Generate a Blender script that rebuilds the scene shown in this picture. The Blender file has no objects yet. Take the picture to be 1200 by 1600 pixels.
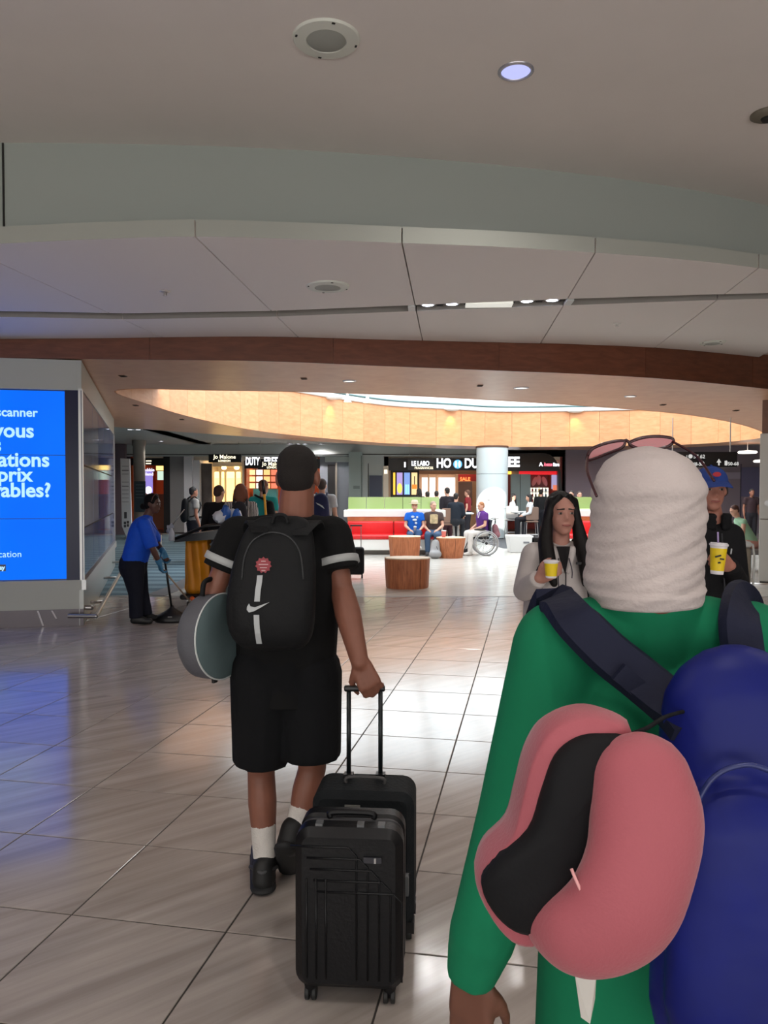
import bpy, bmesh, math, random
from mathutils import Vector, Matrix, Quaternion
random.seed(7)
SC = bpy.context.scene
COL = SC.collection
PI = math.pi
V = Vector

# ------------------------------------------------------------------ camera
F = 1200.0            # focal length in pixels of the 1200x1600 frame
HORIZON = 769.0
EYE = 1.6
PITCH = math.atan((800 - HORIZON) / F)
cam_d = bpy.data.cameras.new('camera')
cam_d.sensor_fit = 'VERTICAL'; cam_d.sensor_height = 36.0
cam_d.lens = 36.0 * F / 1600.0
cam_d.clip_start = 0.05; cam_d.clip_end = 200
cam = bpy.data.objects.new('camera', cam_d)
cam.location = (0, 0, EYE)
cam.rotation_euler = (PI / 2 - PITCH, 0, 0)
COL.objects.link(cam)
SC.camera = cam

# ------------------------------------------------------------------ world, sun, exposure
w = bpy.data.worlds.new('sky'); SC.world = w; w.use_nodes = True
bg = w.node_tree.nodes['Background']
bg.inputs[0].default_value = (0.80, 0.93, 1.0, 1); bg.inputs[1].default_value = 3.0
SC.view_settings.view_transform = 'Standard'
SC.view_settings.look = 'None'
SC.view_settings.gamma = 1.0
SC.view_settings.exposure = 0.75
SC.view_settings.use_curve_mapping = False
SKY_E = 3.05           # skylight glazing radiance
FILL_E = 2.8           # radiance of the added fill panes behind the photographer
sun_d = bpy.data.lights.new('sun', 'SUN'); sun_d.energy = 7.0; sun_d.angle = 0.01; sun_d.color = (1.0, 0.95, 0.84)
sun = bpy.data.objects.new('sun', sun_d); COL.objects.link(sun)
SUN_DIR = V((0.30, 0.62, -0.62)).normalized()
sun.rotation_euler = SUN_DIR.to_track_quat('-Z', 'Y').to_euler()
sun.location = (0, 0, 12)

# ------------------------------------------------------------------ picture <-> place
CP, SP = math.cos(PITCH), math.sin(PITCH)
def ray(px, py):
    xc = (px - 600) / F; yc = (800 - py) / F
    return V((xc, CP + yc * SP, -SP + yc * CP))
def P(px, py, Y):
    d = ray(px, py); t = Y / d.y
    return V((d.x * t, Y, EYE + d.z * t))
def FP(px, py, Z=0.0):
    d = ray(px, py); t = (Z - EYE) / d.z
    return V((d.x * t, d.y * t, Z))

# ------------------------------------------------------------------ object helpers
ORG = {}
def link(o, parent=None):
    COL.objects.link(o)
    if parent is not None: o.parent = parent
    return o
def tag(o, label=None, cat=None, group=None, kind=None):
    if label: o['label'] = label
    if cat: o['category'] = cat
    if group: o['group'] = group
    if kind: o['kind'] = kind
    return o
def thing(name, label, cat, loc=(0, 0, 0), group=None):
    o = bpy.data.objects.new(name, None); o.empty_display_size = 0.1
    COL.objects.link(o); o.location = loc; ORG[o.name] = V(loc)
    return tag(o, label, cat, group)
def org(o): return ORG.get(o.name, V((0, 0, 0))) if o is not None else V((0, 0, 0))

class MB:
    """collects geometry in world coordinates"""
    def __init__(self): self.v = []; self.f = []
    def add(self, vs, fs):
        n = len(self.v); self.v += [V(p) for p in vs]
        self.f += [tuple(i + n for i in f) for f in fs]; return self
    def box(self, c, s, rz=0.0, M=None):
        x, y, z = s[0] / 2, s[1] / 2, s[2] / 2
        vs = [V((a * x, b * y, d * z)) for d in (-1, 1) for a, b in ((-1, -1), (1, -1), (1, 1), (-1, 1))]
        R = M if M is not None else Matrix.Rotation(rz, 3, 'Z')
        c = V(c)
        return self.add([c + R @ p for p in vs], [(3, 2, 1, 0), (4, 5, 6, 7), (0, 1, 5, 4), (1, 2, 6, 5), (2, 3, 7, 6), (3, 0, 4, 7)])
    def bb(self, a, b):
        a, b = V(a), V(b)
        return self.box((a + b) / 2, [abs(b[i] - a[i]) for i in range(3)])
    def rbox(self, c, s, r, M=None, n=3, axis=2):
        """box with its four edges along one axis rounded, plus small end chamfers"""
        x, y, z = s[0] / 2, s[1] / 2, s[2] / 2
        dims = [x, y, z]; a = [(1, 2), (0, 2), (0, 1)][axis]
        u, w_ = dims[a[0]], dims[a[1]]; h = dims[axis]
        r = min(r, u * .98, w_ * .98)
        def ring(k, hh):
            pts = []
            for q, (sx, sy) in enumerate(((1, 1), (-1, 1), (-1, -1), (1, -1))):
                for i in range(n + 1):
                    t = (q + i / n) * PI / 2
                    pp = [0, 0, 0]
                    rr = r - k if r > k else r * .3
                    pp[a[0]] = sx * (u - r) + rr * math.cos(t); pp[a[1]] = sy * (w_ - r) + rr * math.sin(t)
                    pp[axis] = hh; pts.append(V(pp))
            return pts
        ch = min(r * .5, h * .5)
        rings = [ring(ch, -h), ring(0, -h + ch), ring(0, h - ch), ring(ch, h)]
        R = M if M is not None else Matrix.Identity(3)
        c = V(c)
        return self.loft([[c + R @ p for p in rg] for rg in rings], True, True, flip=(axis == 1))
    def loft(self, rings, cap0=True, cap1=True, closed=True, flip=False):
        n = len(rings[0]); vs = []; fs = []
        for r in rings: vs += list(r)
        for i in range(len(rings) - 1):
            for j in range(n if closed else n - 1):
                k = (j + 1) % n
                fs.append((i * n + j, i * n + k, (i + 1) * n + k, (i + 1) * n + j))
        if cap0: fs.append(tuple(range(n - 1, -1, -1)))
        if cap1: fs.append(tuple(range((len(rings) - 1) * n, len(rings) * n)))
        if flip: fs = [tuple(reversed(f)) for f in fs]
        return self.add(vs, fs)
    def prism(self, poly, z0, z1):
        """poly: list of (x,y) or Vectors (z of the vectors is added)"""
        n = len(poly)
        a = [V((p[0], p[1], (p[2] if len(p) > 2 else 0) + z0)) for p in poly]
        b = [V((p[0], p[1], (p[2] if len(p) > 2 else 0) + z1)) for p in poly]
        area = sum(a[i].x * a[(i + 1) % n].y - a[(i + 1) % n].x * a[i].y for i in range(n))
        if area < 0: a.reverse(); b.reverse()
        return self.loft([a, b])
    def slab(self, poly, nrm):
        """extrude a planar polygon along a vector"""
        nrm = V(nrm)
        return self.loft([[V(p) for p in poly], [V(p) + nrm for p in poly]])
    def tube(self, pts, r, seg=8, cap=True, closed=False):
        pts = [V(p) for p in pts]; n = len(pts)
        rs = r if isinstance(r, (list, tuple)) else [r] * n
        rings = []; pu = None
        for i in range(n):
            if closed: d = (pts[(i + 1) % n] - pts[i - 1])
            else: d = pts[min(i + 1, n - 1)] - pts[max(i - 1, 0)]
            d = d.normalized() if d.length > 1e-9 else V((0, 0, 1))
            if pu is None:
                a = V((0, 0, 1)) if abs(d.z) < .9 else V((1, 0, 0)); u = a.cross(d).normalized()
            else:
                u = (pu - d * pu.dot(d)).normalized()
            pu = u; v = d.cross(u)
            rings.append([pts[i] + (u * math.cos(2 * PI * j / seg) + v * math.sin(2 * PI * j / seg)) * rs[i] for j in range(seg)])
        if closed: rings.append(rings[0]); return self.loft(rings, False, False)
        return self.loft(rings, cap, cap)
    def lathe(self, prof, c=(0, 0, 0), seg=24, M=None, cap0=True, cap1=True):
        R = M if M is not None else Matrix.Identity(3); c = V(c)
        return self.loft([[c + R @ V((r * math.cos(2 * PI * j / seg), r * math.sin(2 * PI * j / seg), z)) for j in range(seg)] for r, z in prof], cap0, cap1)
    def ell(self, c, r, M=None, seg=16, rings=10):
        R = M if M is not None else Matrix.Identity(3); c = V(c)
        rg = []
        for i in range(rings + 1):
            t = -PI / 2 + PI * i / rings
            t = max(-PI / 2 + .05, min(PI / 2 - .05, t))
            rg.append([c + R @ V((r[0] * math.cos(t) * math.cos(2 * PI * j / seg), r[1] * math.cos(t) * math.sin(2 * PI * j / seg), r[2] * math.sin(t))) for j in range(seg)])
        return self.loft(rg)
    def cap(self, p0, p1, r0, r1=None, f0=False, f1=False, sq=None, seg=14):
        """tapered capsule; f0/f1 = flat end; sq=(vector,k) squashes the section along a vector"""
        p0, p1 = V(p0), V(p1); r1 = r0 if r1 is None else r1
        d = p1 - p0
        if d.length < 1e-6: d = V((0, 0, 1e-4))
        d.normalize()
        a = V((0, 0, 1)) if abs(d.z) < .9 else V((0, 1, 0))
        u = a.cross(d).normalized(); v = d.cross(u)
        prof = []
        if f0: prof.append((p0, r0))
        else:
            for i in range(5):
                t = PI / 2 * (1 - i / 4); t = min(t, PI / 2 - .12)
                prof.append((p0 - d * r0 * math.sin(t), r0 * math.cos(t)))
        if f1: prof.append((p1, r1))
        else:
            for i in range(5):
                t = PI / 2 * i / 4; t = min(t, PI / 2 - .12)
                prof.append((p1 + d * r1 * math.sin(t), r1 * math.cos(t)))
        rings = []
        for c, r in prof:
            rg = []
            for j in range(seg):
                o = (u * math.cos(2 * PI * j / seg) + v * math.sin(2 * PI * j / seg)) * r
                if sq is not None:
                    n = V(sq[0]).normalized(); o = o - n * o.dot(n) * (1 - sq[1])
                rg.append(c + o)
            rings.append(rg)
        return self.loft(rings)
    def build(self, name, mat, parent=None, smooth=False, o=None, bevel=0.0):
        o_ = org(parent) if o is None else V(o)
        me = bpy.data.meshes.new(name)
        me.from_pydata([tuple(p - o_) for p in self.v], [], self.f)
        bm = bmesh.new(); bm.from_mesh(me)
        bmesh.ops.recalc_face_normals(bm, faces=bm.faces)
        bm.to_mesh(me); bm.free()
        me.materials.append(mat)
        if smooth:
            for p in me.polygons: p.use_smooth = True
        ob = bpy.data.objects.new(name, me); link(ob, parent)
        ORG[ob.name] = o_.copy()
        if parent is None and o is not None: ob.location = o_
        if bevel:
            m = ob.modifiers.new('b', 'BEVEL'); m.width = bevel; m.segments = 2; m.limit_method = 'ANGLE'
        if smooth == 'auto':
            m = ob.modifiers.new('e', 'EDGE_SPLIT'); m.split_angle = math.radians(40)
        return ob

def blob(name, mb, mat, parent, vox=0.02, it=4, fac=0.5):
    """one continuous skin around overlapping closed shapes"""
    o_ = org(parent)
    me = bpy.data.meshes.new(name); me.from_pydata([tuple(p - o_) for p in mb.v], [], mb.f)
    bm = bmesh.new(); bm.from_mesh(me); bmesh.ops.recalc_face_normals(bm, faces=bm.faces); bm.to_mesh(me); bm.free()
    t = bpy.data.objects.new(name + '_tmp', me); COL.objects.link(t)
    m = t.modifiers.new('r', 'REMESH'); m.mode = 'VOXEL'; m.voxel_size = vox; m.use_smooth_shade = True
    if it:
        m = t.modifiers.new('s', 'SMOOTH'); m.factor = fac; m.iterations = it
    bpy.context.view_layer.update()
    dg = bpy.context.evaluated_depsgraph_get()
    nm = bpy.data.meshes.new_from_object(t.evaluated_get(dg))
    bpy.data.objects.remove(t); bpy.data.meshes.remove(me)
    nm.name = name; nm.materials.clear(); nm.materials.append(mat)
    for p in nm.polygons: p.use_smooth = True
    ob = bpy.data.objects.new(name, nm); link(ob, parent); ORG[ob.name] = o_.copy()
    return ob

def text(name, body, mat, size, loc, right, up, parent=None, align='CENTER', bold=0.0, ext=0.002, fit=None):
    cu = bpy.data.curves.new(name, 'FONT'); cu.body = body; cu.size = size; cu.align_x = align; cu.align_y = 'BOTTOM_BASELINE'
    cu.offset = bold; cu.extrude = ext; cu.resolution_u = 3
    t = bpy.data.objects.new('tmp_text', cu); COL.objects.link(t)
    bpy.context.view_layer.update()
    dg = bpy.context.evaluated_depsgraph_get()
    me = bpy.data.meshes.new_from_object(t.evaluated_get(dg))
    bpy.data.objects.remove(t); bpy.data.curves.remove(cu)
    r = V(right).normalized(); u = V(up).normalized(); n = r.cross(u); o_ = org(parent); loc = V(loc)
    if fit:
        xs = [v.co.x for v in me.vertices]; k = fit / (max(xs) - min(xs)); x0 = min(xs)
        for v in me.vertices: v.co.x = (v.co.x - x0) * k
    for v in me.vertices:
        c = v.co.copy(); v.co = loc + r * c.x + u * c.y + n * c.z - o_
    me.name = name; me.materials.clear(); me.materials.append(mat)
    ob = bpy.data.objects.new(name, me); link(ob, parent); ORG[ob.name] = o_.copy()
    return ob

def dup(root, loc, label=None, group=None, rz=None):
    r = root.copy(); COL.objects.link(r); r.location = loc; ORG[r.name] = V(loc)
    if rz is not None: r.rotation_euler = (0, 0, rz)
    if label: r['label'] = label
    if group: r['group'] = group
    for ch in list(root.children):
        c = ch.copy(); COL.objects.link(c); c.parent = r
        for g in ch.children:
            d = g.copy(); COL.objects.link(d); d.parent = c
    return r

def crom(pts, n=6, closed=False):
    """Catmull-Rom through points"""
    pts = [V(p) for p in pts]; N = len(pts); out = []
    rng = range(N if closed else N - 1)
    for i in rng:
        p0 = pts[i - 1] if (closed or i > 0) else pts[i]
        p1 = pts[i]; p2 = pts[(i + 1) % N]
        p3 = pts[(i + 2) % N] if (closed or i + 2 < N) else p2
        for k in range(n):
            t = k / n
            out.append(.5 * ((2 * p1) + (p2 - p0) * t + (2 * p0 - 5 * p1 + 4 * p2 - p3) * t * t + (3 * p1 - p0 - 3 * p2 + p3) * t ** 3))
    if not closed: out.append(pts[-1])
    return out

# ------------------------------------------------------------------ materials
def lin(c):
    r = []
    for x in c[:3]:
        x = x / 255.0
        r.append(x / 12.92 if x <= .04045 else ((x + .055) / 1.055) ** 2.4)
    return (r[0], r[1], r[2], 1.0)
MATS = {}
def pm(name, rgb, rough=.6, metal=0.0, var=0.0, vscale=8.0, bump=0.0, bscale=60.0, spec=.5, emit=None, es=1.0, alpha=1.0, trans=0.0, coat=0.0, stretch=None, sheen=0.0):
    if name in MATS: return MATS[name]
    m = bpy.data.materials.new(name); m.use_nodes = True; nt = m.node_tree
    b = nt.nodes['Principled BSDF']
    b.inputs['Base Color'].default_value = lin(rgb); b.inputs['Roughness'].default_value = rough
    b.inputs['Metallic'].default_value = metal; b.inputs['Specular IOR Level'].default_value = spec
    if trans: b.inputs['Transmission Weight'].default_value = trans
    if coat: b.inputs['Coat Weight'].default_value = coat
    if sheen: b.inputs['Sheen Weight'].default_value = sheen
    if alpha < 1: b.inputs['Alpha'].default_value = alpha
    if emit is not None:
        b.inputs['Emission Color'].default_value = lin(emit); b.inputs['Emission Strength'].default_value = es
    if var or bump:
        tc = nt.nodes.new('ShaderNodeTexCoord')
        mp = nt.nodes.new('ShaderNodeMapping'); nt.links.new(tc.outputs['Object'], mp.inputs[0])
        if stretch: mp.inputs['Scale'].default_value = stretch
    if var:
        nz = nt.nodes.new('ShaderNodeTexNoise'); nz.inputs['Scale'].default_value = vscale; nz.inputs['Detail'].default_value = 5
        nt.links.new(mp.outputs[0], nz.inputs['Vector'])
        mx = nt.nodes.new('ShaderNodeMixRGB'); mx.blend_type = 'MULTIPLY'; mx.inputs[0].default_value = 1.0
        mr = nt.nodes.new('ShaderNodeMapRange'); mr.inputs[1].default_value = .3; mr.inputs[2].default_value = .7
        mr.inputs[3].default_value = 1 - var; mr.inputs[4].default_value = 1 + var * .6
        nt.links.new(nz.outputs['Fac'], mr.inputs[0])
        mx.inputs[1].default_value = lin(rgb); nt.links.new(mr.outputs[0], mx.inputs[2])
        nt.links.new(mx.outputs[0], b.inputs['Base Color'])
    if bump:
        n2 = nt.nodes.new('ShaderNodeTexNoise'); n2.inputs['Scale'].default_value = bscale; n2.inputs['Detail'].default_value = 3
        nt.links.new(mp.outputs[0], n2.inputs['Vector'])
        bp = nt.nodes.new('ShaderNodeBump'); bp.inputs['Strength'].default_value = bump; bp.inputs['Distance'].default_value = .01
        nt.links.new(n2.outputs['Fac'], bp.inputs['Height']); nt.links.new(bp.outputs[0], b.inputs['Normal'])
    MATS[name] = m
    return m
def em(name, rgb, s):
    if name in MATS: return MATS[name]
    m = bpy.data.materials.new(name); m.use_nodes = True; nt = m.node_tree
    b = nt.nodes['Principled BSDF']; b.inputs['Base Color'].default_value = (.02, .02, .02, 1)
    b.inputs['Roughness'].default_value = .3
    b.inputs['Emission Color'].default_value = lin(rgb); b.inputs['Emission Strength'].default_value = s
    MATS[name] = m; return m

def wood(name, c0, c1, rough=.4, scale=1.0, axis=(1, 1, 1), obj=True):
    m = bpy.data.materials.new(name); m.use_nodes = True; nt = m.node_tree; b = nt.nodes['Principled BSDF']
    tc = nt.nodes.new('ShaderNodeTexCoord'); mp = nt.nodes.new('ShaderNodeMapping'); mp.inputs['Scale'].default_value = axis
    nt.links.new(tc.outputs['Object'], mp.inputs[0])
    oi = nt.nodes.new('ShaderNodeObjectInfo'); ad = nt.nodes.new('ShaderNodeVectorMath'); ad.operation = 'ADD'
    sc_ = nt.nodes.new('ShaderNodeMath'); sc_.operation = 'MULTIPLY'; sc_.inputs[1].default_value = 37.0
    nt.links.new(oi.outputs['Random'], sc_.inputs[0]); nt.links.new(mp.outputs[0], ad.inputs[0]); nt.links.new(sc_.outputs[0], ad.inputs[1])
    nz = nt.nodes.new('ShaderNodeTexNoise'); nz.inputs['Scale'].default_value = 4 * scale; nz.inputs['Detail'].default_value = 6; nz.inputs['Distortion'].default_value = .6
    nt.links.new(ad.outputs[0], nz.inputs['Vector'])
    cr = nt.nodes.new('ShaderNodeValToRGB'); cr.color_ramp.elements[0].position = .3; cr.color_ramp.elements[1].position = .7
    cr.color_ramp.elements[0].color = lin(c0); cr.color_ramp.elements[1].color = lin(c1)
    nt.links.new(nz.outputs['Fac'], cr.inputs[0])
    mx = nt.nodes.new('ShaderNodeMixRGB'); mx.blend_type = 'MULTIPLY'; mx.inputs[0].default_value = .25
    cr2 = nt.nodes.new('ShaderNodeMapRange'); cr2.inputs[3].default_value = .6; cr2.inputs[4].default_value = 1.2
    nt.links.new(oi.outputs['Random'], cr2.inputs[0]); nt.links.new(cr.outputs[0], mx.inputs[1]); nt.links.new(cr2.outputs[0], mx.inputs[2])
    nt.links.new(mx.outputs[0], b.inputs['Base Color']); b.inputs['Roughness'].default_value = rough
    MATS[name] = m; return m

def stone(name, c0, c1, rough=.16, grid=None, gcol=(150, 148, 145), bump=0.03, spec=.5):
    """floor stone with drawn-out veins"""
    m = bpy.data.materials.new(name); m.use_nodes = True; nt = m.node_tree; b = nt.nodes['Principled BSDF']
    ge = nt.nodes.new('ShaderNodeNewGeometry'); oi = nt.nodes.new('ShaderNodeObjectInfo')
    mp = nt.nodes.new('ShaderNodeMapping'); mp.vector_type = 'TEXTURE'; mp.inputs['Rotation'].default_value = (0, 0, math.radians(38)); mp.inputs['Scale'].default_value = (2.6, .16, 1)
    ad = nt.nodes.new('ShaderNodeVectorMath'); ad.operation = 'ADD'
    ml = nt.nodes.new('ShaderNodeMath'); ml.operation = 'MULTIPLY'; ml.inputs[1].default_value = 23.0
    nt.links.new(oi.outputs['Random'], ml.inputs[0]); nt.links.new(ge.outputs['Position'], mp.inputs[0]); nt.links.new(mp.outputs[0], ad.inputs[0]); nt.links.new(ml.outputs[0], ad.inputs[1])
    nz = nt.nodes.new('ShaderNodeTexNoise'); nz.inputs['Scale'].default_value = 1.6; nz.inputs['Detail'].default_value = 7; nz.inputs['Roughness'].default_value = .62; nz.inputs['Distortion'].default_value = .3
    nt.links.new(ad.outputs[0], nz.inputs['Vector'])
    cr = nt.nodes.new('ShaderNodeValToRGB'); cr.color_ramp.elements[0].position = .33; cr.color_ramp.elements[1].position = .66
    cr.color_ramp.elements[0].color = lin(c0); cr.color_ramp.elements[1].color = lin(c1)
    nt.links.new(nz.outputs['Fac'], cr.inputs[0])
    col = cr.outputs[0]
    if grid:
        mp2 = nt.nodes.new('ShaderNodeMapping'); mp2.inputs['Rotation'].default_value = (0, 0, grid[1])
        nt.links.new(ge.outputs['Position'], mp2.inputs[0])
        br = nt.nodes.new('ShaderNodeTexBrick'); br.offset = 0; br.squash = 1; br.inputs['Scale'].default_value = 1.0
        br.inputs['Brick Width'].default_value = grid[0]; br.inputs['Row Height'].default_value = grid[0]; br.inputs['Mortar Size'].default_value = .004
        br.inputs['Color1'].default_value = (1, 1, 1, 1); br.inputs['Color2'].default_value = (.95, .95, .95, 1); br.inputs['Mortar'].default_value = (.6, .6, .6, 1)
        nt.links.new(mp2.outputs[0], br.inputs['Vector'])
        mx = nt.nodes.new('ShaderNodeMixRGB'); mx.blend_type = 'MULTIPLY'; mx.inputs[0].default_value = 1
        nt.links.new(col, mx.inputs[1]); nt.links.new(br.outputs['Color'], mx.inputs[2]); col = mx.outputs[0]
    nt.links.new(col, b.inputs['Base Color']); b.inputs['Specular IOR Level'].default_value = spec
    mr = nt.nodes.new('ShaderNodeMapRange'); mr.inputs[3].default_value = rough * .8; mr.inputs[4].default_value = rough * 1.35
    nt.links.new(nz.outputs['Fac'], mr.inputs[0]); nt.links.new(mr.outputs[0], b.inputs['Roughness'])
    n2 = nt.nodes.new('ShaderNodeTexNoise'); n2.inputs['Scale'].default_value = 2.2; n2.inputs['Detail'].default_value = 1
    nt.links.new(ge.outputs['Position'], n2.inputs['Vector'])
    bp = nt.nodes.new('ShaderNodeBump'); bp.inputs['Strength'].default_value = bump; bp.inputs['Distance'].default_value = .02
    nt.links.new(n2.outputs['Fac'], bp.inputs['Height']); nt.links.new(bp.outputs[0], b.inputs['Normal'])
    MATS[name] = m; return m
# ================================================================== MATERIALS
M_tile = stone('floor_tile_stone', (150, 140, 134), (180, 170, 163), .13, spec=.8)
M_stone = stone('pale_terrazzo', (188, 185, 178), (202, 199, 192), .17, grid=(.62, math.radians(-35)))
M_slab = stone('slab_stone', (160, 152, 146), (178, 170, 164), .2, grid=(.6, math.radians(10.76)))
M_grout = pm('grout', (62, 58, 55), .9)
M_ceil = pm('ceiling_paint', (232, 224, 218), .9, var=.02, vscale=2)
M_fascia = pm('fascia_paint', (162, 168, 162), .85)
M_cloud = pm('cloud_panel_paint', (240, 233, 228), .75)
M_slot = pm('slot_grey', (150, 145, 140), .8)
M_edge = pm('edge_band_grey', (166, 168, 160), .8)
M_dkgap = pm('joint_dark', (40, 38, 36), .9)
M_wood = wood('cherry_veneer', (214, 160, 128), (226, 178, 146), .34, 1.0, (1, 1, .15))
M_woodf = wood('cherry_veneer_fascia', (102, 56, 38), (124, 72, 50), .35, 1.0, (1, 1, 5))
M_drum = wood('maple_veneer_drum', (212, 146, 98), (226, 164, 118), .5, .8, (1, 1, 4))
M_grey = pm('bulkhead_grey', (186, 192, 190), .7)
M_backc = pm('back_ceiling_grey', (186, 186, 184), .8)
M_white = pm('white_paint', (226, 228, 226), .5)
M_black = pm('black_satin', (16, 16, 18), .35)
M_steel = pm('brushed_steel', (176, 174, 172), .28, 1.0)
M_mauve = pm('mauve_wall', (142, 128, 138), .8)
M_alu = pm('aluminium', (190, 190, 190), .4, .8)
M_sky = em('skylight_glow', (238, 246, 250), SKY_E)
M_lamp = em('lamp_glow', (240, 240, 255), 5.0)
M_warm = em('warm_lamp_glow', (255, 205, 120), 12.0)

ZS = 3.2                                     # wood soffit height
def struct(o): o['kind'] = 'structure'; return o

# ================================================================== FLOOR
mb = MB(); mb.bb((-26, -9, -.3), (26, 40, -.006))
floor = struct(mb.build('floor', M_slab))
TH = math.radians(10.76)
d1 = V((math.sin(TH), math.cos(TH), 0)); d2 = V((math.cos(TH), -math.sin(TH), 0))
T1, T2 = .58, .62
o0 = FP(353, 1456)
YB = 11.72
def clip_y(poly, ymax):
    out = []
    for i in range(len(poly)):
        a, b = poly[i], poly[(i + 1) % len(poly)]
        if a.y <= ymax: out.append(a)
        if (a.y <= ymax) != (b.y <= ymax):
            t = (ymax - a.y) / (b.y - a.y); out.append(a + (b - a) * t)
    return out
g = .0035
tile_me = None; ntile = 0; rest = MB()
for i in range(-25, 26):
    for j in range(-10, 30):
        c = o0 + d2 * T2 * (i + .5) + d1 * T1 * (j + .5)
        if c.y < .9 or c.y > YB + .3 or abs(c.x) > 9.2: continue
        far_out = c.y < 1.75 or abs(c.x) > c.y * .5 + .42 or (c.x > .35 and c.y < 1.9)
        cs = [c + d2 * (a * (T2 / 2 - g)) + d1 * (b * (T1 / 2 - g)) for a, b in ((-1, -1), (1, -1), (1, 1), (-1, 1))]
        if far_out:
            cs = clip_y(cs, YB - .02)
            if len(cs) >= 3: rest.prism(cs, -.012, 0)
            continue
        if max(p.y for p in cs) > YB - .02:
            cs = clip_y(cs, YB - .02)
            if len(cs) < 3 or max(p.y for p in cs) - min(p.y for p in cs) < .08: continue
            MB().prism(cs, -.012, 0).build('floor_tile', M_tile, floor); ntile += 1; continue
        if tile_me is None:
            b0 = MB()
            ins = [d2 * (a * (T2 / 2 - g)) + d1 * (b * (T1 / 2 - g)) for a, b in ((-1, -1), (1, -1), (1, 1), (-1, 1))]
            ins2 = [d2 * (a * (T2 / 2 - g - .002)) + d1 * (b * (T1 / 2 - g - .002)) for a, b in ((-1, -1), (1, -1), (1, 1), (-1, 1))]
            b0.loft([[p + V((0, 0, -.012)) for p in ins], [p + V((0, 0, -.0015)) for p in ins], ins2])
            t0 = b0.build('floor_tile', M_tile, floor); tile_me = t0.data; t0.location = c
        else:
            t = bpy.data.objects.new('floor_tile', tile_me); link(t, floor); t.location = c
        ntile += 1
print('tiles', ntile)
rest.build('floor_tiles', M_tile, floor)['kind'] = 'stuff'
mb = MB(); mb.bb((-9, 1.0, -.0059), (9, YB, -.0035)); gb = mb.build('grout_bed', M_grout, floor)
mb = MB(); mb.bb((-22, YB + .06, -.0059), (22, 34, 0)); mb.build('pale_floor', M_stone, floor)
mb = MB(); mb.bb((-22, YB, -.0059), (22, YB + .06, .001)); mb.build('joint_strip', pm('strip_grey', (110, 108, 106), .5), floor)
# striped carpet by the kiosk and the dark carpet of the seating area
M_carp = pm('carpet_blue', (70, 92, 104), .95, bump=.3, bscale=300)
M_carp2 = pm('carpet_light', (98, 120, 130), .95, bump=.3, bscale=300)
cpoly = [FP(120, 931), FP(228, 930), FP(262, 917), FP(296, 900), FP(330, 880), V((-3.6, 23, 0)), V((-4.6, 29, 0)), V((-14, 29, 0)), V((-12, 11.9, 0))]
carpet = MB().prism(cpoly, 0, .004).build('carpet', M_carp); struct(carpet)
for k in range(26):
    y0 = 12.1 + k * .62
    ins = [p for p in (clip_y(cpoly, y0 + .27 + (k % 3) * .05))]
    ins = [V((p.x, -p.y, 0)) for p in ins]; ins = clip_y(ins, -y0); ins = [V((p.x, -p.y, 0)) for p in ins]
    if len(ins) >= 3: MB().prism(ins, .002, .0055).build('carpet_stripe', M_carp2, carpet)
edge = [FP(228, 930), FP(262, 917), FP(296, 900), FP(330, 880), V((-3.6, 23, 0)), V((-4.6, 29, 0))]
L = crom(edge, 5); R_ = [p + V((.32, -.1, 0)) for p in L]
mb = MB()
mb.loft([[L[i] + V((0, 0, .0)), R_[i], R_[i] + V((0, 0, .008)), L[i] + V((0, 0, .008))] for i in range(len(L))])
mb.build('carpet_edging', pm('edging_grey', (88, 88, 92), .6), carpet)
dk = MB().prism([V((2.6, 29, 0)), V((3.4, 21.8, 0)), V((6, 21.2, 0)), V((9.5, 21.6, 0)), V((11, 29, 0))], 0, .004).build('carpet', pm('carpet_charcoal', (78, 80, 84), .95)); struct(dk)

# ================================================================== WOOD CANOPY WITH THE OVAL SKYLIGHT
near_rim = [(182, 609), (350, 610), (510, 613), (700, 621), (900, 633), (1060, 646), (1150, 661), (1193, 676)]
far_rim = [(1184, 685), (1100, 693), (1000, 696), (800, 698), (700, 695.5), (600, 692), (480, 682), (390, 671), (300, 652), (230, 631)]
inner = crom([FP(x, y, ZS) for x, y in near_rim + far_rim], 8, True)
outer_pts = [FP(x, y, ZS) for x, y in ((0, 558), (130, 560), (400, 563), (600, 571), (800, 579), (900, 583), (1050, 592), (1200, 607))]
outer = [V((-12.0, 9.0, ZS)), V((-8.0, 9.0, ZS))] + crom(outer_pts, 5) + [V((8.2, 13.6, ZS)), V((11, 16.0, ZS)), V((13.2, 20, ZS)), V((13, 25, ZS)), V((9.5, 29, ZS)), V((5, 29.2, ZS)), V((2.5, 28.4, ZS)), V((0, 26.6, ZS)), V((-2.5, 23.9, ZS)), V((-5.3, 20.6, ZS)), V((-7, 18.4, ZS)), V((-12.0, 17.4, ZS))]
ctr = V((3.2, 18.5, ZS))
def polar(loop, n):
    out = []
    for k in range(n):
        a = 2 * PI * k / n; d = V((math.cos(a), math.sin(a), 0)); best = None
        for i in range(len(loop)):
            p = loop[i] - ctr; q = loop[(i + 1) % len(loop)] - ctr; e = q - p
            den = d.x * e.y - d.y * e.x
            if abs(den) < 1e-9: continue
            t = (p.x * e.y - p.y * e.x) / den; s = (p.x * d.y - p.y * d.x) / den
            if t > 0 and -1e-6 <= s <= 1 + 1e-6 and (best is None or t > best): best = t
        out.append(ctr + d * best)
    return out
NP = 144
pin, pout = polar(inner, NP), polar(outer, NP)
mb = MB()
up = V((0, 0, .2))
mb.loft([[pin[k % NP], pout[k % NP], pout[k % NP] + up, pin[k % NP] + up] for k in range(NP + 1)], False, False)
soffit = struct(mb.build('ceiling_canopy', M_wood))
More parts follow.
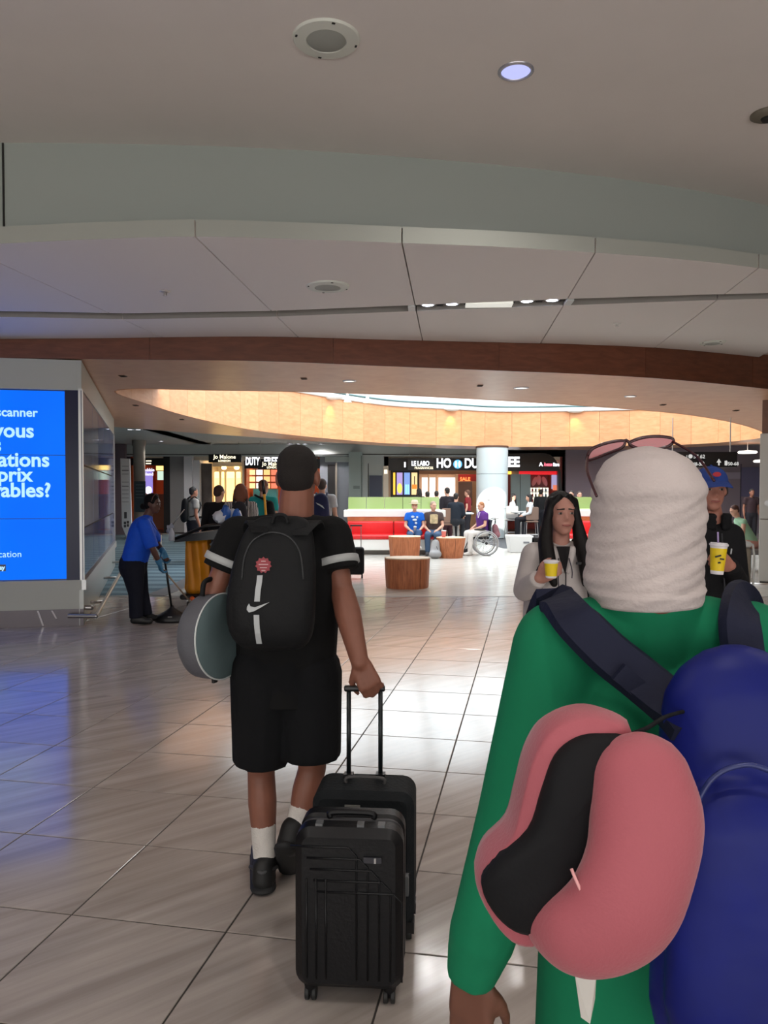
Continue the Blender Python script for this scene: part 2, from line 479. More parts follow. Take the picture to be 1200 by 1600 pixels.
# veneer panels of the front fascia
fz_top = lambda X: 3.515 + .024 * X
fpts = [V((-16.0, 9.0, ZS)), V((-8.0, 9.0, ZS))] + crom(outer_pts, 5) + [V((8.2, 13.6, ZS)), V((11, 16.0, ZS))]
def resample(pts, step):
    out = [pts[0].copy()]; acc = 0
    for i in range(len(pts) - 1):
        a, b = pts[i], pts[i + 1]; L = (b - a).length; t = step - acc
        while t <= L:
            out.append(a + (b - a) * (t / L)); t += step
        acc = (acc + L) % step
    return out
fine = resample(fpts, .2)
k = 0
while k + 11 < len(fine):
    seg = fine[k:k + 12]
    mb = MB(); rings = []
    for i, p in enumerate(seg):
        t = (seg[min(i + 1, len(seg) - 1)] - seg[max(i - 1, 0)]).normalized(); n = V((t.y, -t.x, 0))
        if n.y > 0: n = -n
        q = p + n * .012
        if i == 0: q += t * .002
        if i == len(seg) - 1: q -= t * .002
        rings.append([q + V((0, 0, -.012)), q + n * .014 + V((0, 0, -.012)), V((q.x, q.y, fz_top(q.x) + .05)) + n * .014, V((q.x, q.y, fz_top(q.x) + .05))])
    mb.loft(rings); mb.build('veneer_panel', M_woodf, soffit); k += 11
# drum panels
ZD = 4.45
inn = resample(inner + [inner[0]], .2)
k = 0
while k + 5 <= len(inn):
    seg = inn[k:k + 6] if k + 6 <= len(inn) else inn[k:] + [inn[0]]
    mb = MB(); rings = []
    for i, p in enumerate(seg):
        n = (ctr - p); n.z = 0; n.normalize()
        t = (seg[-1] - seg[0]).normalized(); q = p + n * .03
        if i == 0: q = q + t * .004
        if i == len(seg) - 1: q = q - t * .004
        rings.append([V((q.x, q.y, ZS - .005)), V((q.x, q.y, ZD)), V((q.x, q.y, ZD)) - n * .03, V((q.x, q.y, ZS - .005)) - n * .03])
    mb.loft(rings); mb.build('drum_panel', M_drum, soffit); k += 5
mb = MB(); mb.tube([V((p.x, p.y, ZD)) + (ctr - p).normalized() * .05 for p in inn[::2]], .05, 6, closed=True)
mb.build('ledge', M_white, soffit, smooth=True)
mb = MB(); mb.tube([V((p.x, p.y, ZD + .13)) + (ctr - p).normalized() * .12 for p in inn[::2]], .035, 6, closed=True)
mb.build('skylight_rail', pm('teal_frame', (90, 120, 122), .5), soffit, smooth=True)
# roof slab round the skylight (keeps the daylight to the opening)
big = [V((-26, -9, 0)), V((26, -9, 0)), V((26, 40, 0)), V((-26, 40, 0))]
pb_ = polar([V((p.x, p.y, ZS)) for p in big], NP); pz = polar(inner, NP)
mb = MB()
mb.loft([[V((pz[k % NP].x, pz[k % NP].y, ZD + .06)) + (pz[k % NP] - ctr).normalized() * .1, V((pb_[k % NP].x, pb_[k % NP].y, ZD + .06)), V((pb_[k % NP].x, pb_[k % NP].y, ZD + .5)), V((pz[k % NP].x, pz[k % NP].y, ZD + .5)) + (pz[k % NP] - ctr).normalized() * .1] for k in range(NP + 1)], False, False)
roof = struct(mb.build('roof', M_white))
# skylight glazing: luminous panes between bars, one bay open to the sun
sky = struct(bpy.data.objects.new('window_1', None)); COL.objects.link(sky); sky.location = ctr; ORG[sky.name] = ctr.copy()
for i in range(-6, 8):
    for j in range(-8, 5):
        cx, cy = 1.95 + i * 1.5, 22.3 + j * 1.5
        if ((cx - ctr.x) / 10.2) ** 2 + ((cy - ctr.y) / 10.4) ** 2 > 1: continue
        if i == 0 and j == 0: continue
        MB().bb((cx - .71, cy - .71, ZD + .62), (cx + .71, cy + .71, ZD + .64)).build('pane', M_sky, sky)
for i in range(-6, 9):
    MB().bb((1.95 + (i - .5) * 1.5 - .05, 9, ZD + .56), (1.95 + (i - .5) * 1.5 + .05, 29, ZD + .62)).build('glazing_bar', M_white, sky)
for j in range(-8, 6):
    MB().bb((-8, 22.3 + (j - .5) * 1.5 - .05, ZD + .565), (14, 22.3 + (j - .5) * 1.5 + .05, ZD + .62)).build('glazing_bar', M_white, sky)

# ================================================================== WHITE CLOUD CEILING
def cz(X): return 3.515 + .024 * X
def CPl(px, py, dz=0):
    """point of the picture on the slightly tilted cloud plane"""
    d = ray(px, py); t = (3.515 + dz - EYE) / (d.z - .024 * d.x)
    return V((d.x * t, d.y * t, EYE + d.z * t))
front = crom([CPl(x, y) for x, y in ((-900, 420), (-500, 402), (-180, 388), (0, 381), (150, 374), (305, 370), (465, 374), (628, 380), (780, 386), (930, 395), (1060, 405), (1185, 419), (1400, 450))], 6)
ceil_top = 4.35
fas_top = crom([FP(x, y, ceil_top) for x, y in ((-600, 235), (-250, 226), (0, 223), (200, 225), (400, 231), (600, 243), (800, 260), (1000, 284), (1200, 321), (1500, 400), (1700, 450))], 6)
mb = MB()
mb.loft([[V((p.x, p.y, cz(p.x) + .1)), V((p.x, p.y, ceil_top)), V((p.x, p.y + .05, ceil_top)), V((p.x, p.y + .05, cz(p.x) + .1))] for p in fas_top], closed=True)
fas = struct(mb.build('trim_1', M_fascia))
pj = FP(5, 223, ceil_top)
MB().bb((pj.x - .006, pj.y - .012, 3.6), (pj.x + .006, pj.y + .02, ceil_top - .005)).build('joint', M_dkgap, fas)
# near ceiling
poly = [V((-26, -9, 0))] + [V((-26, fas_top[0].y, 0))] + [V((p.x, p.y + .02, 0)) for p in fas_top] + [V((26, fas_top[-1].y, 0)), V((26, -9, 0))]
mb = MB()
n = len(fas_top); rg = []
for p in [V((-26, fas_top[0].y, 0))] + fas_top + [V((26, fas_top[-1].y, 0))]:
    rg.append([V((p.x, -9, ceil_top)), V((p.x, p.y + .03, ceil_top)), V((p.x, p.y + .03, ceil_top + .1)), V((p.x, -9, ceil_top + .1))])
mb.loft(rg)
ceil = struct(mb.build('ceiling', M_ceil))
# cloud panels: seams run front to back, cut by the lighting slot
seams = [(-700, 400, -450, 530), (-60, 384, 260, 530), (305, 370, 470, 531), (628, 380, 660, 532), (930, 395, 845, 536), (1185, 419, 1025, 542), (1390, 449, 1190, 556)]
SL = [((CPl(a, b)), (CPl(c, d))) for a, b, c, d in seams]
slot_n = [CPl(x, y) for x, y in ((-1200, 478), (-400, 483), (0, 486), (200, 489.5), (435, 485.5), (640, 477), (890, 467), (1110, 460), (1200, 458), (1600, 440))]
slot_f = [CPl(x, y) for x, y in ((-1200, 488), (-400, 493), (0, 495), (200, 499), (435, 494.5), (640, 486.5), (890, 477), (1110, 469), (1200, 467), (1600, 449))]
back = fpts
def cross(line, curve):
    a, b = line; d = b - a; best = None
    for i in range(len(curve) - 1):
        p, q = curve[i], curve[i + 1]; e = q - p
        den = d.x * e.y - d.y * e.x
        if abs(den) < 1e-9: continue
        t = ((p.x - a.x) * e.y - (p.y - a.y) * e.x) / den; s = ((p.x - a.x) * d.y - (p.y - a.y) * d.x) / den
        if -.0001 <= s <= 1.0001 and -.6 < t < 2: best = (t, i + s); break
    return (a + d * best[0], best[1]) if best else (None, None)
def between(curve, s0, s1, n=8):
    out = []
    for k in range(n + 1):
        s = s0 + (s1 - s0) * k / n; i = min(int(s), len(curve) - 2); f = s - i
        out.append(curve[i] + (curve[i + 1] - curve[i]) * f)
    return out
cloud = struct(bpy.data.objects.new('ceiling_cloud', None)); COL.objects.link(cloud); ORG[cloud.name] = V((0, 0, 0))
backc = [p + V((0, -.045, 0)) for p in back]
for c0, c1, row in ((front, slot_n, 0), (slot_f, backc, 1)):
    for k in range(len(SL) - 1):
        g_ = .006
        sh = V((g_, 0, 0))
        l = (SL[k][0] + sh, SL[k][1] + sh); r = (SL[k + 1][0] - sh, SL[k + 1][1] - sh)
        a0, sa0 = cross(l, c0); a1, sa1 = cross(r, c0); b0, sb0 = cross(l, c1); b1, sb1 = cross(r, c1)
        if None in (a0, a1, b0, b1): print('cloud miss', row, k); continue
        A = between(c0, sa0, sa1); B = between(c1, sb0, sb1)
        th = .125
        mb = MB(); rings = []
        for p, q in zip(A, B):
            rings.append([V((p.x, p.y, cz(p.x))), V((q.x, q.y, cz(q.x))), V((q.x, q.y, cz(q.x) + th)), V((p.x, p.y, cz(p.x) + th))])
        mb.loft(rings); pnl = mb.build('ceiling_panel', M_cloud, cloud)
        MB().loft([[V((p.x, p.y - .004, cz(p.x) + .001)), V((p.x, p.y + .001, cz(p.x) + .001)), V((p.x, p.y + .001, cz(p.x) + th)), V((p.x, p.y - .004, cz(p.x) + th))] for p in A]).build('edge_band', M_edge if row == 0 else M_slot, pnl)
# slot trough
mb = MB()
mb.loft([[V((p.x, p.y - .05, cz(p.x) + .10)), V((q.x, q.y + .05, cz(q.x) + .10)), V((q.x, q.y + .05, cz(q.x) + .16)), V((p.x, p.y - .05, cz(p.x) + .16))] for p, q in zip(slot_n, slot_f)])
mb.build('slot_trough', M_slot, cloud)
mb = MB(); rg = []
for p in front:
    q = None
    rg.append([V((p.x, p.y + .1, cz(p.x) + .13)), V((p.x, 14.5, cz(p.x) + .13)), V((p.x, 14.5, cz(p.x) + .15)), V((p.x, p.y + .1, cz(p.x) + .15))])
mb.loft(rg); mb.build('backing_board', M_dkgap, cloud)

# ================================================================== BACK CEILING, BULKHEAD, WALLS
mb = MB(); rg = []
for k in range(NP + 1):
    p = pout[k % NP]; q = pb_[k % NP]
    if p.y < 12.0 or True:
        rg.append((p, q))
mb2 = MB()
mb2.bb((-26, 29, 3.42), (26, 40, 3.5)); mb2.bb((-26, 16.2, 3.42), (-6.5, 29, 3.5)); mb2.bb((12.3, 13.5, 3.42), (26, 29, 3.5))
mb2.bb((-6.5, 18.6, 3.421), (10.5, 29, 3.5)) if False else None
# wedge pieces between the canopy edge and the back
arc = [V((-7, 18.3, 0)), V((-5.3, 20.5, 0)), V((-2.5, 23.8, 0)), V((0, 26.5, 0)), V((2.5, 28.3, 0)), V((5, 28.9, 0)), V((9.5, 28.9, 0)), V((12.4, 27, 0))]
mb2.loft([[V((p.x, p.y - 1.3, 3.42)), V((p.x, 29.2, 3.42)), V((p.x, 29.2, 3.5)), V((p.x, p.y - 1.3, 3.5))] for p in arc])
mb2.prism([V(p) for p in ((-12, 15.2, 0), (-5.2, 15.2, 0), (-4.7, 17, 0), (-4.0, 20, 0), (-2.8, 22.6, 0), (-.7, 25.6, 0), (-.7, 29.3, 0), (-12, 29.3, 0))], 3.425, 3.49)
struct(mb2.build('ceiling_back', M_backc))
bulk = struct(MB().bb((-16, 29.4, 2.98), (4.1, 29.8, 3.42)).build('trim_2', M_grey))
MB().bb((-16, 29.36, 3.02), (4.1, 29.4, 3.05)).build('shadow_gap', M_dkgap, bulk)
struct(MB().bb((-26, -9, 0), (-25.8, 40, 5.1)).build('wall_left', M_mauve))
struct(MB().bb((25.8, -9, 0), (26, 40, 5.1)).build('wall_right', M_mauve))
wf = struct(MB().bb((-26, -5.2, 0), (26, -5, 5.1)).build('wall_front', M_ceil))
fill_win = struct(bpy.data.objects.new('fill_window', None)); COL.objects.link(fill_win); fill_win.location = (0, -5, 0); ORG[fill_win.name] = V((0, -5, 0))  # added unseen window; its glowing panes brighten backs and ceiling
M_fill = em('fill_pane_glow', (240, 238, 234), FILL_E)
for k in range(10):
    x = -10 + k * 2
    MB().bb((x + .06, -4.98, .12), (x + 1.94, -4.96, 2.3)).build('pane', M_fill, fill_win)
    MB().bb((x - .06, -5, .04), (x + .06, -4.9, 2.4)).build('mullion', M_alu, fill_win)
MB().bb((-10.06, -5, .04), (10.06, -4.9, .12)).build('sill', M_alu, fill_win)
MB().bb((-10.06, -5, 2.3), (10.06, -4.9, 2.4)).build('head_rail', M_alu, fill_win)
struct(MB().bb((-26, 39.8, 0), (26, 40, 5.1)).build('wall_far', M_mauve))
# ================================================================== CEILING FIXTURES
def lamp(kind, name, loc, energy, color=(1, 1, 1), size=.1, spot=None, blend=.5, d=None):
    l = bpy.data.lights.new(name, kind); l.energy = energy; l.color = color
    if kind == 'SPOT': l.spot_size = spot; l.spot_blend = blend; l.shadow_soft_size = size
    elif kind == 'AREA': l.size = size
    else: l.shadow_soft_size = size
    o = bpy.data.objects.new(name, l); COL.objects.link(o); o.location = loc
    if d is not None: o.rotation_euler = V(d).to_track_quat('-Z', 'Y').to_euler()
    return o
def disc_speaker(c, r, label, zt=None, slope=0):
    t = thing('ceiling_speaker', label, 'speaker', c, 'round ceiling loudspeakers')
    MB().lathe([(r, .012), (r, -.004), (r * .96, -.014), (r * .6, -.02), (r * .58, -.012), (.001, -.012)], c, 40).build('rim', pm('speaker_rim', (222, 224, 214), .5), t, 'auto')
    MB().lathe([(r * .575, -.016), (r * .5, -.022), (.001, -.024)], c, 32, cap0=False).build('grille', pm('speaker_grille', (178, 180, 172), .8, bump=.6, bscale=900), t, True)
    for k in range(4):
        a = k * PI / 2 + .3
        MB().box(V(c) + V((math.cos(a) * r * .9, math.sin(a) * r * .9, -.016)), (.012, .02, .006), a).build('clip', M_dkgap, t)
    return t
def downlight(c, r, label, energy, group='recessed ceiling downlights', glow=None):
    t = thing('downlight', label, 'light', c, group)
    c = V(c)
    MB().lathe([(r, .004), (r, -.006), (r * .88, -.014), (r * .82, -.012), (r * .8, -.002)], c, 32, cap0=False, cap1=False).build('reflector', pm('reflector_chrome', (205, 205, 215), .25, .7), t, True)
    MB().lathe([(r * .8, -.002), (r * .78, -.005), (r * .3, -.007), (.002, -.007)], c, 24).build('lens', glow or M_lamp, t)
    if energy: lamp('SPOT', 'downlight_lamp', c + V((0, 0, -.02)), energy, (1, .95, .9), r * .7, math.radians(150), .8, (0, 0, -1)).parent = None
    return t
c = FP(510, 60, ceil_top); disc_speaker((c.x, c.y, ceil_top), .205, 'large round white loudspeaker in the near ceiling')
c = FP(806, 111, ceil_top); downlight((c.x, c.y, ceil_top), .118, 'bluish recessed downlight in the near ceiling beside the large loudspeaker', 60, glow=em('downlight_blue', (176, 180, 240), .75))
c = FP(1200, 178, ceil_top)
t = thing('ceiling_sensor', 'dark round ceiling disc at the upper right frame edge', 'sensor', (c.x, c.y, ceil_top))
MB().lathe([(.12, 0), (.12, -.012), (.09, -.03), (.001, -.035)], (c.x, c.y, ceil_top), 28).build('housing', pm('sensor_grey', (118, 110, 96), .6), t, True)
MB().lathe([(.05, -.03), (.04, -.05), (.001, -.055)], (c.x, c.y, ceil_top), 20).build('dome', M_dkgap, t, True)
# downlights of the same ceiling above and behind the photographer
for x, y, lab in ((.75, .35, 'recessed downlight right above the person in green'), (-2.2, .9, 'recessed downlight of the near ceiling left of the photographer'), (3.3, 2.4, 'recessed downlight of the near ceiling beyond the right frame edge'), (-.6, -2.2, 'recessed downlight of the near ceiling behind the photographer')):
    downlight((x, y, ceil_top), .118, lab, 66)
# speaker, sprinklers and vents in the cloud
c = CPl(512, 447); disc_speaker((c.x, c.y, c.z), .2, 'round white loudspeaker in the white panel ceiling')
c = CPl(1113, 535); disc_speaker((c.x, c.y, c.z), .17, 'round loudspeaker in the white panels near the wood fascia')
def sprinkler(c, label, mat):
    t = thing('sprinkler', label, 'sprinkler', c, 'sprinklers in the ceiling')
    MB().lathe([(.05, .002), (.05, -.006), (.03, -.012), (.001, -.014)], c, 20).build('escutcheon', mat, t, True)
    MB().lathe([(.016, -.01), (.016, -.035), (.022, -.04), (.001, -.042)], c, 12).build('head', mat, t, True)
M_esc = pm('escutcheon', (205, 198, 194), .5, .4)
c = CPl(258, 455); sprinkler(c, 'small sprinkler in the left white ceiling panel', M_esc)
c = CPl(964, 505); sprinkler(c, 'small sprinkler in the right white ceiling panel', pm('esc_white', (230, 226, 220), .5))
# light fixture in the slot
a, b = CPl(640, 481.5), CPl(892, 472)
t = thing('slot_light', 'linear ceiling light with four spots in the white ceiling slot', 'light', (a + b) / 2)
dv = (b - a); dl = dv.length; dn = dv.normalized(); ang = math.atan2(dn.y, dn.x)
for q in (0.012, .988):
    p = a + dv * q; MB().box(p + V((0, 0, .03)), (.07, .2, .08), ang).build('end_block', M_white, t)
p = a + dv * .495; MB().box(p + V((0, 0, .02)), (dl * .29, .17, .05), ang).build('diffuser', pm('diffuser_white', (235, 235, 225), .5, emit=(235, 235, 225), es=.35), t)
MB().box((a + b) / 2 + V((0, 0, .1)), (dl, .2, .02), ang).build('tray', pm('tray_grey', (150, 150, 148), .5, .5), t)
for q in (.115, .265, .73, .885):
    p = a + dv * q
    h = MB().lathe([(.085, .07), (.08, .03), (.062, .02), (.06, .03)], p, 20, cap1=False).build('spot_housing', M_alu, t, True)
    MB().lathe([(.06, .03), (.055, .024), (.001, .022)], p, 16).build('lens', em('slot_spot', (230, 235, 255), 14), h, True)
    lamp('SPOT', 'slot_lamp', p + V((0, 0, -.0)), 30, (1, .96, .92), .05, math.radians(140), .9, (0, 0, -1))
for q in (.19, .36, .64, .81, .955):
    MB().box(a + dv * q + V((0, 0, .05)), (.06, .13, .05), ang).build('baffle', M_dkgap, t)
# fittings of the wood canopy
for k, (x, y, r) in enumerate(((546, 595, .1), (814, 606, .12), (985, 619, .1))):
    c = FP(x, y, ZS)
    downlight((c.x, c.y, ZS), r, ['small round downlight in the wood canopy left of centre', 'round downlight in the wood canopy above the column', 'round downlight in the wood canopy at right'][k], 14, 'downlights in the wood canopy', glow=em('canopy_glow', (255, 244, 226), 1.0))
for k, (x, y) in enumerate(((192, 587), (475, 591), (750, 602), (1036, 632), (1150, 641), (212, 633), (284, 655))):
    c = FP(x, y, ZS)
    t = thing('canopy_vent', ['small dark vent in the wood canopy by the display kiosk', 'small dark vent in the wood canopy above the head of the man in black', 'small dark vent in the wood canopy above the round column', 'small dark vent in the canopy near the sunlit streak', 'small dark vent at the right end of the wood canopy', 'small dark vent left of the oval opening', 'small dark vent below the left end of the oval opening'][k], 'vent', (c.x, c.y, ZS), 'vents in the wood canopy')
    MB().box((c.x, c.y, ZS - .004), (.085, .12, .014)).build('frame', pm('vent_brown', (92, 66, 52), .6), t)
    for q in (-1, 0, 1): MB().box((c.x, c.y + q * .03, ZS - .012), (.07, .012, .008)).build('slat', M_dkgap, t)
# wall-wash luminaires on the drum and two bell pendants
def on_drum(px):
    best = None
    for p in inn:
        if p.y > 17 and (best is None or abs(600 + F * p.x / p.y - px) < abs(600 + F * best.x / best.y - px)): best = p
    return best
for px, lab in ((515, 'wall-wash light on the lit drum, leftmost'), (707, 'wall-wash light on the lit drum above the long bench'), (903, 'wall-wash light on the lit drum right of the column')):
    p = on_drum(px); n = (ctr - p); n.z = 0; n.normalize(); q = p + n * .16; q.z = ZD - .02
    t = thing('wall_washer', lab, 'light', q, 'wall-wash lights on the drum')
    MB().ell(q, (.3, .14, .09)).build('housing', M_white, t, True)
    MB().box(q + V((0, 0, .05)) - n * .08, (.1, .2, .06), math.atan2(n.y, n.x)).build('bracket', M_white, t)
    lamp('SPOT', 'wash_lamp', q + V((0, 0, -.09)) + n * .05, 26, (1, .62, .2), .05, math.radians(80), .7, V((0, 0, -1)) - n * .25)
for px, py in ((543, 624), (574, 625)):
    c = P(px, py, 20.5)
    t = thing('bell_pendant', 'white bell-shaped pendant lamp in the oval opening, ' + ('left one' if px < 560 else 'right one'), 'lamp', c, 'bell pendants')
    MB().lathe([(.015, .16), (.03, .12), (.05, .02), (.1, -.06), (.12, -.08), (.09, -.075)], c, 20, cap1=False).build('shade', M_white, t, True)
    for s in (-.03, .03): MB().tube([c + V((s, 0, .12)), c + V((s, 0, ZD + .56 - c.z))], .008, 6).build('rod', M_white, t)
    MB().ell(c + V((0, 0, -.03)), (.04, .04, .04)).build('bulb', M_warm, t, True)
# pendant disc at right, hall ceiling lights
c = P(1168, 707, 25)
t = thing('disc_lamp', 'flat white disc lamp hanging beside the black direction sign', 'lamp', c)
MB().lathe([(.05, .07), (.26, .05), (.3, .01), (.27, -.03), (.001, -.04)], c, 32).build('shade', pm('disc_white', (240, 236, 230), .5, emit=(255, 246, 235), es=1.2), t, True)
MB().tube([c + V((0, 0, .05)), c + V((0, 0, ZS - c.z))], .012, 8).build('rod', M_white, t)
c = P(1192, 721, 25.6)
t = thing('disc_lamp', 'flat white disc lamp farther back behind the white pillar edge', 'lamp', c)
MB().lathe([(.05, .07), (.26, .05), (.3, .01), (.27, -.03), (.001, -.04)], c, 32).build('shade', MATS['disc_white'], t, True)
MB().tube([c + V((0, 0, .05)), c + V((0, 0, 3.43 - c.z))], .012, 8).build('rod', M_white, t)
for k, (x, y) in enumerate(((203, 671), (216, 671), (252, 689), (460, 697), (472, 697), (487, 700), (510, 700))):
    c = FP(x, y, 3.42)
    if c.y > 29.3: c = V((c.x, 29.0, 3.42))
    lb = ['bright downlight in the grey back ceiling beyond the kiosk, left', 'bright downlight in the grey back ceiling beyond the kiosk, right', 'downlight in the grey back ceiling above the perfume shop', 'back ceiling downlight left of the man in black', 'back ceiling downlight behind the head of the man in black', 'back ceiling downlight above the rucksack traveller, left', 'back ceiling downlight above the rucksack traveller, right'][k]
    downlight(c, .11, lb, 130 if k in (0, 2, 4, 6) else 0, 'downlights in the grey back ceiling')

# ================================================================== ADVERTISING KIOSK (left)
C0 = FP(131, 977); KT = 3.17
CL = V((-7.2, C0.y - .72, 0)); CR = FP(178, 655, KT); CR.z = 0
M_kg = pm('kiosk_grey', (176, 178, 172), .55, var=.04, vscale=300)
M_kbase = pm('kiosk_base', (92, 84, 90), .3, .2)
M_bezel = pm('bezel_glass', (8, 13, 58), .3, spec=.3)
kiosk = thing('display_kiosk', 'grey advertising kiosk wall with a big blue screen', 'kiosk', (C0.x, C0.y, 0))
def wallbox(mb, a, b, z0, z1, t, off=0.0):
    """box along a->b, front face on the line (normal to the right of a->b is outwards)"""
    d = (b - a).normalized(); n = V((d.y, -d.x, 0))
    p = [a + n * off, b + n * off, b + n * off - n * t, a + n * off - n * t]
    mb.loft([[V((q.x, q.y, z0)) for q in p], [V((q.x, q.y, z1)) for q in p]]); return mb
fd = (C0 - CL).normalized(); fn = V((fd.y, -fd.x, 0))
sd = (CR - C0).normalized(); sn = V((sd.y, -sd.x, 0))
zf0, zf1 = P(131, 906, C0.y).z, P(131, 610, C0.y).z
core = MB().prism([CL + fn * -.05, C0 - fn * .05 - sn * .05, CR - sn * .05, V((CL.x - 1, CR.y, 0))], .02, KT - .01).build('core', M_black, kiosk)
wallbox(MB(), CL, C0, zf1, KT, .05).build('fascia', M_kg, kiosk)
wallbox(MB(), CL, C0, .2, zf0, .05).build('lower_panel', M_kg, kiosk)
base = wallbox(MB(), CL, C0, 0, .2, .05, .004).build('plinth', M_kbase, kiosk)
for q, (x0, x1) in enumerate(((58, 66), (79, 86))):
    pa = P(x0, 954, C0.y - .1); pb2 = P(x1, 978, C0.y - .1)
    dd = (pa - CL).dot(fd); d2_ = (pb2 - CL).dot(fd)
    A = CL + fd * dd + fn * .006; B = CL + fd * (d2_ if q == 0 else d2_) + fn * .006
    zb = 0.01 if q == 0 else .09
    MB().slab([V((A.x, A.y, .19)), V((A.x + .022, A.y, .19)), V((B.x + .022, B.y, zb)), V((B.x, B.y, zb))], fn * .003).build('reflection_strip', pm('reflection_pale', (230, 225, 225), .3, .3), base)  # lines of reflected light on the plinth, painted as pale strips
scr_r = (P(103, 760, C0.y - .02) - CL).dot(fd)         # where the lit picture ends
E1 = CL + fd * scr_r
wallbox(MB(), E1, C0, zf0, zf1, .05).build('dark_bezel', M_bezel, kiosk)
M_scr = bpy.data.materials.new('screen_blue'); M_scr.use_nodes = True
nt = M_scr.node_tree; b = nt.nodes['Principled BSDF']
b.inputs['Base Color'].default_value = (.005, .005, .02, 1); b.inputs['Roughness'].default_value = .5; b.inputs['Specular IOR Level'].default_value = .1
ge = nt.nodes.new('ShaderNodeNewGeometry'); nz = nt.nodes.new('ShaderNodeTexNoise'); nz.inputs['Scale'].default_value = .7
nt.links.new(ge.outputs['Position'], nz.inputs['Vector'])
cr = nt.nodes.new('ShaderNodeValToRGB'); cr.color_ramp.elements[0].color = lin((0, 74, 196)); cr.color_ramp.elements[1].color = lin((0, 98, 214))
nt.links.new(nz.outputs['Fac'], cr.inputs[0]); nt.links.new(cr.outputs[0], b.inputs['Emission Color']); b.inputs['Emission Strength'].default_value = 1.0
zs = [zf0 + .012, P(100, 810, C0.y).z, P(100, 711.5, C0.y).z, zf1 - .012]
npan = 3; wpan = 1.42
for r in range(3):
    for k in range(npan):
        b_ = scr_r - k * wpan - .004; a_ = max(0.0, b_ - wpan + .006)
        if b_ < .1: continue
        wallbox(MB(), CL + fd * a_, CL + fd * b_, zs[r] + .004, zs[r + 1] - .004, .045).build('screen_panel', M_scr, kiosk)
M_txt = em('screen_text', (166, 214, 255), .75)
def ktext(body, px, py, size, bold=.0, name='lettering', align='RIGHT'):
    p = P(px, py, C0.y - .03); s = (p - CL).dot(fd); q = CL + fd * s + fn * .004; q.z = p.z
    return text(name, body, M_txt, size, q, fd, (0, 0, 1), kiosk, align, bold, .001)
px2m = C0.y / F
ktext('Skyscanner', 61, 652, .145, .003)
for body, x, y in (('vous', 56, 684), ('les', 8, 706), ('destinations', 79, 729), ('les prix', 53, 752), ('incroyables?', 81, 776)):
    ktext(body, x, y, .235, .006)
ktext("l'application", 38, 869, .105)
p = P(-30, 885, C0.y - .06); s = (p - CL).dot(fd); e = (P(15.5, 885, C0.y) - CL).dot(fd)
wallbox(MB(), CL + fd * (s - .1), CL + fd * e, P(10, 890, C0.y).z, P(10, 880, C0.y).z, .004, .003).build('store_badge', pm('badge_navy', (6, 14, 60), .3), kiosk)
ktext('Google Play', 13, 888, .07, .003)
# long side face: two rows of dark glass panes in metal frame
M_sglass = pm('side_glass', (84, 92, 140), .06, .0, spec=.8)
M_sglass2 = pm('side_glass_pale', (150, 156, 178), .08, spec=.8)
Ls = (CR - C0).length
wallbox(MB(), C0, CR, zf1 + .02, KT, .05).build('side_fascia', M_kg, kiosk)
wallbox(MB(), C0, CR, .0, zf0 - .12, .05).build('side_lower_panel', pm('side_low', (168, 170, 166), .3, .2), kiosk)
wallbox(MB(), C0, CR, zf0 - .12, zf0, .05, .03).build('side_sill', M_alu, kiosk)
cuts = [0.0, .02, .22, .36, .55, .76, .985]
zz = [zf0 + .01, zf0 + .62, zf0 + 1.38, zf1 + .01]
for k in range(1, 6):
    for r in range(3):
        a_ = C0 + sd * (cuts[k] * Ls + .012); b_ = C0 + sd * (cuts[k + 1] * Ls - .012)
        m_ = M_sglass2 if (k, r) in ((1, 2), (2, 1), (1, 1), (2, 2), (4, 0)) else M_sglass
        wallbox(MB(), a_, b_, zz[r] + .01, zz[r + 1] - .01, .03).build('glass_pane', m_, kiosk)
for q in (0.004, .992):
    p = C0 + sd * (q * Ls); wallbox(MB(), p - sd * .03, p + sd * .03, zf0, zf1 + .02, .05, .012).build('corner_post', M_alu, kiosk)
# bumper rail
hr = [P(107, 966, C0.y - .1), P(150, 963, C0.y - .12), CR + sn * .3 + V((0, 0, .2))]
hr[0].z = hr[1].z = .13; hr[2].z = .2
r0 = MB().tube([hr[0], hr[1]], .026, 12).build('bumper_rail', M_steel, kiosk, 'auto')
MB().tube([hr[1], hr[2]], .026, 12).build('bumper_rail', M_steel, kiosk, 'auto')
MB().ell(hr[1], (.027, .027, .027)).build('rail_elbow', M_steel, kiosk, True)
for q in (.15, .5, .85):
    p = hr[1] + (hr[2] - hr[1]) * q
    MB().tube([p, p - sn * .34], .02, 8).build('rail_bracket', M_steel, kiosk, True)
MB().tube([hr[1] + V((-.12, .2, .07)), hr[1] + V((-.42, .26, .07))], .03, 8).build('rail_bracket', M_steel, kiosk, True)
# ================================================================== SHOPS AT THE BACK OF THE HALL
def pb(mb, x0, y0, x1, y1, Y, d):
    a = P(x0, y1, Y); b = P(x1, y0, Y)
    return mb.bb((a.x, Y, a.z), (b.x, Y + d, b.z))
def pbo(name, mat, parent, x0, y0, x1, y1, Y, d, bevel=0):
    return pb(MB(), x0, y0, x1, y1, Y, d).build(name, mat, parent, bevel=bevel)
YS = 30.0
def gx(px, Y=YS): return (px - 600) / F * Y
def gz(py, Y=YS): return P(600, py, Y).z
M_tan = pm('shop_tan', (206, 172, 140), .6)
M_cream = pm('shop_cream', (226, 214, 196), .6)
M_orange = pm('shop_orange', (196, 84, 30), .5)
M_dark = pm('shop_dark', (26, 24, 26), .5)
M_teal = pm('pillar_teal_grey', (138, 152, 150), .6)
M_lgrey = pm('light_grey_panel', (170, 178, 178), .6)
M_lampw = em('shop_lightbox_warm', (255, 208, 128), 1.5)
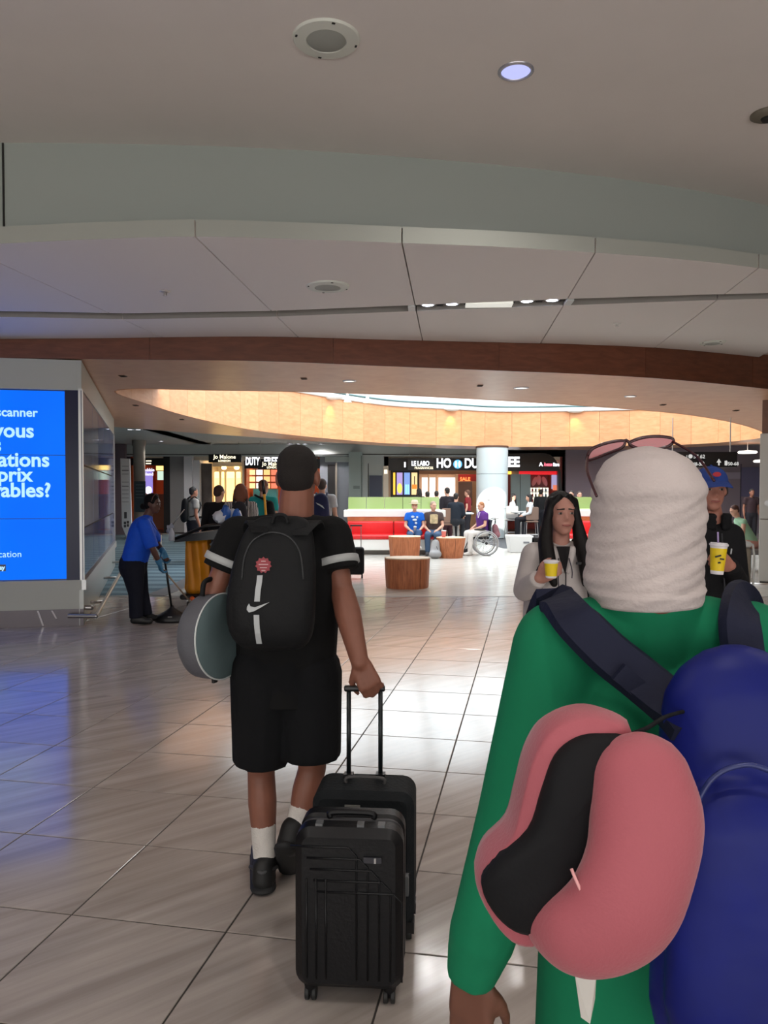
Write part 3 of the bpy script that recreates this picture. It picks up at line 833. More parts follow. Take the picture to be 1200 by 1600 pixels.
M_lampc = em('shop_lightbox_white', (255, 244, 230), 1.6)
M_sign = em('sign_letters_white', (245, 248, 255), 1.5)
M_gold = em('sign_letters_cream', (255, 240, 205), 1.2)
RT = V((1, 0, 0)); UP = V((0, 0, 1))
def shop_shell(label, x0, x1, back, floorc, top=2.98, depth=3.0, side=None):
    """open-fronted shop unit: back wall, two side walls, lintel ceiling"""
    t = thing('shop_unit', label, 'shop', ((gx(x0) + gx(x1)) / 2, YS, 0))
    a, b = gx(x0), gx(x1)
    MB().bb((a, YS + depth, 0), (b, YS + depth + .1, top)).build('back_wall', back, t)
    MB().bb((a, YS, 0), (a + .08, YS + depth, top)).build('side_wall', side or back, t)
    MB().bb((b - .08, YS, 0), (b, YS + depth, top)).build('side_wall', side or back, t)
    MB().bb((a, YS + .02, top - .12), (b, YS + depth, top)).build('shop_ceiling', M_cream, t)
    MB().bb((a + .08, YS + .02, 0), (b - .08, YS + depth, .01)).build('shop_floor', floorc, t)
    MB().bb((a + .3, YS + .9, top - .15), (b - .3, YS + 1.1, top - .121)).build('ceiling_light', em('shop_strip', (255, 236, 210), 9.0), t)
    return t
# --- far left: dim wall, banner, round column with notice, orange food shop
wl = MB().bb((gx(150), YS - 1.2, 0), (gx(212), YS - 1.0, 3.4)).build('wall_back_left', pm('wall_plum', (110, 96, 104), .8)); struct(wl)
t = thing('totem_sign', 'tall narrow white totem sign with grey text beyond the kiosk', 'sign', FP(197, 869))
Yb = 19.2
a = [P(188, 716, Yb), P(202.5, 717, Yb), P(205.5, 822, Yb), P(197, 838, Yb), P(190.5, 822, Yb)]
MB().slab(a, (0, .05, 0)).build('board', pm('totem_white', (205, 208, 210), .6), t)
MB().tube([P(198, 830, Yb + .03), V((P(198, 830, Yb).x, Yb + .03, 0))], .03, 8).build('post', M_alu, t)
for k in range(10):
    y = 728 + k * 6.2
    if k in (3,): continue
    pbo('text_line', pm('text_grey', (120, 122, 126), .7), t, 190.5, y, 201, y + (1.6 if k in (1, 5) else .8), Yb - .005, .004)
pbo('pictogram', pm('text_dk', (70, 70, 74), .7), t, 194, 800, 198, 810, Yb - .005, .004)
for dx, dy in ((0, 0), (4.5, -1), (0, 5), (4.5, 4)): pbo('pictogram', MATS['text_dk'], t, 193.5 + dx, 815 + dy, 197 + dx, 819 + dy, Yb - .005, .004)
p = P(218, 780, 27)
t = thing('round_column', 'dim concrete round column with a dark notice board', 'column', (p.x, 27, 0))
MB().lathe([(.2, 0), (.2, 3.2), (.24, 3.25), (.24, 3.42)], (p.x, 27, 0), 28).build('shaft', pm('concrete', (150, 142, 134), .8, var=.1, vscale=4), t, 'auto')
pbo('notice_board', pm('notice', (52, 66, 76), .5), t, 210, 752, 227, 800, 26.72, .04)
for k in range(5): pbo('notice_line', pm('notice_line', (96, 112, 122), .6), t, 212, 757 + k * 5, 224, 758.2 + k * 5, 26.71, .01)
s1 = shop_shell('dim orange food shop with purple poster at far left', 205, 262, M_orange, M_dark)
pbo('header', M_dark, s1, 205, 716, 262, 727, YS - .03, .1)
pbo('header_lettering', M_gold, s1, 228, 719.5, 236.5, 721, YS - .04, .012); pbo('header_lettering', M_gold, s1, 228, 723.5, 236, 725, YS - .04, .012)
pbo('poster', em('poster_purple', (136, 120, 196), .8), s1, 227, 735, 238, 770, YS + .3, .05)
text('lettering', 'Bubble\nBlend', em('poster_text', (235, 230, 250), .9), .17, (gx(232.5, YS + .3), YS + .29, gz(743, YS + .3)), RT, UP, s1, 'CENTER', .004)
MB().ell((gx(232, YS + .28), YS + .3, gz(766, YS + .28)), (.14, .03, .16)).build('poster_dome', MATS['poster_text'], s1, True)
pbo('menu_board', em('menu_yellow', (255, 214, 120), 1.3), s1, 244, 728, 256, 735, YS + .4, .05)
pbo('menu_board', em('menu_pale', (190, 214, 196), .8), s1, 246, 736, 256, 750, YS + .6, .05)
pbo('counter', pm('counter_brown', (110, 62, 40), .5), s1, 228, 772, 256, 826, YS + .5, .5)
pbo('door_frame', M_dark, s1, 256, 709, 266, 832, YS - .2, .3)
# --- grey and white piers, portrait poster, perfume shop
w2 = MB(); pb(w2, 266, 708, 289, 832, YS - .3, .5); pier = w2.build('wall_pier', pm('pier_grey', (128, 126, 128), .7)); struct(pier)
lo = pm('pier_white', (206, 206, 212), .5)
w2 = MB(); pb(w2, 288, 708, 300, 832, YS - .4, .5); struct(w2.build('wall_pier', lo))
w2 = MB(); pb(w2, 300, 719, 312, 832, YS - .3, .5); struct(w2.build('wall_pier', lo))
w2 = MB(); pb(w2, 300, 707, 384, 719.5, YS - .1, .3); struct(w2.build('wall_header', M_cream))
s2 = shop_shell('small perfume boutique with warm lit display niches', 312, 382, M_cream, M_dark)
pbo('portrait_poster', pm('poster_sepia', (92, 84, 82), .4, var=.5, vscale=1.6), s2, 312, 724, 331, 830, YS - .05, .06)
pbo('niche_frame', M_cream, s2, 332, 721, 381, 729, YS + .2, .3)
for k, (x0, x1) in enumerate(((335, 342), (346, 350), (354, 366), (369, 376))):
    pbo('lit_niche', M_lampw, s2, x0, 738, x1, 800, YS + 1.2, .05)
    f_ = pbo('niche_panel', em('niche_hot', (255, 226, 130), 2.0), s2, x0 + .5, 737, x1 - .5, 747, YS + 1.15, .04)
for x in (350, 370):
    c = P(x, 731, YS + .3); MB().ell(c, (.1, .1, .07)).build('spot', M_warm, s2, True)
sg = thing('shop_sign', 'black hanging sign reading Jo Malone London', 'sign', (gx(351, 28), 28, gz(716, 28)), 'hanging shop signs')
pbo('board', M_black, sg, 326, 710, 377, 722.5, 28, .1)
text('lettering', 'Jo Malone', M_gold, .2, (gx(351.5, 28), 27.99, gz(716.6, 28)), RT, UP, sg, 'CENTER', .002)
text('lettering', 'LONDON', M_gold, .1, (gx(351, 28), 27.99, gz(721.4, 28)), RT, UP, sg, 'CENTER', .003)
for x in (330, 373): MB().tube([(gx(x, 28), 28.05, gz(710, 28)), (gx(x, 28), 28.05, 3.43)], .01, 6).build('hanger', M_alu, sg)
# --- duty free shop left of the man's head
s3 = shop_shell('orange duty free shop with lit product shelves behind the hall', 382, 500, M_orange, M_dark, 2.95)
pbo('header', M_black, s3, 382, 717, 500, 732, YS - .06, .15)
text('lettering', 'DUTY', M_sign, .42, (gx(384, YS - .1), YS - .08, gz(726.5)), RT, UP, s3, 'LEFT', .012, fit=.55)
text('lettering', 'FREE', M_sign, .42, (gx(413, YS - .1), YS - .08, gz(726.5)), RT, UP, s3, 'LEFT', .012, fit=.55)
for r in range(3):
    for q in range(4):
        x = 389 + q * 11.5; y = 734 + r * 10.5
        pbo('display_picture', em('pict_%d' % ((r * 4 + q) % 4), [(255, 214, 150), (250, 250, 240), (240, 190, 120), (230, 120, 90)][(r * 4 + q) % 4], .9), s3, x, y, x + 9.5, y + 8, YS + .7, .05)
pbo('shelf_counter', pm('counter_teal', (88, 170, 172), .5), s3, 396, 764, 432, 830, YS + .8, .5)
sg = thing('shop_sign', 'second black hanging perfume sign behind the head of the man in black', 'sign', (gx(428, 27), 27, gz(726, 27)), 'hanging shop signs')
pbo('board', M_black, sg, 403, 721, 452, 733, 27, .1)
text('lettering', 'Jo Malone', M_gold, .19, (gx(427, 27), 26.99, gz(727.5, 27)), RT, UP, sg, 'CENTER', .002)
text('lettering', 'LONDON', M_gold, .1, (gx(427, 27), 26.99, gz(731.8, 27)), RT, UP, sg, 'CENTER', .003)
for x in (407, 448): MB().tube([(gx(x, 27), 27.05, gz(721, 27)), (gx(x, 27), 27.05, 3.43)], .01, 6).build('hanger', M_alu, sg)
# --- grey wall with a dark door, teal-grey column, notice panel
w2 = MB(); pb(w2, 500, 706, 546, 832, YS - .2, .3); wg = w2.build('wall_back_mid', pm('wall_bluegrey', (112, 116, 126), .7)); struct(wg)
pbo('transom', M_lgrey, wg, 508, 714, 545, 722, YS - .26, .06)
dr = MB(); pb(dr, 512, 726, 524, 831, YS - .24, .05); dr = struct(dr.build('door_1', M_dark))
pbo('door_frame', pm('door_frame', (150, 140, 130), .5), dr, 524, 723, 526.5, 831, YS - .27, .08)
w2 = MB(); pb(w2, 545, 706, 566, 832, YS - 1.0, 1.2); pc = struct(w2.build('wall_column_teal', M_teal))
pbo('seam', M_dkgap, pc, 564.2, 712, 564.8, 832, YS - 1.004, .01)
pbo('plate', pm('plate_grey', (96, 108, 108), .5), pc, 552, 759, 562, 764, YS - 1.02, .03)
w2 = MB(); pb(w2, 566, 708, 600, 832, YS - .5, .6); pn = struct(w2.build('wall_panel_light', M_lgrey))
pbo('blue_board', pm('board_navy', (44, 52, 76), .4), pn, 577, 743, 597, 776, YS - .55, .05)
pbo('shadow_reveal', M_dkgap, pn, 575, 724, 576, 832, YS - .51, .02)
t = thing('lit_pillar', 'narrow pale pillar with small lamps left of the poster row', 'pillar', (gx(603), YS - .6, 0))
pbo('body', M_cream, t, 599, 728, 607, 832, YS - .6, .4)
pbo('glow_panel', em('pillar_glow', (255, 240, 215), 1.1), t, 600.5, 734, 605, 740, YS - .62, .02)
# --- poster shop and perfume bar with the big duty free sign
s4 = shop_shell('perfume bar with light boxes under a black duty free header', 607, 768, M_tan, M_dark, 2.98)
pbo('header', M_black, s4, 607, 716, 768, 735, YS - .1, .15)
pbo('lit_letter', M_sign, s4, 631.5, 722, 634, 730, YS - .12, .02)
lb_cols = [(255, 196, 60), (156, 136, 190), (110, 140, 200), (236, 196, 140)]
for k, (x0, x1) in enumerate(((614.5, 617.5), (620, 629), (631.5, 640.5), (643, 652))):
    l = pbo('light_box', em('lightbox_%d' % k, lb_cols[k], .95), s4, x0, 738.5, x1, 773, YS + .1, .06)
    if k == 1:
        MB().ell((gx(624.5, YS + .08), YS + .09, gz(763, YS + .1)), (.1, .02, .2)).build('print_shape', em('print_yellow', (250, 214, 90), .9), s4, True)
    if k == 2:
        for q in (634.5, 638): pbo('print_shape', em('print_cyan', (140, 210, 250), 1), s4, q - 1.4, 757, q + 1.4, 772, YS + .08, .02)
    if k == 3:
        pbo('print_shape', em('print_orange', (244, 120, 30), 1), s4, 643.5, 757, 651.5, 764, YS + .08, .02)
        pbo('print_shape', M_dark, s4, 647, 744, 648.4, 757, YS + .08, .02)
pbo('dark_wall', M_dark, s4, 607, 735, 655, 832, YS + .2, .1)
for k, (x0, x1) in enumerate(((659, 669), (671, 681), (685, 712))):
    pbo('lit_bay', em('bay_rose', (250, 226, 214), 1.0), s4, x0, 746, x1, 800, YS + 2.7, .05)
    pbo('bay_frame', M_tan, s4, x1, 740, x1 + 1.6, 830, YS + 2.3, .3)
pbo('valance', pm('valance_tan', (196, 150, 116), .6), s4, 655, 735, 744, 741, YS + .8, .2)
pbo('red_band', pm('red_band', (150, 36, 34), .5), s4, 716, 741, 744, 752, YS + 1.2, .1)
text('lettering', 'SALE', em('neon_orange', (255, 120, 60), 1.6), .2, (gx(727, YS + 1.1), YS + 1.17, gz(751, YS + 1.1)), RT, UP, s4, 'CENTER', .006)
pbo('mirror', pm('mirror_dark', (120, 96, 90), .2), s4, 716, 753, 738, 790, YS + 2.6, .05)
text('lettering', 'HO', M_sign, .5, (gx(682), YS - .12, gz(730.5)), RT, UP, s4, 'LEFT', .015, fit=.56)
text('lettering', 'DUTY', M_sign, .52, (gx(725.5), YS - .12, gz(731)), RT, UP, s4, 'LEFT', .015, fit=1.02)
c = V((gx(714.5), YS - .13, gz(725.5)))
MB().lathe([(.17, -.02), (.17, .02)], c, 28, Matrix.Rotation(PI / 2, 3, 'X')).build('emblem', em('emblem_blue', (90, 170, 230), 1.1), s4)
for q in (-1, 1):
    MB().ell(c + V((q * .07, -.025, 0)), (.045, .012, .13)).build('emblem_segment', em('emblem_white', (225, 240, 255), 1.3), s4, True)
sg = thing('shop_sign', 'black hanging perfume sign with two lines left of the duty free header', 'sign', (gx(651, 28.5), 28.5, gz(726, 28.5)), 'hanging shop signs')
pbo('board', M_black, sg, 637, 716, 678, 734, 28.5, .1)
text('lettering', 'LE LABO', M_sign, .24, (gx(643, 28.5), 28.49, gz(727.5, 28.5)), RT, UP, sg, 'LEFT', .008, fit=.66)
text('lettering', 'FRAGRANCES', M_gold, .12, (gx(648, 28.5), 28.49, gz(732.8, 28.5)), RT, UP, sg, 'LEFT', .002, fit=.68)
for x in (640, 676): MB().tube([(gx(x, 28.5), 28.55, gz(716, 28.5)), (gx(x, 28.5), 28.55, 3.43)], .01, 6).build('hanger', M_alu, sg)
# --- right shop under the black arch
s5 = shop_shell('red cosmetics shop under a rounded black arch', 769, 878, pm('shop_red_dim', (120, 40, 38), .6), M_dark, 2.98)
arch = []
for x, y in ((770, 709), (850, 708)): arch.append(P(x, y, YS - .15))
for k in range(9):
    a = PI / 2 * k / 8; arch.append(P(850 + 27 * math.sin(a), 708 + 40 * (1 - math.cos(a)), YS - .15))
arch += [P(883, 832, YS - .15), P(873, 832, YS - .15), P(872, 736, YS - .15), P(770, 736, YS - .15)]
MB().slab(arch, (0, .25, 0)).build('arch', M_black, s5)
text('lettering', 'FREE', M_sign, .52, (gx(773), YS - .17, gz(729)), RT, UP, s5, 'LEFT', .02, fit=.94)
text('lettering', 'A', M_sign, .2, (gx(843.5), YS - .17, gz(728.4)), RT, UP, s5, 'CENTER', .008)
text('lettering', 'Avenue', em('sign_pink', (255, 110, 130), 1.2), .2, (gx(848), YS - .17, gz(728.4)), RT, UP, s5, 'LEFT', .006, fit=.33)
text('lettering', 'Store', M_sign, .18, (gx(862.5), YS - .17, gz(728.4)), RT, UP, s5, 'LEFT', .008, fit=.24)
pbo('red_band', em('band_red', (200, 20, 30), .8), s5, 811, 735, 872, 741.5, YS + .2, .2)
pbo('tan_band', M_tan, s5, 798, 735, 811, 741, YS + .2, .2)
pbo('lightbox', em('lightbox_amber', (255, 190, 70), 1.2), s5, 793, 735, 799, 741, YS + .15, .2)
pbo('grey_screen', pm('screen_grey_teal', (146, 164, 164), .5), s5, 798, 741, 829, 806, YS + .1, .1)
pbo('screen_joint', M_dkgap, s5, 813, 741, 813.6, 806, YS + .08, .03)
po = pbo('fashion_poster', pm('poster_maroon', (110, 26, 34), .4, var=.5, vscale=3), s5, 829, 742, 855, 762, YS + .6, .05)
for q, (x, y) in enumerate(((835, 752), (842, 750), (851, 752))):
    MB().ell((gx(x, YS + .58), YS + .6, gz(y, YS + .58)), (.09, .03, .2), Matrix.Rotation(.4 - q * .4, 3, 'Y')).build('printed_figure', pm('figure_pink', (206, 140, 140), .6), po, True)
pbo('shelf_back', em('shelf_glow', (250, 244, 215), 1.0), s5, 829, 762, 857, 800, YS + .6, .05)
for r in range(4): pbo('shelf', M_white, s5, 829, 768 + r * 8, 857, 769.2 + r * 8, YS + .3, .3)
pbo('side_poster', em('poster_lilac', (170, 160, 200), .6), s5, 862, 742, 871, 764, YS + .3, .05)
pbo('side_poster', em('poster_coral', (220, 120, 90), .7), s5, 864, 758, 871, 766, YS + .28, .05)
pt = [(150, 40, 50), (40, 50, 60), (200, 170, 90), (120, 60, 110), (60, 90, 120)]
k = 0
for r in range(4):
    for q in range(5):
        x = 832 + q * 5.2; y = 768 + r * 8; c = P(x, y, YS + .42)
        b_ = MB().lathe([(.03, 0), (.035, .01), (.035, .09), (.012, .11), (.012, .15), (.016, .15), (.016, .18)], c, 10).build('bottle', pm('bottle_%d' % (k % 5), pt[k % 5], .3), None, True, o=c)
        tag(b_, 'tiny %s bottle on the %s lit shelf of the red cosmetics shop' % (['maroon', 'slate', 'golden', 'purple', 'blue'][k % 5], ['top', 'second', 'third', 'lowest'][r]), 'bottle', 'bottles on the lit shelf'); k += 1
# --- mauve wall at right
wr = struct(MB().bb((gx(883), YS - .1, 0), (gx(1300), YS + .1, 3.45)).build('wall_back_right', M_mauve))
pbo('panel', pm('wall_panel_violet', (112, 108, 140), .7), wr, 1158, 730, 1240, 776, YS - .14, .05)
pbo('panel_joint', pm('joint_violet', (70, 66, 84), .7), wr, 1157.4, 725, 1158, 832, YS - .15, .06)
pbo('pale_band', pm('wall_band', (164, 152, 168), .7), wr, 1060, 738, 1157, 748, YS - .14, .05)
# ================================================================== ROUND COLUMN AND HALL FURNITURE
cc = P(768.5, 842, 26.8); cc.z = 0
t = thing('round_column', 'thick white round column with panel joints in mid hall', 'column', cc)
R0 = .545
for z0, z1 in ((.02, 1.02), (1.03, 2.22), (2.23, ZS - .06)):
    MB().lathe([(R0 - .01, z0), (R0, z0 + .006), (R0, z1 - .006), (R0 - .01, z1)], cc, 48).build('cladding', pm('column_white', (198, 210, 214), .35), t, 'auto')
MB().lathe([(R0 - .03, 0), (R0 - .03, ZS)], cc, 48).build('core', M_dkgap, t, 'auto')
MB().lathe([(R0 + .02, ZS - .06), (R0 + .02, ZS)], cc, 48).build('collar', pm('collar_brown', (86, 56, 42), .5), t, 'auto')
a = math.radians(250)
MB().box(cc + V((math.cos(a) * R0, math.sin(a) * R0, 1.45)), (.06, .1, .22), a).build('call_box', pm('callbox', (215, 205, 195), .4), t)
MB().box(cc + V((math.cos(a - .2) * R0, math.sin(a - .2) * R0, 1.45)), (.04, .06, .16), a).build('call_box', MATS['callbox'], t)

def bench(label, x0, x1, Yb, group='long red upholstered benches'):
    """curved-end banquette: stone plinth, white base, red seat and back, wood strip, white ledge, green glass"""
    A, B = gx(x0, Yb), gx(x1, Yb)
    t = thing('bench', label, 'bench', ((A + B) / 2, Yb, 0), group)
    MB().bb((A + .3, Yb + .25, 0), (B - .1, Yb + 1.2, .12)).build('plinth', pm('plinth_stone', (150, 146, 140), .5), t)
    MB().bb((A + .15, Yb + .02, .12), (B, Yb + 1.3, .40)).build('base', pm('bench_white', (232, 232, 228), .4), t, bevel=.02)
    n = max(1, round((B - A) / 1.55)); w_ = (B - A) / n
    for k in range(n):
        x = A + w_ * k
        MB().rbox((x + w_ / 2, Yb + .27, .455), (w_ - .015, .56, .11), .04, axis=0).build('seat_cushion', pm('bench_red', (214, 34, 38), .45, bump=.25, bscale=9, stretch=(4, 1, .6)), t, True)
        MB().rbox((x + w_ / 2, Yb + .6, .65), (w_ - .015, .14, .38), .05, axis=0).build('back_cushion', MATS['bench_red'], t, True)
    MB().bb((A, Yb + .6, .83), (B + .1, Yb + .75, .95)).build('wood_strip', wood('bench_wood', (168, 92, 52), (196, 118, 70), .4) if 'bench_wood' not in MATS else MATS['bench_wood'], t)
    MB().bb((A - .1, Yb + .58, .95), (B + .15, Yb + 1.0, 1.13)).build('ledge', MATS['bench_white'], t, bevel=.015)
    m = max(2, round((B - A) / .52)); q = (B - A - .02) / m
    for k in range(m):
        gl = MB().bb((A + .02 + q * k, Yb + .72, 1.16), (A + .02 + q * (k + 1) - .012, Yb + .76, 1.47)).build('glass_pane', pm('green_glass', (156, 182, 112), .12, spec=.6), t)
    MB().bb((A, Yb + .7, 1.13), (B + .02, Yb + .8, 1.158)).build('light_trough', em('trough_glow', (240, 255, 200), .9), t)
    return t
bench('long red bench with green glass screen where two men sit', 541, 690, 19.5)
bench('red bench with green glass screen behind the woman in the grey hoodie', 880, 1010, 19.8)

M_log = wood('log_side', (150, 84, 50), (190, 116, 74), .55, 3.0, (3, 3, .35))
M_logtop = wood('log_top', (206, 180, 148), (222, 198, 168), .45, 2.0)
def log_stool(label, px, py, w_, h, lobes=7, rot=0.0, taper=.9, group='carved log stools'):
    c = FP(px, py); t = thing('log_stool', label, 'stool', c, group)
    c = V((c.x, c.y + w_ / 2 * .8, 0)); t.location = c; ORG[t.name] = c.copy()
    N = 84
    def rad(a, r): return r * (1 + .06 * abs(math.sin(lobes * (a + rot) / 2)) ** .6 * 1.3 - .02 + .03 * math.sin(2 * a + 1 + rot))
    def ring(z, k): return [c + V((rad(2 * PI * j / N, w_ / 2 * k) * math.cos(2 * PI * j / N), rad(2 * PI * j / N, w_ / 2 * k) * math.sin(2 * PI * j / N) * .9, z)) for j in range(N)]
    MB().loft([ring(0, taper * .985), ring(.02, taper), ring(h * .5, (1 + taper) / 2), ring(h - .012, 1.0)]).build('trunk', M_log, t, 'auto')
    MB().loft([ring(h - .012, 1.0), ring(h, .99), ring(h + .006, .97)]).build('top', M_logtop, t, 'auto')
    for q in range(lobes):
        a = 2 * PI * q / lobes - rot; 
        b0 = c + V((rad(a, w_ / 2 * taper) * math.cos(a), rad(a, w_ / 2 * taper) * math.sin(a) * .9, .03)); b1 = c + V((rad(a, w_ / 2) * math.cos(a), rad(a, w_ / 2) * math.sin(a) * .9, h - .03))
        MB().tube([b0, (b0 + b1) / 2, b1], [.006, .008, .006], 6).build('groove', pm('groove_dark', (84, 44, 26), .8), t, True)
    return t
log_stool('reddish log stool with a pale top, nearest in the hall', 637, 921, .71, .50, 9, .2, .94)
log_stool('log stool in front of the red bench, behind the nearest log stool', 633, 873, .74, .53, 7, 1.0, .9)
log_stool('log stool beside the wheelchair with a paper cup on it', 706, 873, .66, .50, 8, .5, .8)
# --- direction sign
p = P(1096, 718, 16.5)
t = thing('direction_sign', 'black hanging direction sign with white pictograms and gate numbers', 'sign', p)
pbo('board', pm('sign_black', (24, 22, 24), .5), t, 1036, 706, 1152, 730, 16.5, .14)
for x in (1050, 1140): MB().tube([(gx(x, 16.57), 16.57, gz(706, 16.57)), (gx(x, 16.57), 16.57, ZS)], .012, 6).build('hanger', M_alu, t)
M_pic = em('sign_white', (214, 212, 208), .55)
def stext(s, x, y, size): text('lettering', s, M_pic, size, (gx(x, 16.48), 16.49, gz(y, 16.48)), RT, UP, t, 'LEFT', .002)
stext('57 62', 1083, 716, .11); stext('i', 1072, 716, .1); stext('48-56', 1082, 727.5, .1); stext('50-68', 1137, 727, .1)
for x, y in ((1078.5, 713), (1097, 724)):
    MB().lathe([(.045, -.004), (.045, .004)], (gx(x, 16.48), 16.492, gz(y, 16.48)), 18, Matrix.Rotation(PI / 2, 3, 'X')).build('pictogram', M_pic, t)
for x, y in ((1071, 724), (1123, 722)):
    cx, cz_ = gx(x, 16.48), gz(y, 16.48)
    MB().slab([(cx - .05, 16.49, cz_ - .01), (cx + .05, 16.49, cz_ - .01), (cx, 16.49, cz_ + .07)], (0, .006, 0)).build('arrow', M_pic, t)
    MB().bb((cx - .015, 16.488, cz_ - .07), (cx + .015, 16.494, cz_)).build('arrow', M_pic, t)
for x in (1132, 1077.5):
    MB().bb((gx(x, 16.48), 16.488, gz(727, 16.48)), (gx(x + 1, 16.48), 16.494, gz(720, 16.48))).build('pictogram', M_pic, t)
MB().ell((gx(1134.5, 16.48), 16.49, gz(723.5, 16.48)), (.03, .006, .055)).build('pictogram', M_pic, t, True)
# --- white pillar at the right frame edge
Yp = 13.4; x0 = gx(1186.5, Yp)
t = thing('white_pillar', 'white clad pillar with steel foot rail at the right edge', 'pillar', (x0 + .4, Yp + .4, 0))
pa = math.atan2(x0, Yp); PR = Matrix.Rotation(-pa, 3, 'Z'); A0 = V((x0, Yp, 0))
def pbx(a, b, name, mat, bevel=0):
    a, b = V(a), V(b); return MB().box(A0 + PR @ ((a + b) / 2), [abs(b[i] - a[i]) for i in range(3)], 0, PR).build(name, mat, t, bevel=bevel)
pbx((0, 0, P(600, 908, Yp).z), (.8, .8, P(600, 811, Yp).z - .006), 'cladding', pm('pillar_white', (212, 214, 210), .35), .01)
pbx((0, 0, P(600, 811, Yp).z + .006), (.8, .8, 2.62), 'cladding', MATS['pillar_white'], .01)
pbx((.02, .02, 0), (.78, .78, 2.62), 'core', pm('pillar_core', (90, 86, 84), .6))
pbx((.03, .03, 2.63), (.77, .77, ZS), 'upper_shaft', wood('pillar_wood', (120, 80, 62), (140, 96, 74), .4))
zr = P(600, 912, Yp).z
MB().tube([A0 + PR @ V(q) + V((0, 0, zr)) for q in ((-.12, .5, 0), (-.12, -.12, 0), (.9, -.12, 0))], .03, 10).build('foot_rail', M_steel, t, True)
MB().lathe([(.05, -.02), (.05, .02)], A0 + PR @ V((.13, -.01, P(600, 786, Yp).z)), 18, PR @ Matrix.Rotation(PI / 2, 3, 'X')).build('socket', M_alu, t)
for q in (0.02, .75): MB().tube([A0 + PR @ V((q, -.12, zr)), A0 + PR @ V((q, .1, zr))], .014, 8).build('rail_bracket', M_steel, t, True)
# --- bin beside the man in the cap
c = FP(1140, 946)
t = thing('waste_bin', 'tall beige waste bin behind the man in the blue cap', 'bin', c)
MB().rbox((c.x, c.y + .3, .43), (.62, .6, .78), .05).build('body', pm('bin_beige', (150, 140, 126), .55, var=.06, vscale=60, stretch=(1, 1, .02)), t, 'auto')
MB().rbox((c.x, c.y + .3, .02), (.56, .54, .04), .05).build('base', M_dkgap, t, 'auto')
MB().rbox((c.x, c.y + .3, .86), (.64, .62, .08), .06).build('lid', M_white, t, 'auto')
MB().bb((c.x - .18, c.y - .005, .6), (c.x + .18, c.y + .01, .72)).build('slot', M_dkgap, t)
MB().tube([(c.x + .31, c.y - .02, .02), (c.x + .33, c.y - .02, .7), (c.x + .31, c.y - .02, .86), (c.x + .2, c.y - .02, .91)], .016, 8).build('edge_trim', M_white, t, True)
# ================================================================== PEOPLE
M_lip = pm('lips', (150, 84, 78), .5)
M_eye = pm('eye_white', (176, 164, 158), .3)
M_iris = pm('eye_dark', (34, 24, 20), .3)
M_brow = pm('brow_dark', (34, 24, 20), .8)
def skin(name, rgb): return pm(name, rgb, .5, var=.06, vscale=20, spec=.4)
SK_light = skin('skin_light', (206, 158, 136)); SK_tan = skin('skin_tan', (150, 100, 80)); SK_brown = skin('skin_brown', (104, 66, 52)); SK_man = skin('skin_man', (128, 82, 66))
def fabric(name, rgb, r=.85, var=.08, bump=.25, bs=40): return pm(name, rgb, r, var=var, vscale=12, bump=bump, bscale=bs, spec=.25)

def hand(mb, wr, d, nrm, side, s=1.0, curl=.35, spread=.06, thumb=.6, grip=None):
    """palm, four fingers and a thumb; d = pointing direction, nrm = direction the palm faces, side = +1 thumb on d x nrm side"""
    d = V(d).normalized(); nrm = V(nrm); nrm = (nrm - d * nrm.dot(d)).normalized(); lat = d.cross(nrm) * side
    wr = V(wr)
    L = [.072, .08, .074, .058]
    for i in range(4):
        o = lat * (.03 - .02 * i) * s
        k0 = wr + d * .015 * s + o * .7; k1 = wr + d * (.088 - .004 * abs(i - 1)) * s + o
        mb.cap(k0, k1, .0155 * s, .0125 * s, seg=10)
        dd = (d + lat * (1.5 - i) * spread).normalized(); p = k1; nn = nrm.copy()
        for q, (fr, r) in enumerate(((.48, .0098), (.3, .009), (.24, .008))):
            a = curl * (1.0 if q == 0 else 1.25)
            dd2 = dd * math.cos(a) + nn * math.sin(a); nn = (nn * math.cos(a) - dd * math.sin(a)).normalized(); dd = dd2.normalized()
            e = p + dd * L[i] * fr * s; mb.cap(p, e, r * s, r * .92 * s, seg=10); p = e
    t0 = wr + d * .025 * s + lat * .028 * s; t1 = t0 + (d * .55 + lat * thumb + nrm * .35).normalized() * .042 * s
    t2 = t1 + (d * .8 + lat * .25 * thumb + nrm * (.35 + curl * .3)).normalized() * .03 * s; t3 = t2 + (d * .9 + nrm * (.3 + curl * .4) - lat * .1).normalized() * .024 * s
    mb.cap(t0, t1, .015 * s, .0115 * s, seg=10); mb.cap(t1, t2, .0112 * s, .01 * s, seg=10); mb.cap(t2, t3, .01 * s, .0085 * s, seg=10)

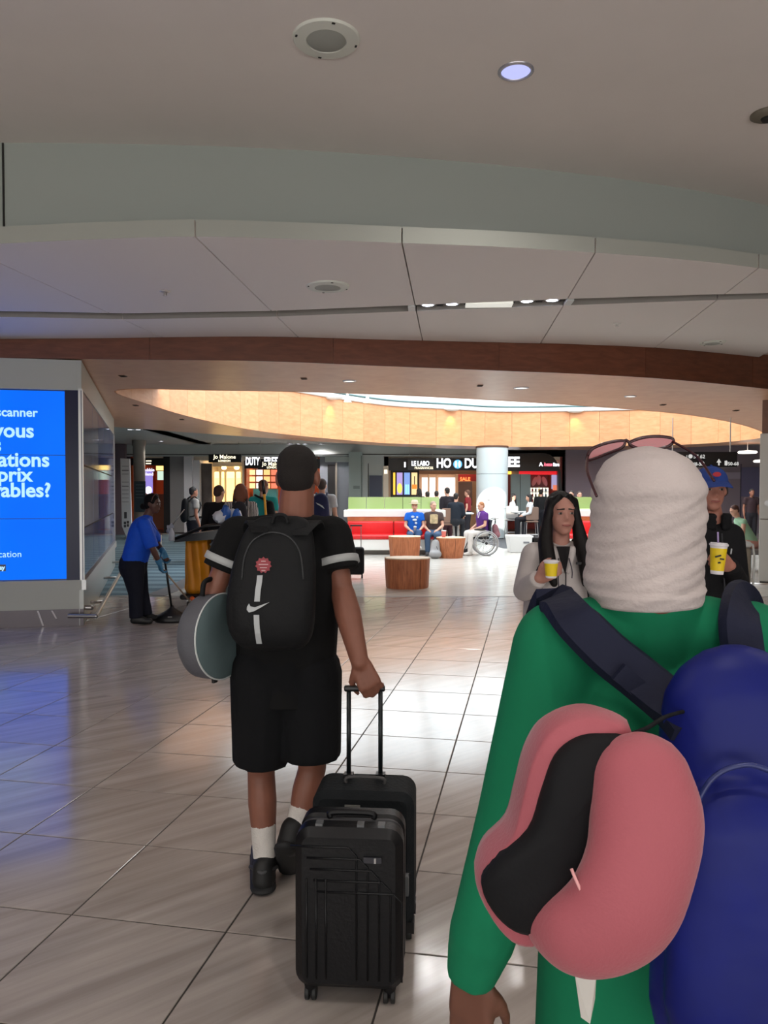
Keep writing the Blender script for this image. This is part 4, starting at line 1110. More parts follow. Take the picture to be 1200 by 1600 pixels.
class Fig:
    """a figure from joint positions in the place's own coordinates"""
    def __init__(self, name, label, J, skin_m, s=1.0, vox=.02, fat=1.0, loc=None, fwd=(0, 1, 0), group=None):
        self.J = {k: V(v) for k, v in J.items()}; J = self.J; self.s = s; self.vox = vox; self.fat = fat; self.skin = skin_m
        base = loc if loc is not None else ((J['ankL'] + J['ankR']) / 2).to_2d().to_3d()
        self.t = thing(name, label, 'person', base, group)
        self.fwd = V(fwd).normalized()
        hd = J.get('hd', self.fwd).normalized(); hu = J.get('hu', V((0, 0, 1)))
        x = hd.cross(hu).normalized(); hu = x.cross(hd).normalized()
        self.hx, self.hy, self.hz = x, hd, hu
        self.HM = Matrix((x, hd, hu)).transposed()
    def H(self, a, b, c):
        s = self.s; return self.J['head'] + (self.hx * a + self.hy * b + self.hz * c) * s
    def body(self, hands=None, feet=True, legs=True, arms=('L', 'R'), it=3, fa=1.0, nk=1.0):
        J, s, f = self.J, self.s, self.fat; mb = MB(); H = self.H; M = self.HM
        mb.ell(H(0, -.012, .03), (.075 * s, .093 * s, .088 * s), M)
        mb.ell(H(0, .026, -.03), (.061 * s, .064 * s, .084 * s), M)
        mb.ell(H(0, .05, -.09), (.036 * s, .034 * s, .027 * s), M)
        mb.cap(H(0, .082, .012), H(0, .101, -.026), .008 * s, .0105 * s)
        for q in (-1, 1):
            mb.ell(H(q * .011, .089, -.03), (.008 * s, .01 * s, .007 * s), M)
            mb.ell(H(q * .076, -.008, -.008), (.011 * s, .022 * s, .032 * s), M)
            mb.ell(H(q * .034, .056, -.028), (.022 * s, .02 * s, .022 * s), M)
        mb.cap(H(-.036, .07, .03), H(.036, .07, .03), .017 * s)
        mb.cap(H(-.014, .085, -.062), H(.014, .085, -.062), .0095 * s)
        mb.cap(J['neck'], H(0, -.02, -.06), .057 * s * nk, .053 * s * nk)
        sq = (self.fwd, .66)
        mb.cap(J['pelvis'], J['chest'], .135 * s * f, .145 * s * f, sq=sq)
        mb.cap(J['shoL'], J['shoR'], .052 * s)
        mb.cap(J['chest'], J['neck'], .11 * s, .06 * s, sq=sq)
        for q in arms:
            mb.cap(J['sho' + q], J['elb' + q], .048 * s * (.5 + .5 * f), .039 * s); mb.cap(J['elb' + q], J['elb' + q] * .7 + J['wri' + q] * .3, .038 * s * fa, .041 * s * fa)
            mb.cap(J['elb' + q] * .7 + J['wri' + q] * .3, J['wri' + q], .041 * s * fa, .027 * s * fa)
            hh = (hands or {}).get(q)
            dw = (J['wri' + q] - J['elb' + q]).normalized()
            if hh: hand(mb, J['wri' + q], **hh)
            else:
                inn_ = (J['pelvis'] - J['wri' + q]); hand(mb, J['wri' + q], dw, inn_, (1 if q == 'L' else -1), s)
        if legs:
            for q in 'LR':
                mb.cap(J['hip' + q], J['kne' + q], .085 * s * f, .054 * s)
                k, a = J['kne' + q], J['ank' + q]
                mb.cap(k, k * .65 + a * .35, .053 * s, .056 * s); mb.cap(k * .65 + a * .35, a, .056 * s, .036 * s)
                if feet:
                    mb.cap(a + V((0, 0, -.01 * s)), J['toe' + q], .04 * s, .035 * s)
        o = blob('body', mb, self.skin, self.t, self.vox, it); self.b = o
        return o
    def face(self, lips=M_lip, brow=M_brow, glasses=False):
        H, s, M = self.H, self.s, self.HM
        for q in (-1, 1):
            e = MB().ell(H(q * .031, .078, .004), (.0125 * s, .0095 * s, .0058 * s), M, 12, 8).build('eye', M_eye, self.b, True)
            MB().ell(H(q * .031, .087, .004), (.0062 * s, .005 * s, .0064 * s), M, 10, 6).build('iris', M_iris, self.b, True)
            MB().cap(H(q * .014, .0875, .027), H(q * .048, .078, .024), .0045 * s, .003 * s, seg=8).build('eyebrow', brow, self.b, True)
        MB().cap(H(-.02, .089, -.0605), H(0, .0955, -.062), .0045 * s, .006 * s, seg=8).cap(H(0, .0955, -.062), H(.02, .089, -.0605), .006 * s, .0045 * s, seg=8).build('mouth', lips, self.b, True)
    def shirt(self, mat, sleeve=.5, long=False, loose=.02, hem=None, name='shirt', vox=None, flare=1.0, collar=.066, hw=None, it=4, trap=False):
        """sleeve: fraction of the upper arm covered, or long"""
        J, s, f = self.J, self.s, self.fat; mb = MB(); sq = (self.fwd, .7)
        hemp = J['pelvis'] + (J['pelvis'] - J['chest']).normalized() * ((.1 if hem is None else hem) * s)
        r0 = .14 * s * f + loose
        mb.cap(hemp, J['chest'], r0 * flare, .15 * s * f + loose, f0=True, sq=sq, seg=20)
        mb.cap(J['shoL'], J['shoR'], .062 * s + loose * .3)
        mb.cap(J['chest'], J['neck'] - V((0, 0, .02 * s)), .13 * s + loose * .5, .07 * s, sq=sq)
        if collar: mb.cap(J['neck'] - V((0, 0, .03 * s)), J['neck'] + V((0, 0, .012 * s)), collar * s + .004, collar * s, f1=True)
        for q in 'LR':
            a, b, c = J['sho' + q], J['elb' + q], J['wri' + q]
            mb.cap(J['neck'] + (a - J['neck']) * .25 + V((0, 0, -.02 * s)), a, .062 * s, .06 * s + loose * .3)
            r = (.054 * s) * (.5 + .5 * f) + loose * .55
            if long:
                mb.cap(a, b, r + .004, r * .86); mb.cap(b, c, r * .86, .036 * s + loose * .35, f1=True)
            elif sleeve: mb.cap(a, a + (b - a) * sleeve, r + .004, r * 1.06, f1=True)
        return blob(name, mb, mat, self.t, vox or self.vox, it)
    def pants(self, mat, length=1.0, loose=.018, name='trousers', vox=None, bell=1.0, it=4, top=.1):
        """length 1 = to the ankle, .5 = to the knee"""
        J, s, f = self.J, self.s, self.fat; mb = MB(); sq = (self.fwd, .78)
        ax = (J['chest'] - J['pelvis']).normalized()
        mb.cap(J['pelvis'] - ax * .02 * s, J['pelvis'] + ax * top * s, .145 * s * f + loose, .135 * s * f + loose * .6, f1=True, sq=sq)
        for q in 'LR':
            h, k, a = J['hip' + q], J['kne' + q], J['ank' + q]
            if length <= .5:
                e = h + (k - h) * (length / .5); mb.cap(h, e, .095 * s * f + loose, (.078 * s + loose) * bell, f1=True)
            else:
                e = k + (a - k) * ((length - .5) / .5); mb.cap(h, k, .095 * s * f + loose, .062 * s + loose); mb.cap(k, e, .062 * s + loose, (.046 * s + loose) * bell, f1=True)
        return blob(name, mb, mat, self.t, vox or self.vox, it)
    def shoes(self, mat, sole=None, vox=None):
        J, s = self.J, self.s
        for q in 'LR':
            a, t = J['ank' + q], J['toe' + q]; d = (t - a); d = d.normalized()
            mb = MB(); heel = a - V((0, 0, .03 * s)) - V((d.x, d.y, 0)) * .035 * s
            mb.cap(heel, t, .044 * s, .04 * s); mb.cap(a, (a + t) / 2, .045 * s, .042 * s); mb.cap(a + V((0, 0, .02 * s)), heel, .046 * s, .044 * s)
            sh = blob('shoe', mb, mat, self.t, vox or min(self.vox, .014), 2)
    def hair_short(self, mat, k=1.0, back=.0):
        H, s, M = self.H, self.s, self.HM; mb = MB()
        mb.ell(H(0, -.022, .042), (.08 * s * k, .092 * s * k, .086 * s * k), M); mb.ell(H(0, -.05, -.005 - back), (.07 * s * k, .058 * s, .07 * s), M)
        return blob('hair', mb, mat, self.t, min(self.vox, .012), 2)
    def hair_long(self, mat, length=.3, w=.06, front=.03, name='hair'):
        H, s, M = self.H, self.s, self.HM; mb = MB()
        mb.ell(H(0, -.02, .042), (.086 * s, .098 * s, .09 * s), M); mb.ell(H(0, -.06, -.02), (.08 * s, .06 * s, .09 * s), M)
        for q in (-1, 1):
            a = H(q * .075, front - .03, .02); b = H(q * .088, front - .03, -.1); c = H(q * .1, front, -.12) + V((0, 0, -(length - .1) * s))
            mb.cap(a, b, .03 * s, w * .7 * s); mb.cap(b, c, w * .7 * s, w * .45 * s)
        mb.cap(H(0, -.07, -.02), H(0, -.08, -.1) + V((0, 0, -(length - .15) * s)), .08 * s, .06 * s, sq=(self.hy, .5))
        return blob(name, mb, mat, self.t, min(self.vox, .012), 2)

def tmpl(base, heading, H=1.72, pose='stand', seat=.45, lean=0.0, arms='down', step=.0):
    """joints of a person standing / walking / sitting at base, facing heading (radians from +Y, counter-clockwise)"""
    s = H / 1.75; R = Matrix.Rotation(heading, 3, 'Z'); b = V(base)
    J = {}
    if pose == 'sit':
        pz = seat + .1 * s
        J['pelvis'] = (0, 0, pz); J['chest'] = (0, .02 + lean, pz + .36 * s); J['neck'] = (0, .03 + lean * 1.3, pz + .53 * s); J['head'] = (0, .06 + lean * 1.5, pz + .69 * s)
        for q, x in (('L', -1), ('R', 1)):
            J['sho' + q] = (x * .18 * s, .01 + lean * 1.15, pz + .46 * s); J['elb' + q] = (x * .24 * s, .06 + lean * .8, pz + .18 * s); J['wri' + q] = (x * .12 * s, .27 + lean * .6, pz + .08 * s)
            J['hip' + q] = (x * .09 * s, .03, pz - .02); J['kne' + q] = (x * .12 * s, .43 * s, seat + .06 * s); J['ank' + q] = (x * .11 * s, .45 * s, .08 * s); J['toe' + q] = (x * .12 * s, .6 * s, .045)
    else:
        J['pelvis'] = (0, 0, .95 * s); J['chest'] = (0, .01 + lean, 1.28 * s); J['neck'] = (0, .0 + lean * 1.4, 1.47 * s); J['head'] = (0, .03 + lean * 1.6, 1.632 * s)
        for q, x in (('L', -1), ('R', 1)):
            J['sho' + q] = (x * .185 * s, lean * 1.2, 1.42 * s); J['elb' + q] = (x * .235 * s, -.03 + lean, 1.12 * s); J['wri' + q] = (x * .245 * s, .05 + lean, .87 * s)
            J['hip' + q] = (x * .085 * s, 0, .93 * s); J['kne' + q] = (x * .095 * s, .02 + x * step * .5, .5 * s); J['ank' + q] = (x * .1 * s, -.02 + x * step, .085 * s + abs(step) * .1 * (x < 0)); J['toe' + q] = (x * .11 * s, .13 * s + x * step, .04)
        if arms == 'bent':
            for q, x in (('L', -1), ('R', 1)): J['wri' + q] = (x * .12 * s, .24 * s, 1.12 * s)
    out = {k: b + R @ V(v) for k, v in J.items()}
    f = R @ V((0, 1, 0)); out['hd'] = f
    return out, f, s

# ---------------------------------------------------------------- man in black with the wheeled case (seen from behind)
def man():
    Y0 = 3.06
    J = dict(head=P(466, 745, Y0 + .05), neck=P(462, 812, Y0), chest=P(450, 900, Y0), pelvis=P(446, 1035, Y0 + .02),
             shoL=P(372, 838, Y0), shoR=P(518, 838, Y0), elbL=P(334, 925, Y0 - .03), elbR=P(536, 928, Y0 - .06), wriL=P(332, 1010, Y0 + .12), wriR=P(562, 1034, 2.84),
             hipL=P(412, 1050, Y0), hipR=P(482, 1050, Y0 + .02), kneL=P(408, 1205, Y0 + .06), kneR=P(488, 1200, Y0 + .03), ankL=P(414, 1362, Y0 + .02), ankR=P(462, 1303, Y0 - .02),
             toeL=P(408, 1378, Y0 + .24), toeR=P(452, 1368, Y0 + .14))
    J['ankL'].z = .095; J['toeL'].z = .05; J['toeR'].z = .05
    J['hd'] = V((.1, 1, -.02))
    f = Fig('person', 'man in black shirt and shorts pulling a wheeled case, seen from behind', J, SK_man, 1.06, .007, 1.12, fwd=(0, 1, 0), loc=(P(440, 1390, Y0).x, Y0, 0))
    hd = (V((598, 0, 0)), )
    f.body(hands={'R': dict(d=P(580, 1075, 2.83) - P(563, 1036, 2.84), nrm=(.2, 1, -.3), side=-1, s=1.12, curl=.6, thumb=.55)}, it=2, fa=1.2, nk=1.22)
    blk = fabric('tee_black', (13, 13, 14), .9); sh = f.shirt(blk, sleeve=.62, loose=.035, hem=.14, vox=.009, flare=1.0, collar=.074, trap=True)
    # sleeve stripes
    for q in 'LR':
        a, b = f.J['sho' + q], f.J['elb' + q]; d = b - a
        r = .054 * 1.06 * 1.06 + .035 * .55
        MB().cap(a + d * .4, a + d * .52, r * 1.055 + .006, r * 1.06 + .006, f0=True, f1=True, seg=28).build('sleeve_stripe', pm('stripe_grey', (168, 170, 170), .7), sh, True)
    so = f.pants(fabric('shorts_black', (11, 12, 15), .9), length=.44, loose=.024, name='shorts', vox=.009, bell=1.12)
    # socks
    wsock = fabric('sock_white', (206, 200, 194), .9, bump=.5, bs=160)
    for q in 'LR':
        k, a = f.J['kne' + q], f.J['ank' + q]
        mb = MB().cap(k + (a - k) * .56, a + (a - k) * .06, .053, .045, f0=True)
        blob('sock', mb, wsock, f.t, .008, 2)
    M_sh = pm('sneaker_black', (14, 14, 15), .6); M_so = pm('sneaker_sole', (24, 24, 25), .7)
    for q in 'LR':
        a, t = f.J['ank' + q], f.J['toe' + q]
        if q == 'L':
            mb = MB().cap(a + V((0, -.03, -.045)), t, .05, .045).cap(a + V((0, 0, .0)), (a + t) / 2, .055, .05).cap(a + V((0, -.035, .0)), a + V((0, -.04, -.05)), .045, .046)
            sh_ = blob('shoe', mb, M_sh, f.t, .008, 2)
            MB().cap(V((a.x, a.y - .045, .018)), V((t.x, t.y + .01, .018)), .052, .05, sq=(V((0, 0, 1)), .36)).build('sole', M_so, sh_, True)
            MB().tube([a + V((-.055, -.03, .0)), a + V((0, -.085, .0)), a + V((.055, -.03, .0))], .008, 8).build('heel_tab', pm('tab_grey', (60, 60, 62), .6), sh_, True)
        else:
            d = (t - a).normalized(); hl = a + V((-.02, -.05, -.01))
            mb = MB().cap(hl, t, .05, .046).cap(a, (a + t) / 2, .055, .05).cap(a + V((-.01, -.02, .03)), hl, .048, .048)
            sh_ = blob('shoe', mb, M_sh, f.t, .008, 2)
            MB().cap(hl + V((-.012, -.03, -.01)), t + V((0, -.03, -.025)), .044, .042, sq=(V((0, 1, .5)), .4)).build('sole', M_so, sh_, True)
    # close-cropped hair
    H, s, M = f.H, f.s, f.HM
    mb = MB().ell(H(0, -.018, .042), (.079 * s, .093 * s, .081 * s), M).ell(H(0, -.045, -.0), (.072 * s, .066 * s, .072 * s), M)
    blob('hair', mb, pm('hair_cropped', (26, 20, 18), .9, bump=.6, bscale=300), f.t, .007, 1)
    # trimmed beard line on the jaw
    return f
man()

# ---------------------------------------------------------------- person in green with headscarf (closest)
def green():
    Y0 = 1.34
    J = dict(head=P(1008, 812, Y0 + .02), neck=P(1020, 925, Y0), chest=P(1020, 1150, Y0 + .02), pelvis=P(1010, 1500, Y0 + .06),
             shoL=P(872, 1010, Y0 + .02), shoR=P(1172, 1010, Y0 + .02), elbL=P(806, 1275, Y0 - .02), elbR=P(1235, 1290, Y0 - .02), wriL=P(738, 1515, Y0 + .02), wriR=P(1250, 1540, Y0 + .1),
             hipL=P(960, 1520, Y0 + .05), hipR=P(1070, 1520, Y0 + .05))
    for q, x in (('L', .42), ('R', .53)):
        J['kne' + q] = V((x, Y0 + .1, .44)); J['ank' + q] = V((x, Y0 + .06, .09)); J['toe' + q] = V((x, Y0 + .22, .045))
    J['hd'] = V((.1, 1, 0))
    f = Fig('person', 'person in a green top with a pale headscarf and sunglasses, closest to the camera', J, SK_brown, 1.0, .008, 1.08, fwd=(0, 1, 0))
    f.body(hands={'L': dict(d=(-.02, .05, -1), nrm=(.5, .8, 0), side=1, s=1.08, curl=.12, spread=.1, thumb=.3)}, it=2)
    g = fabric('sweater_green', (12, 112, 76), .85, .06, .15, 30)
    J = f.J; mb = MB(); sq = (V((0, 1, 0)), .62)
    mb.cap(J['pelvis'] + V((.0, 0, -.42)), J['chest'], .215, .19, f0=True, sq=sq, seg=24)
    mb.cap(J['shoL'], J['shoR'], .072); mb.cap(J['chest'], J['neck'] - V((0, 0, .03)), .17, .075, sq=sq)
    mb.cap((J['shoL'] + J['neck']) / 2 - V((0, 0, .03)), J['shoL'], .075, .072); mb.cap((J['shoR'] + J['neck']) / 2 - V((0, 0, .03)), J['shoR'], .075, .072)
    for q in 'LR':
        mb.cap(J['sho' + q], J['elb' + q], .082, .068); mb.cap(J['elb' + q], J['elb' + q] * .25 + J['wri' + q] * .75, .068, .06); mb.cap(J['elb' + q] * .25 + J['wri' + q] * .75, J['wri' + q] + (J['wri' + q] - J['elb' + q]).normalized() * .02, .062, .044, f1=True)
    sw = blob('sweater', mb, g, f.t, .009, 5)
    lg = MB()
    f.pants(fabric('trousers_dark', (30, 34, 44)), 1.0, .02, vox=.014)
    f.shoes(pm('shoe_dark', (30, 30, 32), .6))
    # headscarf: wrapped cloth with spiral folds, tapering into the collar
    hc = J['head']; rings = []; N = 72; K = 60
    prof = [(0.0, .012), (.03, .045), (.09, .072), (.18, .088), (.32, .0955), (.45, .0975), (.6, .0985), (.75, .101), (.86, .102), (.93, .098), (1.0, .094)]
    zt, zb = P(1008, 697, Y0).z, P(1010, 940, Y0).z
    def pr(t):
        for i in range(len(prof) - 1):
            if prof[i][0] <= t <= prof[i + 1][0]:
                k = (t - prof[i][0]) / (prof[i + 1][0] - prof[i][0]); 
                return prof[i][1] + (prof[i + 1][1] - prof[i][1]) * k
        return prof[-1][1]
    for i in range(K + 1):
        t = (i / K) ** 1.0; rg = []
        for j in range(N):
            a = 2 * PI * j / N
            r = pr(t); fold = 0
            ph = t * 74 + 8.0 * math.cos(a - .2) + 1.2 * math.cos(a * 2 + t * 3)
            amp = .0027 * min(1, max(0, (t - .22) * 6))
            fold = amp * (abs(math.sin(ph * .5)) - .5) + amp * .6 * math.sin(ph * .37 + 2 * a)
            # broad first wrap
            if .2 < t < .34: fold += .005 * math.sin((t - .2) / .14 * PI) 
            rr = r + fold
            rg.append(V((hc.x + .004 * math.sin(t * 5) + rr * .98 * math.cos(a), hc.y + .0 + rr * 1.16 * math.sin(a) - .012 * (t > .9) , zt + (zb - zt) * t + .006 * math.sin(a + 1) * t)))
        rings.append(rg)
    sc = MB().loft(rings).build('headscarf', fabric('scarf_grey', (182, 171, 168), .95, .05, .3, 120), f.t, True)
    return f
gf = green()
# sunglasses pushed up on the headscarf
def sunglasses():
    c = gf.J['head'].copy(); Y0 = c.y
    zc = P(985, 697, Y0 + .06).z
    t = thing('sunglasses', 'red-tinted sunglasses pushed up on the pale headscarf', 'sunglasses', (c.x, Y0 + .07, zc))
    M_fr = pm('sunglass_frame', (52, 14, 22), .25); M_ln = pm('sunglass_lens', (150, 30, 38), .12, spec=.7)
    Yg = Y0 + .075
    L = [P(918, 718, Yg), P(925, 702, Yg), P(950, 692, Yg), P(975, 689, Yg), P(972, 699, Yg), P(950, 708, Yg), P(930, 716, Yg)]
    R = [P(984, 692, Yg), P(1005, 684, Yg), P(1030, 682, Yg), P(1052, 686, Yg), P(1046, 696, Yg), P(1022, 702, Yg), P(996, 700, Yg)]
    for nm, pts in (('left', L), ('right', R)):
        ln = MB().slab(crom(pts, 4, True), (0, .004, .0)).build('lens', M_ln, t, 'auto')
        MB().tube(crom([p + V((0, .002, 0)) for p in pts], 4, True), .0034, 8, closed=True).build('rim', M_fr, t, True)
    MB().tube([L[3], (L[3] + R[0]) / 2 + V((0, .006, .004)), R[0]], .003, 8).build('bridge', M_fr, t, True)
    for a, sx in ((P(919, 712, Yg), -1), (P(1051, 690, Yg), 1)):
        b = V((c.x + sx * .098, Y0 + .02, a.z - .03)); e = V((c.x + sx * .1, Y0 - .05, a.z - .075))
        MB().tube(crom([a, b, e], 5), .0024, 8).build('temple', M_fr, t, True)
sunglasses()
# blue backpack of the person in green
def blue_pack():
    M_b = pm('pack_blue_nylon', (13, 24, 104), .5, var=.25, vscale=5, bump=.6, bscale=7, spec=.22); M_n = fabric('strap_navy', (18, 22, 44), .7)
    Y = 1.12
    c = P(1160, 1320, Y + .0)
    t = thing('backpack', 'shiny blue backpack worn by the person in green', 'backpack', c)
    mb = MB()
    top, bot = P(1150, 1125, Y + .03), P(1172, 1560, Y)
    mb.cap(top, bot, .115, .15, sq=(V((0, 1, 0)), .55), seg=22); mb.cap(P(1120, 1130, Y + .04), P(1190, 1115, Y + .04), .055, .055)
    mb.cap(P(1155, 1330, Y - .05), P(1175, 1560, Y - .06), .1, .125, sq=(V((0, 1, 0)), .5), seg=20)
    bd = blob('body', mb, M_b, t, .009, 5)
    zp = [P(x, y, Y - .075) for x, y in ((1085, 1135), (1110, 1090), (1150, 1075), (1195, 1085))]
    MB().tube(crom([P(1062, 1420, 1.045), P(1075, 1300, 1.05), P(1110, 1220, 1.05), P(1165, 1195, 1.045), P(1215, 1210, 1.045)], 6), .004, 8).build('zipper', pm('zip_pale', (34, 44, 100), .4), t, True)
    def strap(pts, w_, name='strap'):
        P_ = crom(pts, 6); rings = []
        for i, p in enumerate(P_):
            d = (P_[min(i + 1, len(P_) - 1)] - P_[max(i - 1, 0)]).normalized(); n = V((0, -1, .25)); lat = d.cross(n).normalized(); n = lat.cross(d).normalized()
            rings.append([p + lat * (w_ / 2) * a + n * .010 * b for a, b in ((-1, -.6), (-.8, 1), (.8, 1), (1, -.6), (.8, -1), (-.8, -1))])
        MB().loft(rings).build(name, M_n, t, 'auto')
    strap([P(850, 990, 1.44), P(862, 945, 1.39), P(876, 941, 1.335), P(902, 970, 1.262), P(950, 1018, 1.235), P(1000, 1058, 1.215), P(1050, 1100, 1.175), P(1085, 1140, 1.12)], .076)
    strap([P(1178, 990, 1.44), P(1166, 942, 1.385), P(1160, 940, 1.33), P(1158, 972, 1.262), P(1163, 1020, 1.235), P(1166, 1070, 1.2), P(1168, 1120, 1.14)], .072)
    strap([P(1112, 1098, 1.15), P(1125, 1068, 1.16), P(1150, 1066, 1.16), P(1160, 1095, 1.15)], .02, 'grab_loop')
    MB().box(P(985, 1065, 1.205), (.05, .012, .03), 0, Matrix.Rotation(.7, 3, 'Y')).build('buckle', M_n, t)
blue_pack()
# pink neck pillow hanging from the backpack
def pillow():
    Y = .93
    t = thing('neck_pillow', 'pink neck pillow with black lining hanging on the blue backpack', 'pillow', P(930, 1340, Y))
    M_p = pm('pillow_pink', (160, 78, 88), .7, var=.05, vscale=6, bump=.12, bscale=200, sheen=.2); M_k = fabric('pillow_black', (14, 14, 17), .8)
    # right lobe and bottom: plump tube of varying section
    pts = [P(1003, 1225, Y - .01), P(1010, 1280, Y - .02), P(1000, 1350, Y - .03), P(970, 1420, Y - .03), P(915, 1455, Y - .02), P(868, 1450, Y)]
    rad = [.062, .068, .066, .066, .056, .036]
    cp = crom(pts, 5); n = len(cp); mb = MB()
    rr = crom([V((r, 0, 0)) for r in rad], 5)
    for i in range(n - 1): mb.cap(cp[i], cp[i + 1], rr[i].x, rr[i + 1].x, sq=(V((0, 1, 0)), .72), seg=20)
    blob('cushion', mb, M_p, t, .006, 6)
    # left lobe, folded so that its black lining faces the camera
    out = [P(x, y, Y + .035) for x, y in ((985, 1142), (945, 1115), (900, 1113), (855, 1135), (828, 1180), (812, 1240), (795, 1300), (757, 1340), (746, 1378), (768, 1432), (806, 1468), (850, 1460), (905, 1380), (935, 1300), (945, 1220))]
    sm = crom(out, 4, True); cn = sum(sm, V()) / len(sm)
    def ring(k, dy): return [cn + (p - cn) * k + V((0, dy, 0)) for p in sm]
    MB().loft([ring(.93, .055), ring(1.0, .035), ring(1.02, .01), ring(.985, -.016), ring(.945, -.022)]).build('lobe_shell', M_p, t, True)
    inn_ = [P(x, y, Y + .012) for x, y in ((978, 1155), (940, 1146), (900, 1152), (866, 1180), (845, 1235), (824, 1295), (770, 1345), (752, 1382), (775, 1428), (812, 1455), (850, 1448), (905, 1380), (935, 1300), (945, 1220))]
    si = crom(inn_, 4, True); ci = sum(si, V()) / len(si)
    MB().loft([[ci + (p - ci) * k + V((0, dy, 0)) for p in si] for k, dy in ((1.0, .012), (1.0, -.006), (.93, -.018), (.6, -.026), (.05, -.028))]).build('lining', M_k, t, True)
    MB().tube(crom([P(893, 1358, Y - .03), P(900, 1375, Y - .04), P(908, 1392, Y - .045)], 4), .0022, 6).build('seam', pm('seam_pale', (220, 160, 160), .6), t, True)
    tg = [P(898, 1520, Y + .02), P(932, 1520, Y + .02), P(930, 1560, Y + .03), P(922, 1600, Y + .05), P(908, 1590, Y + .05)]
    MB().slab(tg, (0, .002, 0)).build('care_tag', pm('tag_white', (200, 196, 190), .7), t)
    MB().tube(crom([P(975, 1150, Y + .05), P(1010, 1138, Y + .1), P(1040, 1120, Y + .15), P(1075, 1110, Y + .2)], 4), .003, 8).build('hanging_cord', M_k, t, True)
pillow()
# ================================================================== THINGS CARRIED BY THE TRAVELLERS
from mathutils.bvhtree import BVHTree
def bvh(ob):
    o_ = org(ob); me = ob.data
    return BVHTree.FromPolygons([v.co + o_ for v in me.vertices], [tuple(p.vertices) for p in me.polygons])
def onto(tree, px, py, off=.004):
    d = ray(px, py).normalized(); h = tree.ray_cast(V((0, 0, EYE)), d)
    return (h[0] - d * off) if h[0] is not None else None
def decal(name, mat, parent, tree, pts, off=.004, thick=.003):
    vs = [onto(tree, x, y, off) for x, y in pts]
    vs = [v for v in vs if v is not None]
    return MB().slab(vs, (0, thick, 0)).build(name, mat, parent)
def ribbon(name, mat, parent, tree, pts, wpx, off=.004):
    """flat strip following a surface"""
    rg = []
    for (x, y) in pts:
        a, b = onto(tree, x - wpx / 2, y, off), onto(tree, x + wpx / 2, y, off)
        if a is None or b is None: continue
        rg.append([a, b, b + V((0, .004, 0)), a + V((0, .004, 0))])
    return MB().loft(rg).build(name, mat, parent)
M_pk = fabric('pack_black', (18, 19, 21), .7, .1, .3, 50); M_wh = pm('print_grey_white', (176, 180, 182), .6)
